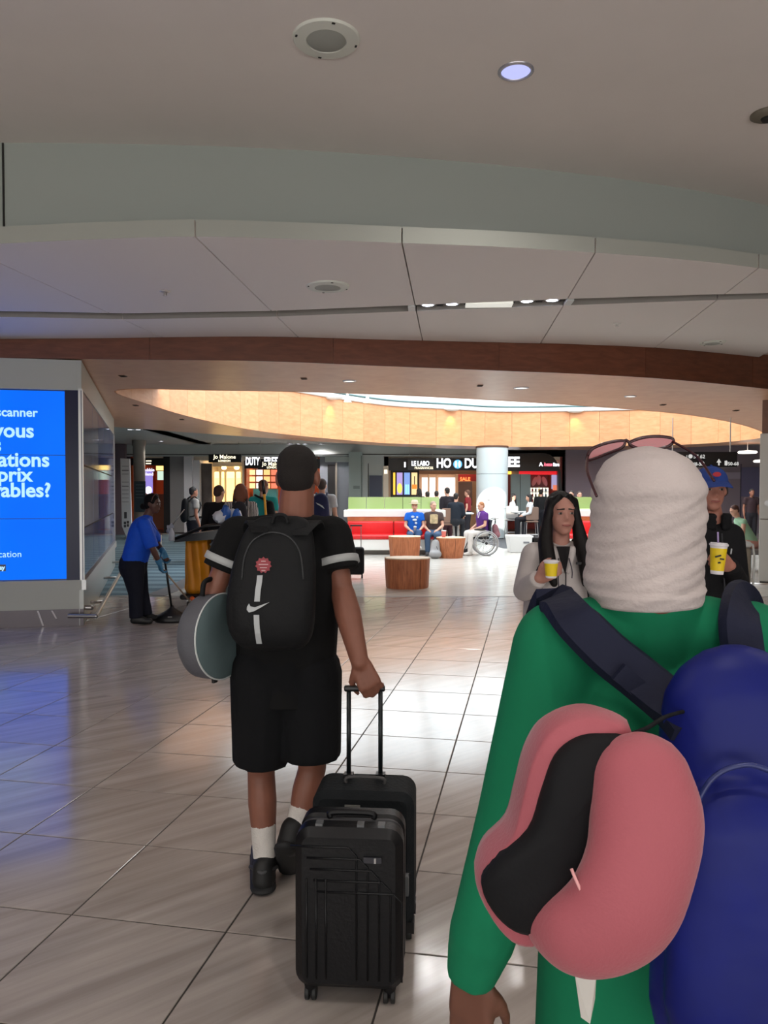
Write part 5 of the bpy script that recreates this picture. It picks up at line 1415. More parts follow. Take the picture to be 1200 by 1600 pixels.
def pack_man():
    Y = 2.83
    t = thing('backpack', 'black backpack with a red crest and pale stripe on the man in black', 'backpack', P(425, 920, Y))
    prof = [(806, 436, 26, .015, .055), (812, 436, 42, .03, .09), (825, 434, 52, .05, .12), (850, 430, 60, .075, .15), (885, 427, 66, .10, .17), (920, 424, 69, .13, .185), (955, 423, 70, .15, .19), (985, 424, 67, .145, .185), (1005, 426, 58, .12, .16), (1016, 427, 44, .08, .11), (1020, 428, 24, .03, .04)]
    rg = []
    for (py, cx, hw, fr, _) in prof:
        yb = 2.93; z = P(600, py, 2.85).z; xc = P(cx, py, 2.85).x; hx = hw * 2.85 / F; ring = []
        for k in range(36):
            a = 2 * PI * k / 36; ca, sa = math.cos(a), math.sin(a); e = .62
            x = xc + hx * (abs(ca) ** e) * (1 if ca > 0 else -1)
            dy = (abs(sa) ** e) * (1 if sa > 0 else -1)
            ring.append(V((x, yb - fr * .5 + dy * (fr * .5 + .02), z)))
        rg.append(ring)
    bd = MB().loft(rg).build('body', M_pk, t, True)
    m_ = bd.modifiers.new('s', 'SUBSURF'); m_.levels = 1; m_.render_levels = 1
    fp = []
    for (py, cx, hw, y0) in ((872, 403, 22, 2.865), (878, 403, 32, 2.84), (900, 402, 40, 2.805), (940, 401, 44, 2.77), (980, 402, 43, 2.76), (1002, 404, 36, 2.785), (1008, 405, 26, 2.82)):
        z = P(600, py, 2.78).z; xc = P(cx, py, 2.78).x; hx = hw * 2.78 / F
        fp.append([V((xc + hx * (abs(math.cos(2 * PI * k / 28)) ** .6) * (1 if math.cos(2 * PI * k / 28) > 0 else -1), y0 + .06 + .06 * (abs(math.sin(2 * PI * k / 28)) ** .6) * (1 if math.sin(2 * PI * k / 28) > 0 else -1), z)) for k in range(28)])
    pk_ = MB().loft(fp).build('front_pocket', M_pk, t, True)
    both = MB(); both.v = [v.co + org(bd) for v in bd.data.vertices] + [v.co + org(pk_) for v in pk_.data.vertices]
    nb = len(bd.data.vertices); both.f = [tuple(q.vertices) for q in bd.data.polygons] + [tuple(i + nb for i in q.vertices) for q in pk_.data.polygons]
    tr = BVHTree.FromPolygons(both.v, both.f)
    ribbon('pale_stripe', M_wh, t, tr, [(406, 899), (405, 910), (403, 922), (401.5, 940)], 8.5)
    ribbon('pale_stripe', M_wh, t, tr, [(400.5, 961), (401, 975), (402.5, 990), (405, 1006)], 8.5)
    decal('logo_tick', M_wh, t, tr, [(421, 941), (408, 949), (397, 955), (389, 957), (385.5, 953), (386, 948), (389, 943), (391, 947.5), (398, 949), (408, 945.5)])
    # crest: leaf-shaped emblem
    N = 20; pts = []
    for k in range(22):
        a = 2 * PI * k / 22; r = 13 if k % 2 == 0 else 10.5
        pts.append((411.5 + r * math.sin(a), 883 - r * math.cos(a)))
    cr_ = decal('crest', pm('crest_red', (150, 62, 70), .7), t, tr, pts, .005)
    for dx, dy, w_ in ((0, -6, 7), (0, -1, 15), (0, 4, 11), (0, 8.5, 6)):
        decal('crest_mark', pm('crest_pale', (196, 160, 160), .7), cr_, tr, [(411.5 + dx - w_ / 2, 883 + dy - .8), (411.5 + dx + w_ / 2, 883 + dy - .8), (411.5 + dx + w_ / 2, 883 + dy + .8), (411.5 + dx - w_ / 2, 883 + dy + .8)], .0085, .002)
    for pts in ([P(392, 832, 2.99), P(393, 820, 2.95), P(398, 818, 2.9), P(406, 832, 2.83)], [P(496, 832, 3.0), P(492, 818, 2.95), P(484, 820, 2.9), P(468, 836, 2.83)]):
        pc_ = crom(pts, 6); rg = []
        for p in pc_: rg.append([p + V((-.03, 0, 0)), p + V((.03, 0, 0)), p + V((.03, .012, .01)), p + V((-.03, .012, .01))])
        MB().loft(rg).build('strap', M_pk, t, 'auto')
    MB().tube(crom([P(425, 818, 2.86), P(430, 806, 2.86), P(445, 806, 2.86), P(450, 818, 2.86)], 5), .008, 8).build('grab_handle', M_pk, t, True)
    z = [onto(tr, x, y, .002) for x, y in ((378, 905), (382, 870), (395, 845), (420, 832), (450, 838), (468, 862), (474, 905))]
    z = [p for p in z if p is not None]
    MB().tube(crom(z, 4), .0035, 6).build('zipper', pm('zip_black', (44, 46, 48), .4), t, True)
pack_man()

def round_case():
    c = P(348, 994, 2.97); n = V((.9, -.435, .05)).normalized()
    t = thing('round_case', 'round grey flat case carried under the arm of the man in black', 'case', c)
    q = n.to_track_quat('Z', 'Y').to_matrix()
    R = .165
    MB().lathe([(R * .9, -.1), (R * .98, -.085), (R, -.05), (R, -.012), (R * .995, 0.0)], c, 56, q).build('shell', fabric('case_grey', (92, 92, 98), .7, .06, .2, 120), t, 'auto')
    MB().lathe([(R * .99, .0), (R * .97, .006), (R * .5, .012), (.002, .013)], c, 56, q).build('face', fabric('case_face', (88, 104, 106), .6, .06, .1, 120), t, True)
    rim = [c + q @ V((R * math.cos(2 * PI * k / 56), R * math.sin(2 * PI * k / 56), .001)) for k in range(56)]
    MB().tube(rim, .0035, 6, closed=True).build('piping', pm('piping_white', (200, 204, 204), .5), t, True)
    MB().tube(crom([c + q @ V((-.05, R * .98, -.05)), c + q @ V((-.03, R + .05, -.05)), c + q @ V((.05, R + .05, -.05)), c + q @ V((.07, R * .97, -.05))], 5), .01, 8).build('carry_handle', M_pk, t, True)
    MB().box(c + q @ V((.0, -R - .004, -.05)), (.02, .03, .012), 0, q).build('zip_pull', M_dkgap, t)
round_case()

def wheel(mb_name, parent, c, r, w_, ax=(1, 0, 0), mat=None):
    q = V(ax).to_track_quat('Z', 'Y').to_matrix()
    return MB().lathe([(r * .9, -w_ / 2), (r, -w_ * .35), (r, w_ * .35), (r * .9, w_ / 2)], c, 20, q).build(mb_name, mat or pm('wheel_black', (18, 18, 18), .6), parent, 'auto')
def case_hard():
    rz = math.radians(-4); R = Matrix.Rotation(rz, 3, 'Z')
    c0 = FP(548, 1578); W, Dp, Hh = .338, .2, .505; zb = .055
    c = V((c0.x, c0.y + Dp / 2, zb + Hh / 2))
    t = thing('suitcase', 'black hard-shell cabin suitcase standing nearest to the camera', 'suitcase', (c.x, c.y, 0), 'black cabin suitcases')
    M_hs = pm('hardshell_black', (10, 10, 13), .42, bump=.1, bscale=80, spec=.3)
    def at(x, y, z): return c + R @ V((x, y, z))
    MB().rbox(c, (W, Dp * .48, Hh), .05, R @ Matrix.Identity(3), 5, 1).build('shell', M_hs, t, 'auto').location = R @ V((0, -Dp * .26, 0))
    MB().rbox(c, (W, Dp * .48, Hh), .05, R, 5, 1).build('shell', M_hs, t, 'auto').location = R @ V((0, Dp * .26, 0))
    MB().rbox(c, (W - .008, Dp * .1, Hh - .008), .048, R, 5, 1).build('zip_band', pm('zipband', (38, 38, 42), .5), t, 'auto')
    # moulded ribs: nested rounded L shapes and uprights
    yf = -Dp / 2 - .001
    for k in range(5):
        x0 = -.06 + k * .035; z0 = .18 - k * .035
        MB().tube([at(x0 - .12 if k == 0 else -W / 2 + .03 + k * .01, yf, z0 + .02), at(x0 + .06, yf, z0 + .02), at(x0 + .085, yf, z0 - .005), at(x0 + .085, yf, -Hh / 2 + .04)], .0035, 6).build('rib', M_hs, t, True)
    for x in (-.13, -.10, -.07): MB().tube([at(x, yf, .1), at(x, yf, -Hh / 2 + .04)], .0035, 6).build('rib', M_hs, t, True)
    MB().box(at(.075, yf - .003, .165), (.055, .006, .018), 0, R).build('logo_plate', pm('plate_dark', (60, 60, 66), .4, .5), t)
    MB().box(at(.083, yf - .007, .165), (.006, .004, .016), 0, R).build('logo_mark', pm('mark_silver', (190, 190, 190), .3, .8), t)
    MB().tube(crom([at(-.07, 0, Hh / 2 - .002), at(-.06, 0, Hh / 2 + .014), at(.06, 0, Hh / 2 + .014), at(.07, 0, Hh / 2 - .002)], 5), .01, 8).build('top_handle', M_hs, t, True)
    for x in (-.095, .035, .1): MB().box(at(x, -Dp * .3, Hh / 2 + .003), (.022, .03, .01), 0, R).build('handle_mount', pm('mount_grey', (92, 94, 96), .4), t)
    MB().box(at(.178, -.02, .05), (.01, .03, .06), 0, R).build('lock', pm('lock_grey', (70, 72, 74), .4), t)
    for x in (-1, 1):
        for y in (-1, 1):
            p = at(x * (W / 2 - .045), y * (Dp / 2 - .045), -Hh / 2)
            f = MB().cap(p + V((0, 0, .01)), p + V((0, 0, -.022)), .026, .018).build('caster', M_hs, t, True)
            for q in (-.011, .011): wheel('wheel', f, V((p.x, p.y, .024)) + R @ V((q, 0, 0)), .024, .014, R @ V((1, 0, 0)))
case_hard()
def case_soft():
    c0 = FP(570, 1480); W, Dp, Hh = .365, .21, .485; zb = .05
    rz = math.radians(-5); R = Matrix.Rotation(rz, 3, 'Z')
    c = V((c0.x, c0.y + Dp / 2 + .03, zb + Hh / 2))
    def at(x, y, z): return c + R @ V((x, y, z))
    t = thing('suitcase', 'black soft-sided wheeled suitcase with raised handle behind the hard-shell case', 'suitcase', (c.x, c.y, 0), 'black cabin suitcases')
    M_s = fabric('case_fabric', (20, 24, 27), .75, .1, .3, 90)
    MB().rbox(c, (W, Dp, Hh), .05, R, 5, 1).build('body', M_s, t, 'auto')
    MB().rbox(at(0, -Dp / 2 - .012, -.03), (W - .06, .04, Hh - .14), .03, R, 4, 1).build('front_pocket', M_s, t, 'auto')
    zt = Hh / 2
    ha, hb = P(545, 1078, 2.86), P(594.5, 1078, 2.855)
    for h, nm in ((ha, 'l'), (hb, 'r')):
        MB().tube([V((h.x, c.y + .055, c.z + zt - .02)), V((h.x, h.y, h.z))], .0085, 8).build('telescopic_tube', pm('tube_dark', (26, 32, 34), .35, .4), t, True)
        MB().box((h.x, c.y + .05, c.z + zt + .005), (.035, .035, .02), rz).build('tube_collar', M_black, t)
    MB().rbox((ha + hb) / 2 + V((0, 0, .006)), ((hb - ha).length + .034, .026, .022), .008, None, 3, 0).build('pull_handle', M_black, t, 'auto')
    MB().tube(crom([at(-.07, -.01, zt - .002), at(-.06, -.01, zt + .02), at(.06, -.01, zt + .02), at(.07, -.01, zt - .002)], 5), .007, 8).build('top_handle', pm('handle_grey', (62, 60, 60), .6), t, True)
    MB().box(at(-.035, -Dp / 2 - .004, zt - .06), (.055, .004, .035), 0, R).build('address_tag', pm('tag_grey', (120, 120, 116), .5), t)
    MB().box(at(-.105, -Dp / 2 - .004, zt - .06), (.045, .004, .018), 0, R).build('brand_plate', pm('plate_dim', (66, 68, 70), .4, .4), t)
    for x in (-1, 1):
        for y in (-1, 1):
            p = at(x * (W / 2 - .02), y * (Dp / 2 - .04), -Hh / 2)
            f = MB().box(p + V((0, 0, .0)), (.04, .05, .04), rz).build('caster', M_black, t)
            wheel('wheel', f, V((p.x, p.y, .026)), .026, .022, R @ V((1, 0, 0)))
case_soft()

# ================================================================== WOMAN IN THE GREY HOODIE
def cup(c, r, h, label, straw=False, tilt=None):
    t = thing('drink_cup', label, 'cup', c, 'yellow paper cups')
    q = tilt or Matrix.Identity(3); c = V(c)
    MB().lathe([(r * .72, 0), (r * .74, .003), (r * .77, h * .12)], c, 28, q, cap1=False).build('white_foot', pm('cup_white', (226, 222, 226), .5), t, True)
    MB().lathe([(r * .77, h * .12), (r * .97, h * .86)], c, 28, q, False, False).build('sleeve', pm('cup_yellow', (236, 204, 26), .5), t, True)
    MB().lathe([(r * .97, h * .86), (r * 1.0, h * .93), (r * 1.1, h * .94), (r * 1.1, h), (r * 1.0, h * 1.01), (r * .95, h * 1.04), (.002, h * 1.04)], c, 28, q, False).build('lid', MATS['cup_white'], t, 'auto')
    if straw: MB().tube([c + q @ V((-.004, 0, h)), c + q @ V((-.01, 0, h + .06))], .0045, 8).build('straw', pm('straw_lilac', (170, 150, 200), .4), t, True)
    return t
def hoodie():
    Y = 4.1; kx = Y / F
    J = dict(head=P(877, 803, Y), neck=P(874, 852, Y + .03), chest=P(868, 905, Y + .02), pelvis=P(864, 1000, Y + .02), shoR=P(835, 868, Y), shoL=P(912, 868, Y + .03),
             elbR=P(819, 922, Y - .06), elbL=P(926, 930, Y + .02), wriR=P(842, 904, Y - .24), wriL=P(922, 985, Y - .05), hipR=P(846, 1010, Y), hipL=P(885, 1010, Y))
    for q, x in (('R', 845), ('L', 886)):
        a = P(x, 1000, Y).x; J['kne' + q] = V((a, Y - (.06 if q == 'R' else 0), .47)); J['ank' + q] = V((a, Y + (.05 if q == 'R' else .1), .085)); J['toe' + q] = V((a, Y - .1, .045))
    J['hd'] = V((.1, -1, .02))
    f = Fig('person', 'woman with long dark hair in a pale grey hoodie holding a yellow cup', J, skin('skin_woman', (176, 126, 112)), .97, .009, .92, fwd=(0, -1, 0))
    f.body(hands={'R': dict(d=P(856, 896, Y - .28) - P(842, 904, Y - .24), nrm=(.1, -.5, .2) if False else (.45, .9, .1), side=1, s=.98, curl=.55, thumb=.6)}, it=2)
    f.face()
    hm = fabric('hoodie_grey', (186, 178, 176), .85, .06, .3, 25)
    sh = f.shirt(hm, long=True, loose=.035, hem=.1, vox=.011, flare=1.05, collar=0)
    # hood lying round the neck and open collar with dark inside
    n = f.J['neck']
    mb = MB()
    for a in range(-3, 12):
        th = a / 8 * PI
        p0 = n + V((.082 * math.cos(th), .075 * math.sin(th), -.01 + .018 * math.sin(th))); th2 = (a + 1) / 8 * PI
        p1 = n + V((.082 * math.cos(th2), .075 * math.sin(th2), -.01 + .018 * math.sin(th2)))
        mb.cap(p0, p1, .024, .024, seg=10)
    mb.cap(n + V((.05, -.07, -.02)), n + V((.02, -.115, -.13)), .026, .016); mb.cap(n + V((-.05, -.07, -.02)), n + V((-.02, -.115, -.13)), .026, .016)
    blob('hood', mb, hm, f.t, .009, 3)
    MB().slab([n + V((-.035, -.098, 0)), n + V((.035, -.098, 0)), n + V((.002, -.135, -.14))], (0, .02, 0)).build('undershirt', fabric('inner_black', (24, 22, 24)), f.t)
    MB().tube([n + V((.002, -.142, -.13)), n + V((-.002, -.158, -.3))], .004, 6).build('zip', pm('zip_dark', (60, 58, 60), .4, .4), sh)
    for x, l in ((-.03, .17), (.025, .1)): MB().tube(crom([n + V((x, -.115, -.06)), n + V((x * 1.3, -.15, -.06 - l * .6)), n + V((x * 1.2, -.158, -.06 - l))], 4), .003, 6).build('drawstring', pm('cord_dark', (50, 46, 60), .7), sh, True)
    MB().box(n + V((.075, -.135, -.085)), (.035, .012, .012)).build('chest_logo', pm('logo_black', (26, 26, 30), .6), sh)
    # patch pocket
    f.pants(fabric('sweatpants_grey', (168, 160, 156), .9), 1.0, .02, vox=.014)
    f.shoes(pm('trainer_white', (210, 208, 204), .6))
    H, s, M = f.H, f.s, f.HM; mb = MB()
    mb.ell(H(0, -.026, .04), (.084 * s, .096 * s, .09 * s), M); mb.ell(H(0, -.06, -.02), (.08 * s, .055 * s, .09 * s), M)
    for q in (-1, 1):
        mb.cap(H(q * .062, .02, .07), H(q * .082, .012, -.03), .026 * s, .028 * s); mb.cap(H(q * .082, .012, -.03), H(q * .1, .03, -.15), .028 * s, .042 * s)
        mb.cap(H(q * .1, .03, -.15), H(q * (.11 if q < 0 else .105), .095, -.27), .042 * s, .046 * s); mb.cap(H(q * .108, .095, -.27), H(q * .085, .135, -.37), .045 * s, .02 * s)
        mb.cap(H(q * .03, .055, .098), H(q * .066, .03, .05), .016 * s, .02 * s)
    mb.cap(H(0, -.075, -.02), H(0, -.09, -.3), .08 * s, .07 * s, sq=(f.hy, .5))
    blob('hair', mb, pm('hair_dark', (15, 11, 11), .55, spec=.25, var=.2, vscale=30, bump=.4, bscale=60, stretch=(1, 1, .08)), f.t, .008, 2)
    MB().tube(crom([n + V((-.045, -.06, .01)), n + V((0, -.1, -.045)), n + V((.045, -.06, .01))], 5), .0018, 6).build('necklace', pm('silver', (200, 196, 190), .3, 1), f.t, True)
    # her backpack: straps on the chest, body behind
    t = thing('backpack', 'dark backpack with hanging straps worn by the woman in grey', 'backpack', n + V((0, .2, -.25)))
    mb = MB().cap(n + V((0, .2, -.12)), n + V((0, .22, -.42)), .12, .14, sq=(V((0, 1, 0)), .6)); blob('body', mb, M_pk, t, .014, 3)
    for sx in (-1, 1):
        pts = crom([n + V((sx * .1, .13, -.02)), n + V((sx * .115, .03, .035)), n + V((sx * .12, -.085, -.05)), n + V((sx * .135, -.128, -.2)), n + V((sx * .165, -.06, -.36)), n + V((sx * .15, .1, -.42))], 5)
        MB().loft([[p + V((-.022, 0, 0)), p + V((.022, 0, 0)), p + V((.022, .008, .004)), p + V((-.022, .008, .004))] for p in pts]).build('strap', M_pk, t, 'auto')
        MB().loft([[p + V((-.007, 0, 0)), p + V((.007, 0, 0)), p + V((.007, .004, .0)), p + V((-.007, .004, .0))] for p in crom([n + V((sx * .165, -.065, -.36)), n + V((sx * .17, -.075, -.42)), n + V((sx * .168, -.07, -.5))], 4)]).build('loose_strap', M_pk, t)
    c = P(861, 903, Y - .31); cup((c.x, c.y, c.z), .035, .085, 'yellow paper cup in the hand of the woman in grey')
hoodie()

# ================================================================== MAN IN THE BLUE CAP
def capman():
    Y = 4.25
    J = dict(head=P(1111, 765, Y), neck=P(1114, 815, Y + .03), chest=P(1112, 880, Y + .02), pelvis=P(1108, 965, Y + .02), shoR=P(1066, 838, Y), shoL=P(1141, 838, Y + .02),
             elbR=P(1055, 905, Y), elbL=P(1153, 912, Y - .02), wriR=P(1060, 965, Y - .05), wriL=P(1142, 884, Y - .25), hipR=P(1090, 980, Y), hipL=P(1128, 980, Y))
    for q, x in (('R', 1088), ('L', 1130)):
        a = P(x, 1000, Y).x; J['kne' + q] = V((a, Y - (.05 if q == 'L' else 0), .49)); J['ank' + q] = V((a, Y + .06, .09)); J['toe' + q] = V((a, Y - .1, .045))
    J['hd'] = V((-.12, -1, -.04))
    f = Fig('person', 'man in a blue cap and black jacket holding a tall yellow cup', J, skin('skin_capman', (166, 112, 96)), 1.0, .009, 1.0, fwd=(0, -1, 0))
    f.body(hands={'L': dict(d=P(1126, 880, Y - .3) - P(1142, 884, Y - .25), nrm=(-.4, .9, 0), side=-1, s=1.02, curl=.55, thumb=.6)}, it=2)
    f.face()
    jk = fabric('jacket_black', (17, 17, 20), .85, .1, .3, 30)
    sh = f.shirt(jk, long=True, loose=.032, hem=.08, vox=.011, flare=1.0, collar=0, name='jacket')
    n = f.J['neck']
    mb = MB()
    for a in range(16):
        th, th2 = a / 16 * 2 * PI, (a + 1) / 16 * 2 * PI
        if 11 <= a <= 12: continue
        for z in (-.03, .0, .03): mb.cap(n + V((.078 * math.cos(th), .075 * math.sin(th) - .005, z)), n + V((.078 * math.cos(th2), .075 * math.sin(th2) - .005, z)), .02, .02, seg=10)
    blob('collar', mb, jk, f.t, .01, 2)
    MB().tube([n + V((0, -.115, -.06)), n + V((0, -.165, -.4))], .004, 6).build('zip', pm('zip_dim', (50, 50, 54), .4, .4), sh)
    MB().cap(P(1142, 865, Y - .21), P(1143, 858, Y - .2), .004, .004).build('sleeve_toggle', M_wh, sh, True)
    f.pants(fabric('jeans_dark', (30, 36, 54), .85), 1.0, .02, vox=.014); f.shoes(pm('trainer_dark', (40, 40, 42), .6))
    H, s, M = f.H, f.s, f.HM
    mb = MB().ell(H(0, -.03, .02), (.081 * s, .09 * s, .085 * s), M)
    for q in (-1, 1): mb.cap(H(q * .076, .0, .03), H(q * .08, -.01, -.02), .016 * s, .015 * s); mb.cap(H(q * .078, -.03, .0), H(q * .088, -.045, -.03), .02, .012)
    blob('hair', mb, pm('hair_brown', (40, 28, 24), .7, bump=.4, bscale=80), f.t, .009, 1)
    t = thing('baseball_cap', 'blue baseball cap with a red front emblem', 'cap', H(0, 0, .09))
    M_c = fabric('cap_blue', (38, 62, 128), .8, .06, .2, 120)
    rg = []
    for i in range(9):
        a = i / 8 * PI / 2; r = math.cos(a) if i < 8 else .02
        rg.append([H(.088 * r * math.cos(2 * PI * j / 32), -.008 + .104 * r * math.sin(2 * PI * j / 32), .045 + .086 * math.sin(a)) for j in range(32)])
    MB().loft(rg, False, True).build('crown', M_c, t, True)
    rg = []
    for j in range(13):
        a = PI * (j / 12); x = math.cos(a)
        p0 = H(.087 * x, -.008 + .103 * math.sin(a), .05); p1 = H(.086 * x, .07 + .108 * math.sin(a) ** .8 if math.sin(a) > 0 else .04, .028 - .012 * abs(x))
        rg.append([p0, p1, p1 - f.hz * .005, p0 - f.hz * .006])
    MB().loft(rg).build('visor', M_c, t, 'auto')
    N = 14
    for sx, w_ in ((0, 1), ):
        pts = [H(.022 * math.cos(2 * PI * k / N), .0 + math.sqrt(max(0, 1 - (.022 * math.cos(2 * PI * k / N) / .088) ** 2)) * .104 * .9 - .008, .086 + .013 * math.sin(2 * PI * k / N)) + f.hy * .014 for k in range(N)]
        MB().slab(pts, f.hy * .003).build('emblem', pm('emblem_red', (170, 34, 44), .7), t)
    MB().ell(H(0, -.008, .132), (.008, .008, .005)).build('button', M_c, t, True)
    c = P(1120, 897, Y - .335); cp = cup((c.x, c.y, c.z), .042, .155, 'tall yellow cup with lilac straw in the hand of the man in the cap', True, Matrix.Rotation(.06, 3, 'Y'))
    for dx, dz, w_ in ((-.012, .095, .03), (.008, .08, .02), (-.006, .062, .012)):
        MB().box((c.x + dx, c.y - .0415 + .1 * (.095 - dz) * .2, c.z + dz), (w_, .006, .008), 0, Matrix.Rotation(.5 * dx * 40, 3, 'Y')).build('print_mark', pm('print_black', (30, 26, 14), .6), cp)
capman()
# ================================================================== CLEANER, TOOLS AND CART
def cleaner():
    Y = 9.32
    J = dict(head=P(239, 787, Y), neck=P(230, 807, Y), chest=P(222, 834, Y), pelvis=P(209, 880, Y), shoR=P(225, 819, Y - .17), shoL=P(230, 819, Y + .17),
             elbR=P(239, 858, Y - .2), elbL=P(246, 850, Y + .16), wriR=P(249, 879, Y - .12), wriL=P(255, 862, Y + .02), hipR=P(207, 886, Y - .09), hipL=P(211, 886, Y + .09),
             kneR=P(212, 927, Y - .1), kneL=P(221, 927, Y + .1), ankR=P(213, 965, Y - .1), ankL=P(228, 960, Y + .12), toeR=P(234, 973, Y - .1), toeL=P(247, 967, Y + .12))
    for k in ('ankR', 'ankL'): J[k].z = .085
    for k in ('toeR', 'toeL'): J[k].z = .045
    J['hd'] = V((1, -.22, -.12))
    f = Fig('person', 'cleaner in a bright blue shirt sweeping with broom and dustpan', J, skin('skin_cleaner', (84, 54, 44)), .97, .012, 1.3, fwd=(1, 0, 0))
    f.body(hands={'R': dict(d=P(251, 888, Y - .1) - P(249, 879, Y - .12), nrm=(.7, .6, 0), side=-1, s=1.0, curl=.6), 'L': dict(d=(.3, 0, -1), nrm=(.6, -.6, 0), side=1, s=1.0, curl=.6)}, it=2)
    f.face(lips=pm('lips_dark', (96, 52, 50), .5))
    f.shirt(fabric('shirt_blue', (22, 78, 196), .7, .08, .3, 18), sleeve=.95, loose=.03, hem=.03, vox=.014)
    f.pants(fabric('trousers_navy', (20, 22, 34), .85), 1.0, .028, vox=.014, bell=1.15)
    f.shoes(pm('work_shoe', (14, 14, 16), .5))
    H, s, M = f.H, f.s, f.HM; hm = pm('hair_black', (10, 8, 8), .7, spec=.15)
    mb = MB().ell(H(0, -.024, .038), (.086 * s, .1 * s, .092 * s), M).ell(H(0, -.05, -.01), (.084 * s, .066 * s, .08 * s), M).ell(H(0, -.125, -.05), (.04, .045, .04), M)
    blob('hair', mb, hm, f.t, .011, 1)
    MB().tube([H(.08 * math.cos(a), .02 + .01 * math.sin(a), .03 + .098 * math.sin(a)) for a in [PI * k / 10 for k in range(11)]], .006, 8).build('hair_band', pm('band_brown', (70, 40, 34), .5), f.t, True)
    gm = pm('glove_blue', (52, 112, 150), .5)
    for q, hh in (('R', dict(d=P(251, 888, Y - .1) - P(249, 879, Y - .12), nrm=(.7, .6, 0), side=-1, s=1.2, curl=.6)), ('L', dict(d=(.3, 0, -1), nrm=(.6, -.6, 0), side=1, s=1.2, curl=.6))):
        mb = MB(); hand(mb, f.J['wri' + q], **hh); mb.cap(f.J['wri' + q], f.J['elb' + q] * .25 + f.J['wri' + q] * .75, .038, .042, f1=True)
        blob('glove', mb, gm, f.t, .009, 2)
    b = P(252, 843, Y - .03)
    MB().box(b, (.012, .075, .11), .3).build('name_badge', pm('badge_white', (214, 212, 200), .5), f.t)
    MB().tube(crom([f.J['neck'] + V((.03, -.06, .0)), P(243, 825, Y - .08), b + V((0, 0, .055))], 5), .005, 6).build('lanyard', pm('lanyard_blue', (20, 40, 110), .6), f.t, True)
    # long-handled dustpan
    c = FP(268, 972)
    t = thing('dustpan', 'black upright dustpan with long handle in front of the cleaner', 'dustpan', (c.x, c.y, 0))
    top = P(255.5, 862, Y + .02)
    MB().tube([top, V((c.x - .01, c.y + .05, .17))], .014, 10).build('handle', M_black, t, True)
    rg = []
    for k, (z, wx, wy) in enumerate(((.0, .21, .15), (.03, .215, .155), (.08, .18, .13), (.12, .10, .09), (.17, .03, .03), (.2, .02, .02))):
        rg.append([V((c.x - .01 + wx * math.cos(2 * PI * j / 24) * (1 if z > .1 else 1), c.y + .06 + wy * math.sin(2 * PI * j / 24), z)) for j in range(24)])
    MB().loft(rg).build('pan', pm('pan_black', (18, 18, 20), .4), t, True)
    MB().box((c.x, c.y - .075, .075), (.05, .008, .014)).build('label_plate', pm('plate_pale', (120, 120, 118), .5), t)
    # broom
    a, b2 = P(240, 872, Y - .14), FP(303, 962)
    t = thing('broom', 'broom with a pale wooden stick held by the cleaner', 'broom', (b2.x, b2.y, 0))
    d = (b2 + V((0, 0, .1)) - a).normalized()
    MB().tube([a, b2 + V((-.03, 0, .16))], .011, 10).build('stick', pm('stick_pale', (176, 158, 138), .6), t, True)
    mb = MB().loft([[b2 + V((-.03 + x * .03, y * .03, .17)) for x, y in ((-1, -1), (1, -1), (1, 1), (-1, 1))], [b2 + V((x * .09, y * .035, .1)) for x, y in ((-1, -1), (1, -1), (1, 1), (-1, 1))]])
    mb.build('brush_block', pm('brush_grey', (120, 112, 106), .6), t)
    MB().loft([[b2 + V((x * .09, y * .035, .1)) for x, y in ((-1, -1), (1, -1), (1, 1), (-1, 1))], [b2 + V((.02 + x * .13, y * .03, .003)) for x, y in ((-1, -1), (1, -1), (1, 1), (-1, 1))]]).build('bristles', pm('bristle_tan', (150, 128, 110), .9, bump=.8, bscale=200, stretch=(1, 1, .05)), t)
cleaner()
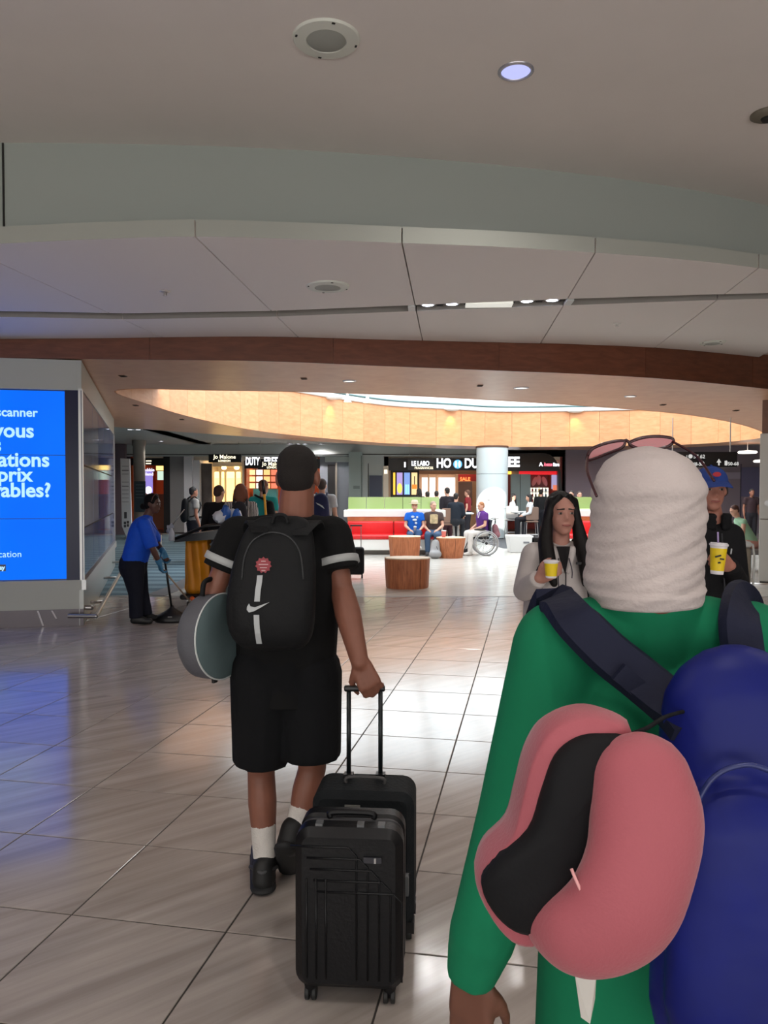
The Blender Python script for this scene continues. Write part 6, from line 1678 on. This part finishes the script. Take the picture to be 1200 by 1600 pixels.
def cart():
    Y = 10.4; k = Y / F
    x0, x1 = P(279, 900, Y).x, P(420, 900, Y).x
    t = thing('janitor_cart', 'janitor cart with black tray and orange-yellow waste bag', 'cart', ((x0 + x1) / 2, Y + .3, 0))
    MB().rbox(((x0 + x1) / 2, Y + .28, .17), (x1 - x0, .55, .07), .05).build('base', M_black, t, 'auto')
    for x in (x0 + .12, x1 - .12):
        for y in (Y + .08, Y + .48):
            f = MB().box((x, y, .13), (.05, .06, .06)).build('caster', M_alu, t); wheel('wheel', f, (x, y, .06), .06, .04, (1, 0, .0))
    zt0, zt1 = P(600, 845, Y).z, P(600, 823, Y).z
    # sloping hooded tray rim
    xt0 = P(272, 840, Y).x
    rg = [[V((xt0, y, zt0 - .02 + .06 * (abs(y - Y - .28) < .1))), V((xt0 + .06, y, zt0 + .07)), V((x1, y, zt1 + .05)), V((x1, y, zt1 - .12))] for y in (Y - .02, Y + .18, Y + .38, Y + .58)]
    MB().loft(rg).build('tray', pm('tray_black', (24, 25, 28), .35), t)
    MB().tube([(xt0 + .02, Y - .02, zt0 + .03), (P(322, 830, Y).x, Y - .02, zt1 + .01), (x1, Y - .02, zt1 + .06)], .022, 8).build('tray_rim', M_black, t, True)
    MB().tube([(xt0 - .0, Y - .0, zt0 + .02), (xt0 - .02, Y + .56, zt0 + .02)], .02, 8).build('push_handle', M_black, t, True)
    # waste bag
    bx0, bx1 = P(283, 890, Y).x, P(326, 890, Y).x; cx = (bx0 + bx1) / 2; hw = (bx1 - bx0) / 2
    rg = []; N = 64
    for i in range(14):
        u = i / 13; z = .21 + (zt0 - .0 - .21) * u
        rr = [1.0, 1.02, 1.0, .98, .97, .98, .99, 1.0, .99, .98, .98, .97, .95, .95][i] * (1 - .12 * (i == 0))
        rg.append([V((cx + .0 + hw * rr * math.cos(2 * PI * j / N) + .012 * math.sin(9 * 2 * PI * j / N + u * 2.4) - .04 * (1 - u) * 0, Y + .27 + .22 * rr * math.sin(2 * PI * j / N) + .024 * math.sin(7 * 2 * PI * j / N + u * 3.0) * (.5 + u), z)) for j in range(N)])
    MB().loft(rg).build('waste_bag', pm('bag_orange', (214, 138, 22), .5, var=.2, vscale=3), t, True)
    MB().cap(P(300, 935, Y - .06), P(306, 940, Y - .06), .03, .03).build('bag_knot', pm('bag_deep', (214, 88, 20), .5), t, True)
    for px in (331, 336): MB().tube([(P(px, 900, Y).x, Y + .02, .2), (P(px, 900, Y).x, Y + .02, zt1 - .05)], .014, 8).build('post', M_steel if px == 331 else M_black, t, True)
    for py in (851, 896): MB().box((P(331, 900, Y).x, Y + .01, P(600, py, Y).z), (.045, .03, .03)).build('clip', M_black, t)
    MB().bb((P(338, 900, Y).x, Y + .04, .2), (x1 - .02, Y + .52, zt1 - .14)).build('cabinet', pm('cab_green', (40, 54, 50), .5), t, bevel=.02)
    MB().tube([(x1 - .03, Y + .06, .2), (x1 - .03, Y + .06, zt1)], .014, 8).build('post', M_black, t, True)
    zt = zt1 + .055
    # items on the tray
    b = thing('cloth_bundle', 'crumpled blue and white cloth bundle on the janitor cart', 'cloth', (P(350, 815, Y).x, Y + .25, zt))
    def crumple(name, px, r, mat, sd):
        rnd = random.Random(sd); c = V((P(px, 812, Y).x, Y + .25 + rnd.uniform(-.08, .06), zt + r[2] * .75)); rg = []
        for i in range(9):
            tt = -PI / 2 + PI * i / 8; tt = max(-1.5, min(1.5, tt))
            rg.append([c + V((r[0] * math.cos(tt) * math.cos(2 * PI * j / 14), r[1] * math.cos(tt) * math.sin(2 * PI * j / 14), r[2] * math.sin(tt))) * rnd.uniform(.72, 1.15) if False else c + V((r[0] * math.cos(tt) * math.cos(2 * PI * j / 14) * rnd.uniform(.75, 1.15), r[1] * math.cos(tt) * math.sin(2 * PI * j / 14) * rnd.uniform(.75, 1.15), r[2] * math.sin(tt) * rnd.uniform(.8, 1.2))) for j in range(14)])
        MB().loft(rg).build(name, mat, b, 'auto')
    M_bw = pm('cloth_white', (212, 216, 226), .7); M_bb = pm('cloth_blue', (36, 92, 176), .6)
    crumple('white_cloth', 340, (.11, .1, .09), M_bw, 1); crumple('white_cloth', 358, (.13, .1, .1), M_bw, 2); crumple('blue_cloth', 348, (.075, .09, .13), M_bb, 3); crumple('blue_cloth', 365, (.06, .08, .1), M_bb, 4)
    sp = P(270, 826, Y)
    s_ = thing('spray_bottle', 'white spray bottle clipped to the end of the janitor cart', 'bottle', (sp.x, Y + .1, sp.z - .16))
    MB().lathe([(.038, 0), (.04, .01), (.04, .1), (.016, .15), (.014, .17)], (sp.x, Y - .06, sp.z - .16), 16).build('bottle_body', pm('spray_white', (190, 196, 206), .3), s_, True)
    MB().box((sp.x - .015, Y - .06, sp.z + .03), (.09, .025, .035)).build('spray_head', pm('spray_grey', (150, 156, 170), .4), s_)
    MB().box((sp.x - .05, Y - .06, sp.z), (.012, .02, .05)).build('trigger', MATS['spray_grey'], s_)
    dw = thing('duster', 'thin long-handled duster sticking up from the janitor cart', 'duster', P(272, 824, Y + .2))
    MB().tube([P(266, 824, Y + .05), P(288, 796, Y + .05)], .008, 8).build('rod', M_steel, dw, True)
    MB().cap(P(263, 830, Y + .05), P(268, 820, Y + .05), .03, .022).build('head', pm('duster_head', (150, 156, 172), .7), dw, True)
    mp = thing('mop', 'mop with a yellow handle and black grip standing in the cart', 'mop', P(416, 840, Y + .3))
    MB().tube([P(413, 772, Y + .3), P(421, 880, Y + .3)], .017, 10).build('handle', pm('handle_yellow', (220, 160, 40), .5), mp, True)
    MB().tube([P(410.5, 751, Y + .3), P(413, 772, Y + .3)], [.02, .024], 10).build('grip', M_black, mp, True)
cart()
# ================================================================== SEATED PEOPLE BY THE BENCH
def gen(label, base, heading, H=1.72, pose='stand', skin_m=SK_light, hair=None, shirt=(120, 120, 120), long=False, pants=(40, 44, 60), plen=1.0, fat=1.0, vox=.022, seat=.45, lean=0, arms='down', step=0, shoes=(40, 40, 40), hd=None, edit=None, face=False, longhair=0, group=None, skirt=False, shirtmat=None, sleeve=.55):
    J, fw, s = tmpl(base, heading, H, pose, seat, lean, arms, step)
    if hd is not None: J['hd'] = V(hd)
    if edit: edit(J)
    f = Fig('person', label, J, skin_m, s, vox, fat, loc=base, fwd=fw, group=group)
    f.body(it=2)
    if face: f.face()
    nm = 'c_%d_%d_%d' % tuple(shirt)
    f.shirt(shirtmat or fabric(nm, shirt, .85), sleeve=sleeve, long=long, loose=.025, hem=(.02 if pose == 'sit' else .06))
    nm = 'c_%d_%d_%d' % tuple(pants); f.pants(fabric(nm, pants, .85), plen, .018)
    f.shoes(pm('s_%d_%d_%d' % tuple(shoes), shoes, .6))
    hm = pm('h_%d_%d_%d' % tuple(hair or (30, 22, 18)), hair or (30, 22, 18), .7)
    if longhair: f.hair_long(hm, longhair, .05, .0)
    else: f.hair_short(hm)
    return f
SEATG = 'people seated by the red bench'
def xleg(J):
    d = V((.16, -.05, .16)); J['ankL'] += V((-.06, -.1, .2)); J['toeL'] += V((-.0, -.12, .17)); J['kneL'] += V((-.04, 0, .07))
def reach(J): pass
bx = gx(648, 19.6)
f = gen('seated man in a blue print shirt and straw hat on the red bench', (bx, 19.72, 0), PI, 1.72, 'sit', shirt=(24, 92, 190), pants=(58, 84, 120), seat=.46, fat=1.12, vox=.018, face=True, shoes=(205, 202, 198), group=SEATG, hair=(150, 140, 130), edit=xleg)
p = f.J['chest']
for dx, dz, w_ in ((-.05, .06, .09), (.06, .05, .06), (0, -.02, .12), (.03, -.1, .07)): MB().ell(p + V((dx, -.148 + abs(dx) * .3, dz)), (w_ / 2, .008, .03)).build('shirt_print', pm('print_pale', (190, 206, 226), .7), f.t, True)
t = thing('straw_hat', 'straw hat on the seated man in the blue shirt', 'hat', f.H(0, 0, .1))
MB().lathe([(.15, -.0), (.152, .006), (.095, .014), (.088, .07), (.07, .1), (.002, .105)], f.H(0, -.01, .065), 28, f.HM).build('crown', pm('straw', (196, 180, 156), .8), t, True)
MB().lathe([(.092, .016), (.093, .038)], f.H(0, -.01, .065), 28, f.HM, False, False).build('band', pm('hat_band', (70, 62, 56), .7), t, True)
f2 = gen('seated grey-haired man in a brown print shirt on the red bench', (gx(678, 19.6), 19.72, 0), PI - .15, 1.74, 'sit', shirt=(72, 58, 56), pants=(66, 88, 116), seat=.46, fat=1.15, vox=.018, face=True, shoes=(70, 70, 72), group=SEATG, hair=(150, 128, 112), hd=(.5, -1, -.1))
p = f2.J['chest']; MB().rbox(p + V((0, -.152, -.0)), (.2, .012, .24), .03, None, 3, 1).build('shirt_print', pm('print_tan', (196, 176, 138), .7, var=.4, vscale=12), f2.t, 'auto')
c = f.J['wriR'] + V((.12, -.1, .06))
cp = thing('drink_cup', 'small white cup in the hands of the seated man in blue', 'cup', f.J['wriL'] * .5 + f.J['wriR'] * .5 + V((0, -.08, .0)))
q = V(cp.location); MB().lathe([(.03, 0), (.036, .08), (.039, .08), (.039, .095), (.03, .1)], q, 16).build('cup_body', M_white, cp, True); MB().lathe([(.032, .1), (.03, .108), (.002, .108)], q, 16).build('lid', M_white, cp, True)
t = thing('daypack', 'light grey daypack on the floor by the feet of the seated men', 'backpack', FP(680, 873))
c = V(t.location); mb = MB().cap(c + V((0, .1, .11)), c + V((.02, .12, .36)), .14, .1, sq=(V((0, 1, 0)), .6)).cap(c + V((-.06, .04, .11)), c + V((.07, .04, .11)), .09, .09)
blob('body', mb, fabric('daypack_grey', (158, 158, 160), .8), t, .02, 3); MB().tube(crom([c + V((-.03, .1, .44)), c + V((0, .1, .52)), c + V((.04, .1, .45))], 4), .01, 6).build('handle', M_pk, t, True)
MB().tube([c + V((.03, .02, .3)), c + V((.06, .0, .22))], .006, 6).build('zipper', M_pk, t)
st3 = bpy.data.objects['log_stool.002'].location
t = thing('paper_cup', 'pink paper cup on the log stool beside the wheelchair', 'cup', V((st3.x - .18, st3.y - .05, .506)))
MB().lathe([(.045, 0), (.06, .15)], t.location, 18).build('cup_body', pm('cup_pink', (206, 110, 104), .5), t, 'auto'); MB().lathe([(.063, .15), (.063, .165), (.002, .17)], t.location, 18).build('lid', M_white, t, 'auto')
t = thing('napkin', 'white napkin lying on the log stool beside the wheelchair', 'napkin', V((st3.x + .02, st3.y - .05, .508)))
MB().rbox(V(t.location) + V((0, 0, .006)), (.14, .12, .012), .02).build('paper', M_white, t, 'auto'); MB().box(V(t.location) + V((.02, 0, .018)), (.08, .08, .012), .5).build('fold', M_white, t)
# wheelchair and its user
def wheelchair():
    Yw = 19.3; cx = gx(757, Yw); c = V((cx, Yw + .28, 0))
    t = thing('wheelchair', 'grey wheelchair carrying the woman in purple', 'wheelchair', c)
    M_t = pm('tyre_grey', (150, 150, 152), .6); M_fr = pm('frame_black', (30, 30, 34), .4, .3)
    for y in (-.28, .28):
        wc = c + V((0.05, y, .31)); ring = [wc + V((.3 * math.cos(2 * PI * k / 40), 0, .3 * math.sin(2 * PI * k / 40))) for k in range(40)]
        wl_ = MB().tube(ring, .02, 8, closed=True).build('big_wheel', M_t, t, True)
        MB().tube([wc + V((.265 * math.cos(2 * PI * k / 40), -.035 if y < 0 else .035, .265 * math.sin(2 * PI * k / 40))) for k in range(40)], .009, 6, closed=True).build('push_rim', M_alu, wl_, True)
        for k in range(12): MB().tube([wc, wc + V((.29 * math.cos(PI * k / 6), 0, .29 * math.sin(PI * k / 6)))], .004, 5).build('spoke', M_alu, wl_)
        MB().lathe([(.035, -.03), (.035, .03)], wc, 14, Matrix.Rotation(PI / 2, 3, 'X')).build('hub', M_fr, wl_)
        cc_ = c + V((-.42, y * .85, .09)); wheel('caster_wheel', t, cc_, .09, .03, (0, 1, 0), M_fr)
        MB().tube([cc_, cc_ + V((.02, 0, .14)), c + V((-.38, y * .8, .42)), c + V((.12, y * .8, .42)), c + V((.2, y * .8, .9)), c + V((.3, y * .8, .93))], .013, 8).build('side_frame', M_fr, t, True)
        MB().tube([c + V((-.38, y * .8, .42)), c + V((-.5, y * .6, .12))], .012, 8).build('leg_rest', M_fr, t, True); MB().box(c + V((-.56, y * .5, .1)), (.16, .16, .015)).build('foot_plate', M_fr, t)
        MB().rbox(c + V((-.1, y * .82, .66)), (.3, .05, .03), .012, None, 3, 0).build('armrest', M_fr, t, 'auto')
        MB().cap(c + V((.3, y * .8, .93)), c + V((.36, y * .8, .94)), .018, .018).build('handgrip', M_alu, t, True)
    MB().bb(c + V((-.32, -.21, .43)), c + V((.12, .21, .47))).build('seat', M_fr, t); MB().bb(c + V((.14, -.21, .5)), c + V((.19, .21, .9))).build('backrest', pm('back_navy', (40, 42, 60), .7), t)
    b = thing('hand_bag', 'dark and pink bag hanging behind the wheelchair backrest', 'bag', c + V((.3, -.1, .5)))
    mb = MB().cap(c + V((.29, -.1, .72)), c + V((.33, -.1, .52)), .08, .1); blob('bag_body', mb, fabric('bag_pinkgrey', (140, 96, 104), .8, .3), b, .025, 2)
    MB().tube(crom([c + V((.27, -.15, .78)), c + V((.3, -.12, .92)), c + V((.31, -.06, .78))], 4), .01, 6).build('bag_strap', M_pk, b, True)
    def ed(J):
        J['wriL'] += V((.06, 0, 0))
    f = gen('woman in a purple shirt and white trousers sitting in a wheelchair', (c.x + .0, c.y, 0), PI / 2 + .35, 1.64, 'sit', shirt=(86, 44, 118), pants=(214, 210, 206), seat=.5, fat=1.32, vox=.018, face=True, shoes=(205, 200, 196), group=SEATG, hair=(158, 104, 66), hd=(-1, -.5, -.15))
    MB().tube(crom([f.J['neck'] + V((-.06, -.08, .0)), f.J['chest'] + V((-.12, -.13, .02)), f.J['neck'] + V((-.1, .0, .0))], 5), .006, 6).build('necklace', M_white, f.t, True)
wheelchair()
# ================================================================== TRAVELLERS BEYOND THE MAN IN BLACK
def pack(f, mat, label, lift=0, w_=.13):
    b = -f.fwd; ch = f.J['chest']
    t = thing('backpack', label, 'backpack', ch + b * .2)
    mb = MB().cap(ch + b * .19 + V((0, 0, .1)), ch + b * .21 + V((0, 0, -.2)), w_ * .85, w_, sq=(b, .6)); blob('body', mb, mat, t, .018, 3)
    for x in (-1, 1):
        lat = f.fwd.cross(V((0, 0, 1))) * x
        pts = crom([ch + b * .14 + lat * .09 + V((0, 0, .14)), ch + lat * .1 + V((0, 0, .24)), ch - b * .13 + lat * .11 + V((0, 0, .05)), ch + lat * .16 + V((0, 0, -.15)), ch + b * .14 + lat * .12 + V((0, 0, -.2))], 4)
        MB().tube(pts, .016, 6).build('strap', mat, t, True)
    return t
stripe = bpy.data.materials.new('striped_cloth'); stripe.use_nodes = True; nt = stripe.node_tree; b = nt.nodes['Principled BSDF']
tc = nt.nodes.new('ShaderNodeTexCoord'); wv = nt.nodes.new('ShaderNodeTexWave'); wv.inputs['Scale'].default_value = 14; wv.inputs['Distortion'].default_value = 3; wv.inputs['Detail Scale'].default_value = .6
nt.links.new(tc.outputs['Object'], wv.inputs['Vector']); cr = nt.nodes.new('ShaderNodeValToRGB'); cr.color_ramp.interpolation = 'CONSTANT'
cr.color_ramp.elements[0].color = lin((40, 38, 44)); cr.color_ramp.elements[1].color = lin((214, 210, 208)); cr.color_ramp.elements[1].position = .5
nt.links.new(wv.outputs['Fac'], cr.inputs[0]); nt.links.new(cr.outputs[0], b.inputs['Base Color']); b.inputs['Roughness'].default_value = .9
f = gen('traveller in a black jacket seen from behind by the perfume boutique', (gx(342, 11.9), 11.9, 0), -.1, 1.70, shirt=(28, 27, 30), long=True, pants=(92, 80, 70), vox=.016, hair=(58, 34, 26), hd=(.5, 1, -.2))
f = gen('woman with reddish hair in a black and white striped top', (gx(376, 11.5), 11.5, 0), 0.1, 1.72, shirt=(200, 198, 196), shirtmat=stripe, long=True, pants=(60, 60, 66), vox=.016, hair=(116, 68, 48), longhair=.2)
pack(f, fabric('pack_dim', (44, 44, 52), .7), 'dark backpack on the woman in the striped top')
f = gen('man in a turquoise shirt with a dark shoulder strap', (gx(411, 12.6), 12.6, 0), -.3, 1.80, shirt=(46, 164, 162), pants=(60, 64, 70), vox=.016, hair=(120, 76, 56), skin_m=SK_light)
t = thing('sling_bag', 'dark sling bag on the back of the man in turquoise', 'bag', f.J['chest'] + V((.1, -.18, 0))); mb = MB().cap(f.J['chest'] + V((.13, -.17, .08)), f.J['chest'] + V((.14, -.17, -.1)), .07, .09); blob('body', mb, M_pk, t, .018, 2)
MB().tube(crom([f.J['chest'] + V((.16, -.16, .1)), f.J['shoL'] + V((.06, -.08, .09)), f.J['shoL'] + V((.1, .1, .05))], 4), .018, 6).build('strap', M_pk, t, True)
f = gen('man in a light grey shirt with a navy backpack walking away', (gx(503, 13.9), 13.9, 0), -.05, 1.84, shirt=(190, 192, 196), pants=(52, 56, 66), vox=.016, hair=(66, 52, 48), skin_m=SK_light, step=.12, edit=lambda J: J['wriR'].__iadd__(V((.1, -.12, .0))))
t = pack(f, fabric('pack_navy', (34, 38, 72), .7), 'navy backpack with a white leaping logo on the man in grey', w_=.17)
ch = f.J['chest'] + V((0, -.34, .02))
MB().slab([ch + V((-.08, 0, .05)), ch + V((-.03, 0, .03)), ch + V((.04, 0, -.01)), ch + V((.07, 0, -.06)), ch + V((.03, 0, -.035)), ch + V((-.02, 0, .0)), ch + V((-.06, 0, .02))], (0, .02, 0)).build('logo', M_wh, t)
c = FP(556, 905); t = thing('suitcase', 'small dark wheeled suitcase beside the man in grey', 'suitcase', c, 'black cabin suitcases')
MB().rbox(c + V((0, .12, .33)), (.3, .22, .5), .05, None, 4, 1).build('body', M_pk, t, 'auto')
for x in (-.09, .09): MB().tube([c + V((x, .18, .57)), c + V((x, .16, .98))], .009, 6).build('telescopic_tube', M_alu, t)
MB().cap(c + V((-.1, .16, .98)), c + V((.1, .16, .98)), .014, .014).build('pull_handle', M_black, t, True)
for x in (-.11, .11): wheel('wheel', t, c + V((x, .16, .04)), .04, .03)
f = gen('traveller in a pale top with a dark backpack near the grey pier', (gx(301, 17), 17, 0), -.9, 1.72, shirt=(150, 146, 142), pants=(34, 34, 42), vox=.022, hair=(26, 22, 22), skin_m=SK_tan)
pack(f, M_pk, 'dark backpack on the traveller near the grey pier')
def hi_chair(label, px, Y, col, group='high chairs of the cafe'):
    c = V((gx(px, Y), Y, 0)); t = thing('high_chair', label, 'chair', c, group)
    m = pm('chair_%d' % col[0], col, .6)
    MB().rbox(c + V((0, 0, .66)), (.4, .4, .05), .04).build('seat', m, t, 'auto')
    MB().rbox(c + V((0, -.19, .92)), (.4, .04, .42), .04, None, 3, 1).build('backrest', m, t, 'auto')
    for x in (-1, 1):
        for y in (-1, 1): MB().tube([c + V((x * .16, y * .16, .64)), c + V((x * .21, y * .21, 0.0))], .012, 6).build('leg', M_alu, t)
    MB().tube([c + V((-.19, -.19, .25)), c + V((.19, -.19, .25))], .01, 6).build('footrest', M_alu, t)
def hi_table(label, px, Y, w_=.9, h=.95):
    c = V((gx(px, Y), Y, 0)); t = thing('high_table', label, 'table', c, 'cafe tables')
    MB().rbox(c + V((0, 0, h)), (w_, .6, .045), .03).build('tabletop', pm('cafe_white', (205, 208, 208), .4), t, 'auto'); MB().tube([c + V((0, 0, h - .02)), c + V((0, 0, .03))], .035, 10).build('pedestal', M_alu, t, True); MB().lathe([(.26, 0), (.26, .015), (.05, .035)], c, 20).build('foot', M_alu, t, 'auto')
hi_chair('brown high chair behind the long red bench', 700, 22.6, (120, 92, 78)); hi_chair('brown high chair right of the column', 830, 24.6, (122, 100, 88)); hi_chair('pale high chair beside the column', 799, 26.0, (150, 146, 144))
hi_table('white high cafe table right of the column', 814, 25.2, .6)
hi_table('white high cafe table behind the long red bench', 716, 23.6)
CAF = 'people in the cafe area'
gen('woman with long dark hair in white on a high chair right of the column', (gx(829, 24.6), 24.6, 0), PI / 2, 1.66, 'sit', shirt=(206, 210, 214), long=True, pants=(28, 28, 34), seat=.68, vox=.024, hair=(20, 18, 20), longhair=.3, group=CAF)
gen('dark-haired woman in pale grey leaning on the table beside the column', (gx(800, 26.0), 26.0, 0), -PI / 2, 1.66, 'sit', shirt=(176, 178, 182), long=True, pants=(40, 40, 48), seat=.68, vox=.024, hair=(26, 20, 20), longhair=.24, group=CAF, hd=(.4, -1, 0))
gen('customer in black standing at the lit shelf', (gx(845, 27.8), 27.8, 0), -.4, 1.70, shirt=(26, 26, 28), long=True, pants=(30, 30, 36), vox=.026, group=CAF)
gen('person in a dark coat standing behind the end of the red bench', (gx(699, 23.2), 23.2, 0), .5, 1.74, shirt=(34, 30, 36), long=True, pants=(60, 34, 40), vox=.024, group=CAF)
gen('person in navy seated on the brown high chair by the bench end', (gx(712, 22.4), 22.4, 0), -.3, 1.72, 'sit', shirt=(30, 36, 46), long=True, pants=(36, 38, 44), seat=.68, vox=.024, group=CAF)
gen('person in a red top before the perfume bar', (gx(731, 26.5), 26.5, 0), 1.2, 1.68, shirt=(122, 34, 40), pants=(40, 38, 44), vox=.026, group=CAF, skin_m=SK_light, hair=(90, 60, 46))
gen('person with dark hair beside the poster row', (gx(655, 26), 26, 0), .6, 1.72, shirt=(48, 42, 44), long=True, pants=(40, 40, 46), vox=.026, group=CAF, longhair=.18)
gen('short-haired person in charcoal behind the green glass', (gx(668, 24.5), 24.5, 0), .2, 1.62, shirt=(44, 46, 52), long=True, pants=(36, 36, 42), vox=.026, group=CAF)
gen('dark-haired person in grey behind the glass screen end', (gx(682, 24.8), 24.8, 0), -.2, 1.64, shirt=(90, 88, 92), long=True, pants=(36, 36, 42), vox=.026, group=CAF)
gen('person looking over the right green glass screen', (gx(905, 22.4), 22.4, 0), PI, 1.62, shirt=(120, 116, 112), pants=(40, 40, 46), vox=.022, group=CAF, skin_m=SK_light, hair=(50, 36, 30), face=True)
gen('person with a dark bun near the right bench', (gx(893, 23.4), 23.4, 0), 2.6, 1.64, shirt=(70, 60, 64), pants=(40, 40, 46), vox=.024, group=CAF, hair=(30, 22, 22))
# planter
c = FP(814, 864); t = thing('planter', 'white tapered box with a small dark emblem by the column', 'planter', c)
MB().loft([[c + V((x * .26, .3 + y * .26, 0)) for x, y in ((-1, -1), (1, -1), (1, 1), (-1, 1))], [c + V((x * .33, .3 + y * .33, .45)) for x, y in ((-1, -1), (1, -1), (1, 1), (-1, 1))]]).build('box', pm('planter_white', (220, 222, 222), .5), t, bevel=.015)
MB().box(c + V((.14, .0, .3)), (.16, .012, .1), 0, Matrix.Rotation(-.16, 3, 'X')).build('emblem', pm('emblem_dim', (110, 112, 116), .6), t)
# seated woman at right in the pale green top, seat, neighbours
Y = 15.6; bx = gx(1176, Y)
t = thing('lounge_seat', 'grey lounge seat under the leaning woman in pale green', 'seat', (bx + .1, Y, 0))
MB().rbox((bx + .12, Y + .05, .4), (.62, .6, .12), .05).build('cushion', pm('seat_grey', (120, 116, 118), .7), t, 'auto')
for x in (-.12, .36):
    for y in (-.18, .28): MB().tube([(bx + x, Y + y, .34), (bx + x, Y + y, 0)], .02, 8).build('leg', M_steel, t)
MB().rbox((bx + .42, Y + .05, .66), (.08, .6, .44), .03).build('backrest', MATS['seat_grey'], t, 'auto')
def ed(J):
    J['elbL'] += V((-.06, 0, -.02)); J['elbR'] += V((-.06, 0, -.02))
gen('woman in a pale green top leaning forward on a seat at right', (bx, Y, 0), PI / 2 - .05, 1.66, 'sit', SK_light, (76, 46, 38), (150, 190, 160), pants=(206, 150, 140), plen=.3, seat=.47, lean=.2, vox=.016, face=True, shoes=(225, 222, 220), hd=(-1, -.1, -.45), edit=ed, sleeve=0)
gen('man in a dark top far behind the leaning woman', (gx(1174, 24), 24, 0), PI, 1.7, shirt=(60, 44, 48), pants=(40, 38, 44), vox=.026, skin_m=SK_tan)
# dark stroller-like luggage trolley near the pier
c = FP(305, 872); c.y = 17.6; c.x = gx(318, 17.6)
t = thing('luggage_trolley', 'dark metal luggage trolley near the perfume boutique', 'trolley', (c.x, c.y, 0))
MB().bb((c.x - .3, c.y - .25, .12), (c.x + .3, c.y + .25, .16)).build('deck', M_black, t)
for x in (-.28, .28):
    MB().tube([(c.x + x, c.y + .2, .14), (c.x + x, c.y + .22, 1.0)], .02, 8).build('post', M_black, t); wheel('wheel', t, (c.x + x, c.y - .1, .06), .06, .04)
MB().tube([(c.x - .32, c.y + .22, 1.02), (c.x + .32, c.y + .22, 1.02)], .025, 8).build('push_bar', M_black, t)
MB().rbox((c.x - .1, c.y - .0, .42), (.42, .34, .5), .06).build('load', pm('load_black', (26, 26, 30), .6), t, 'auto')
MB().tube([(c.x - .28, c.y + .2, .55), (c.x + .28, c.y + .2, .55)], .015, 8).build('cross_bar', M_black, t)
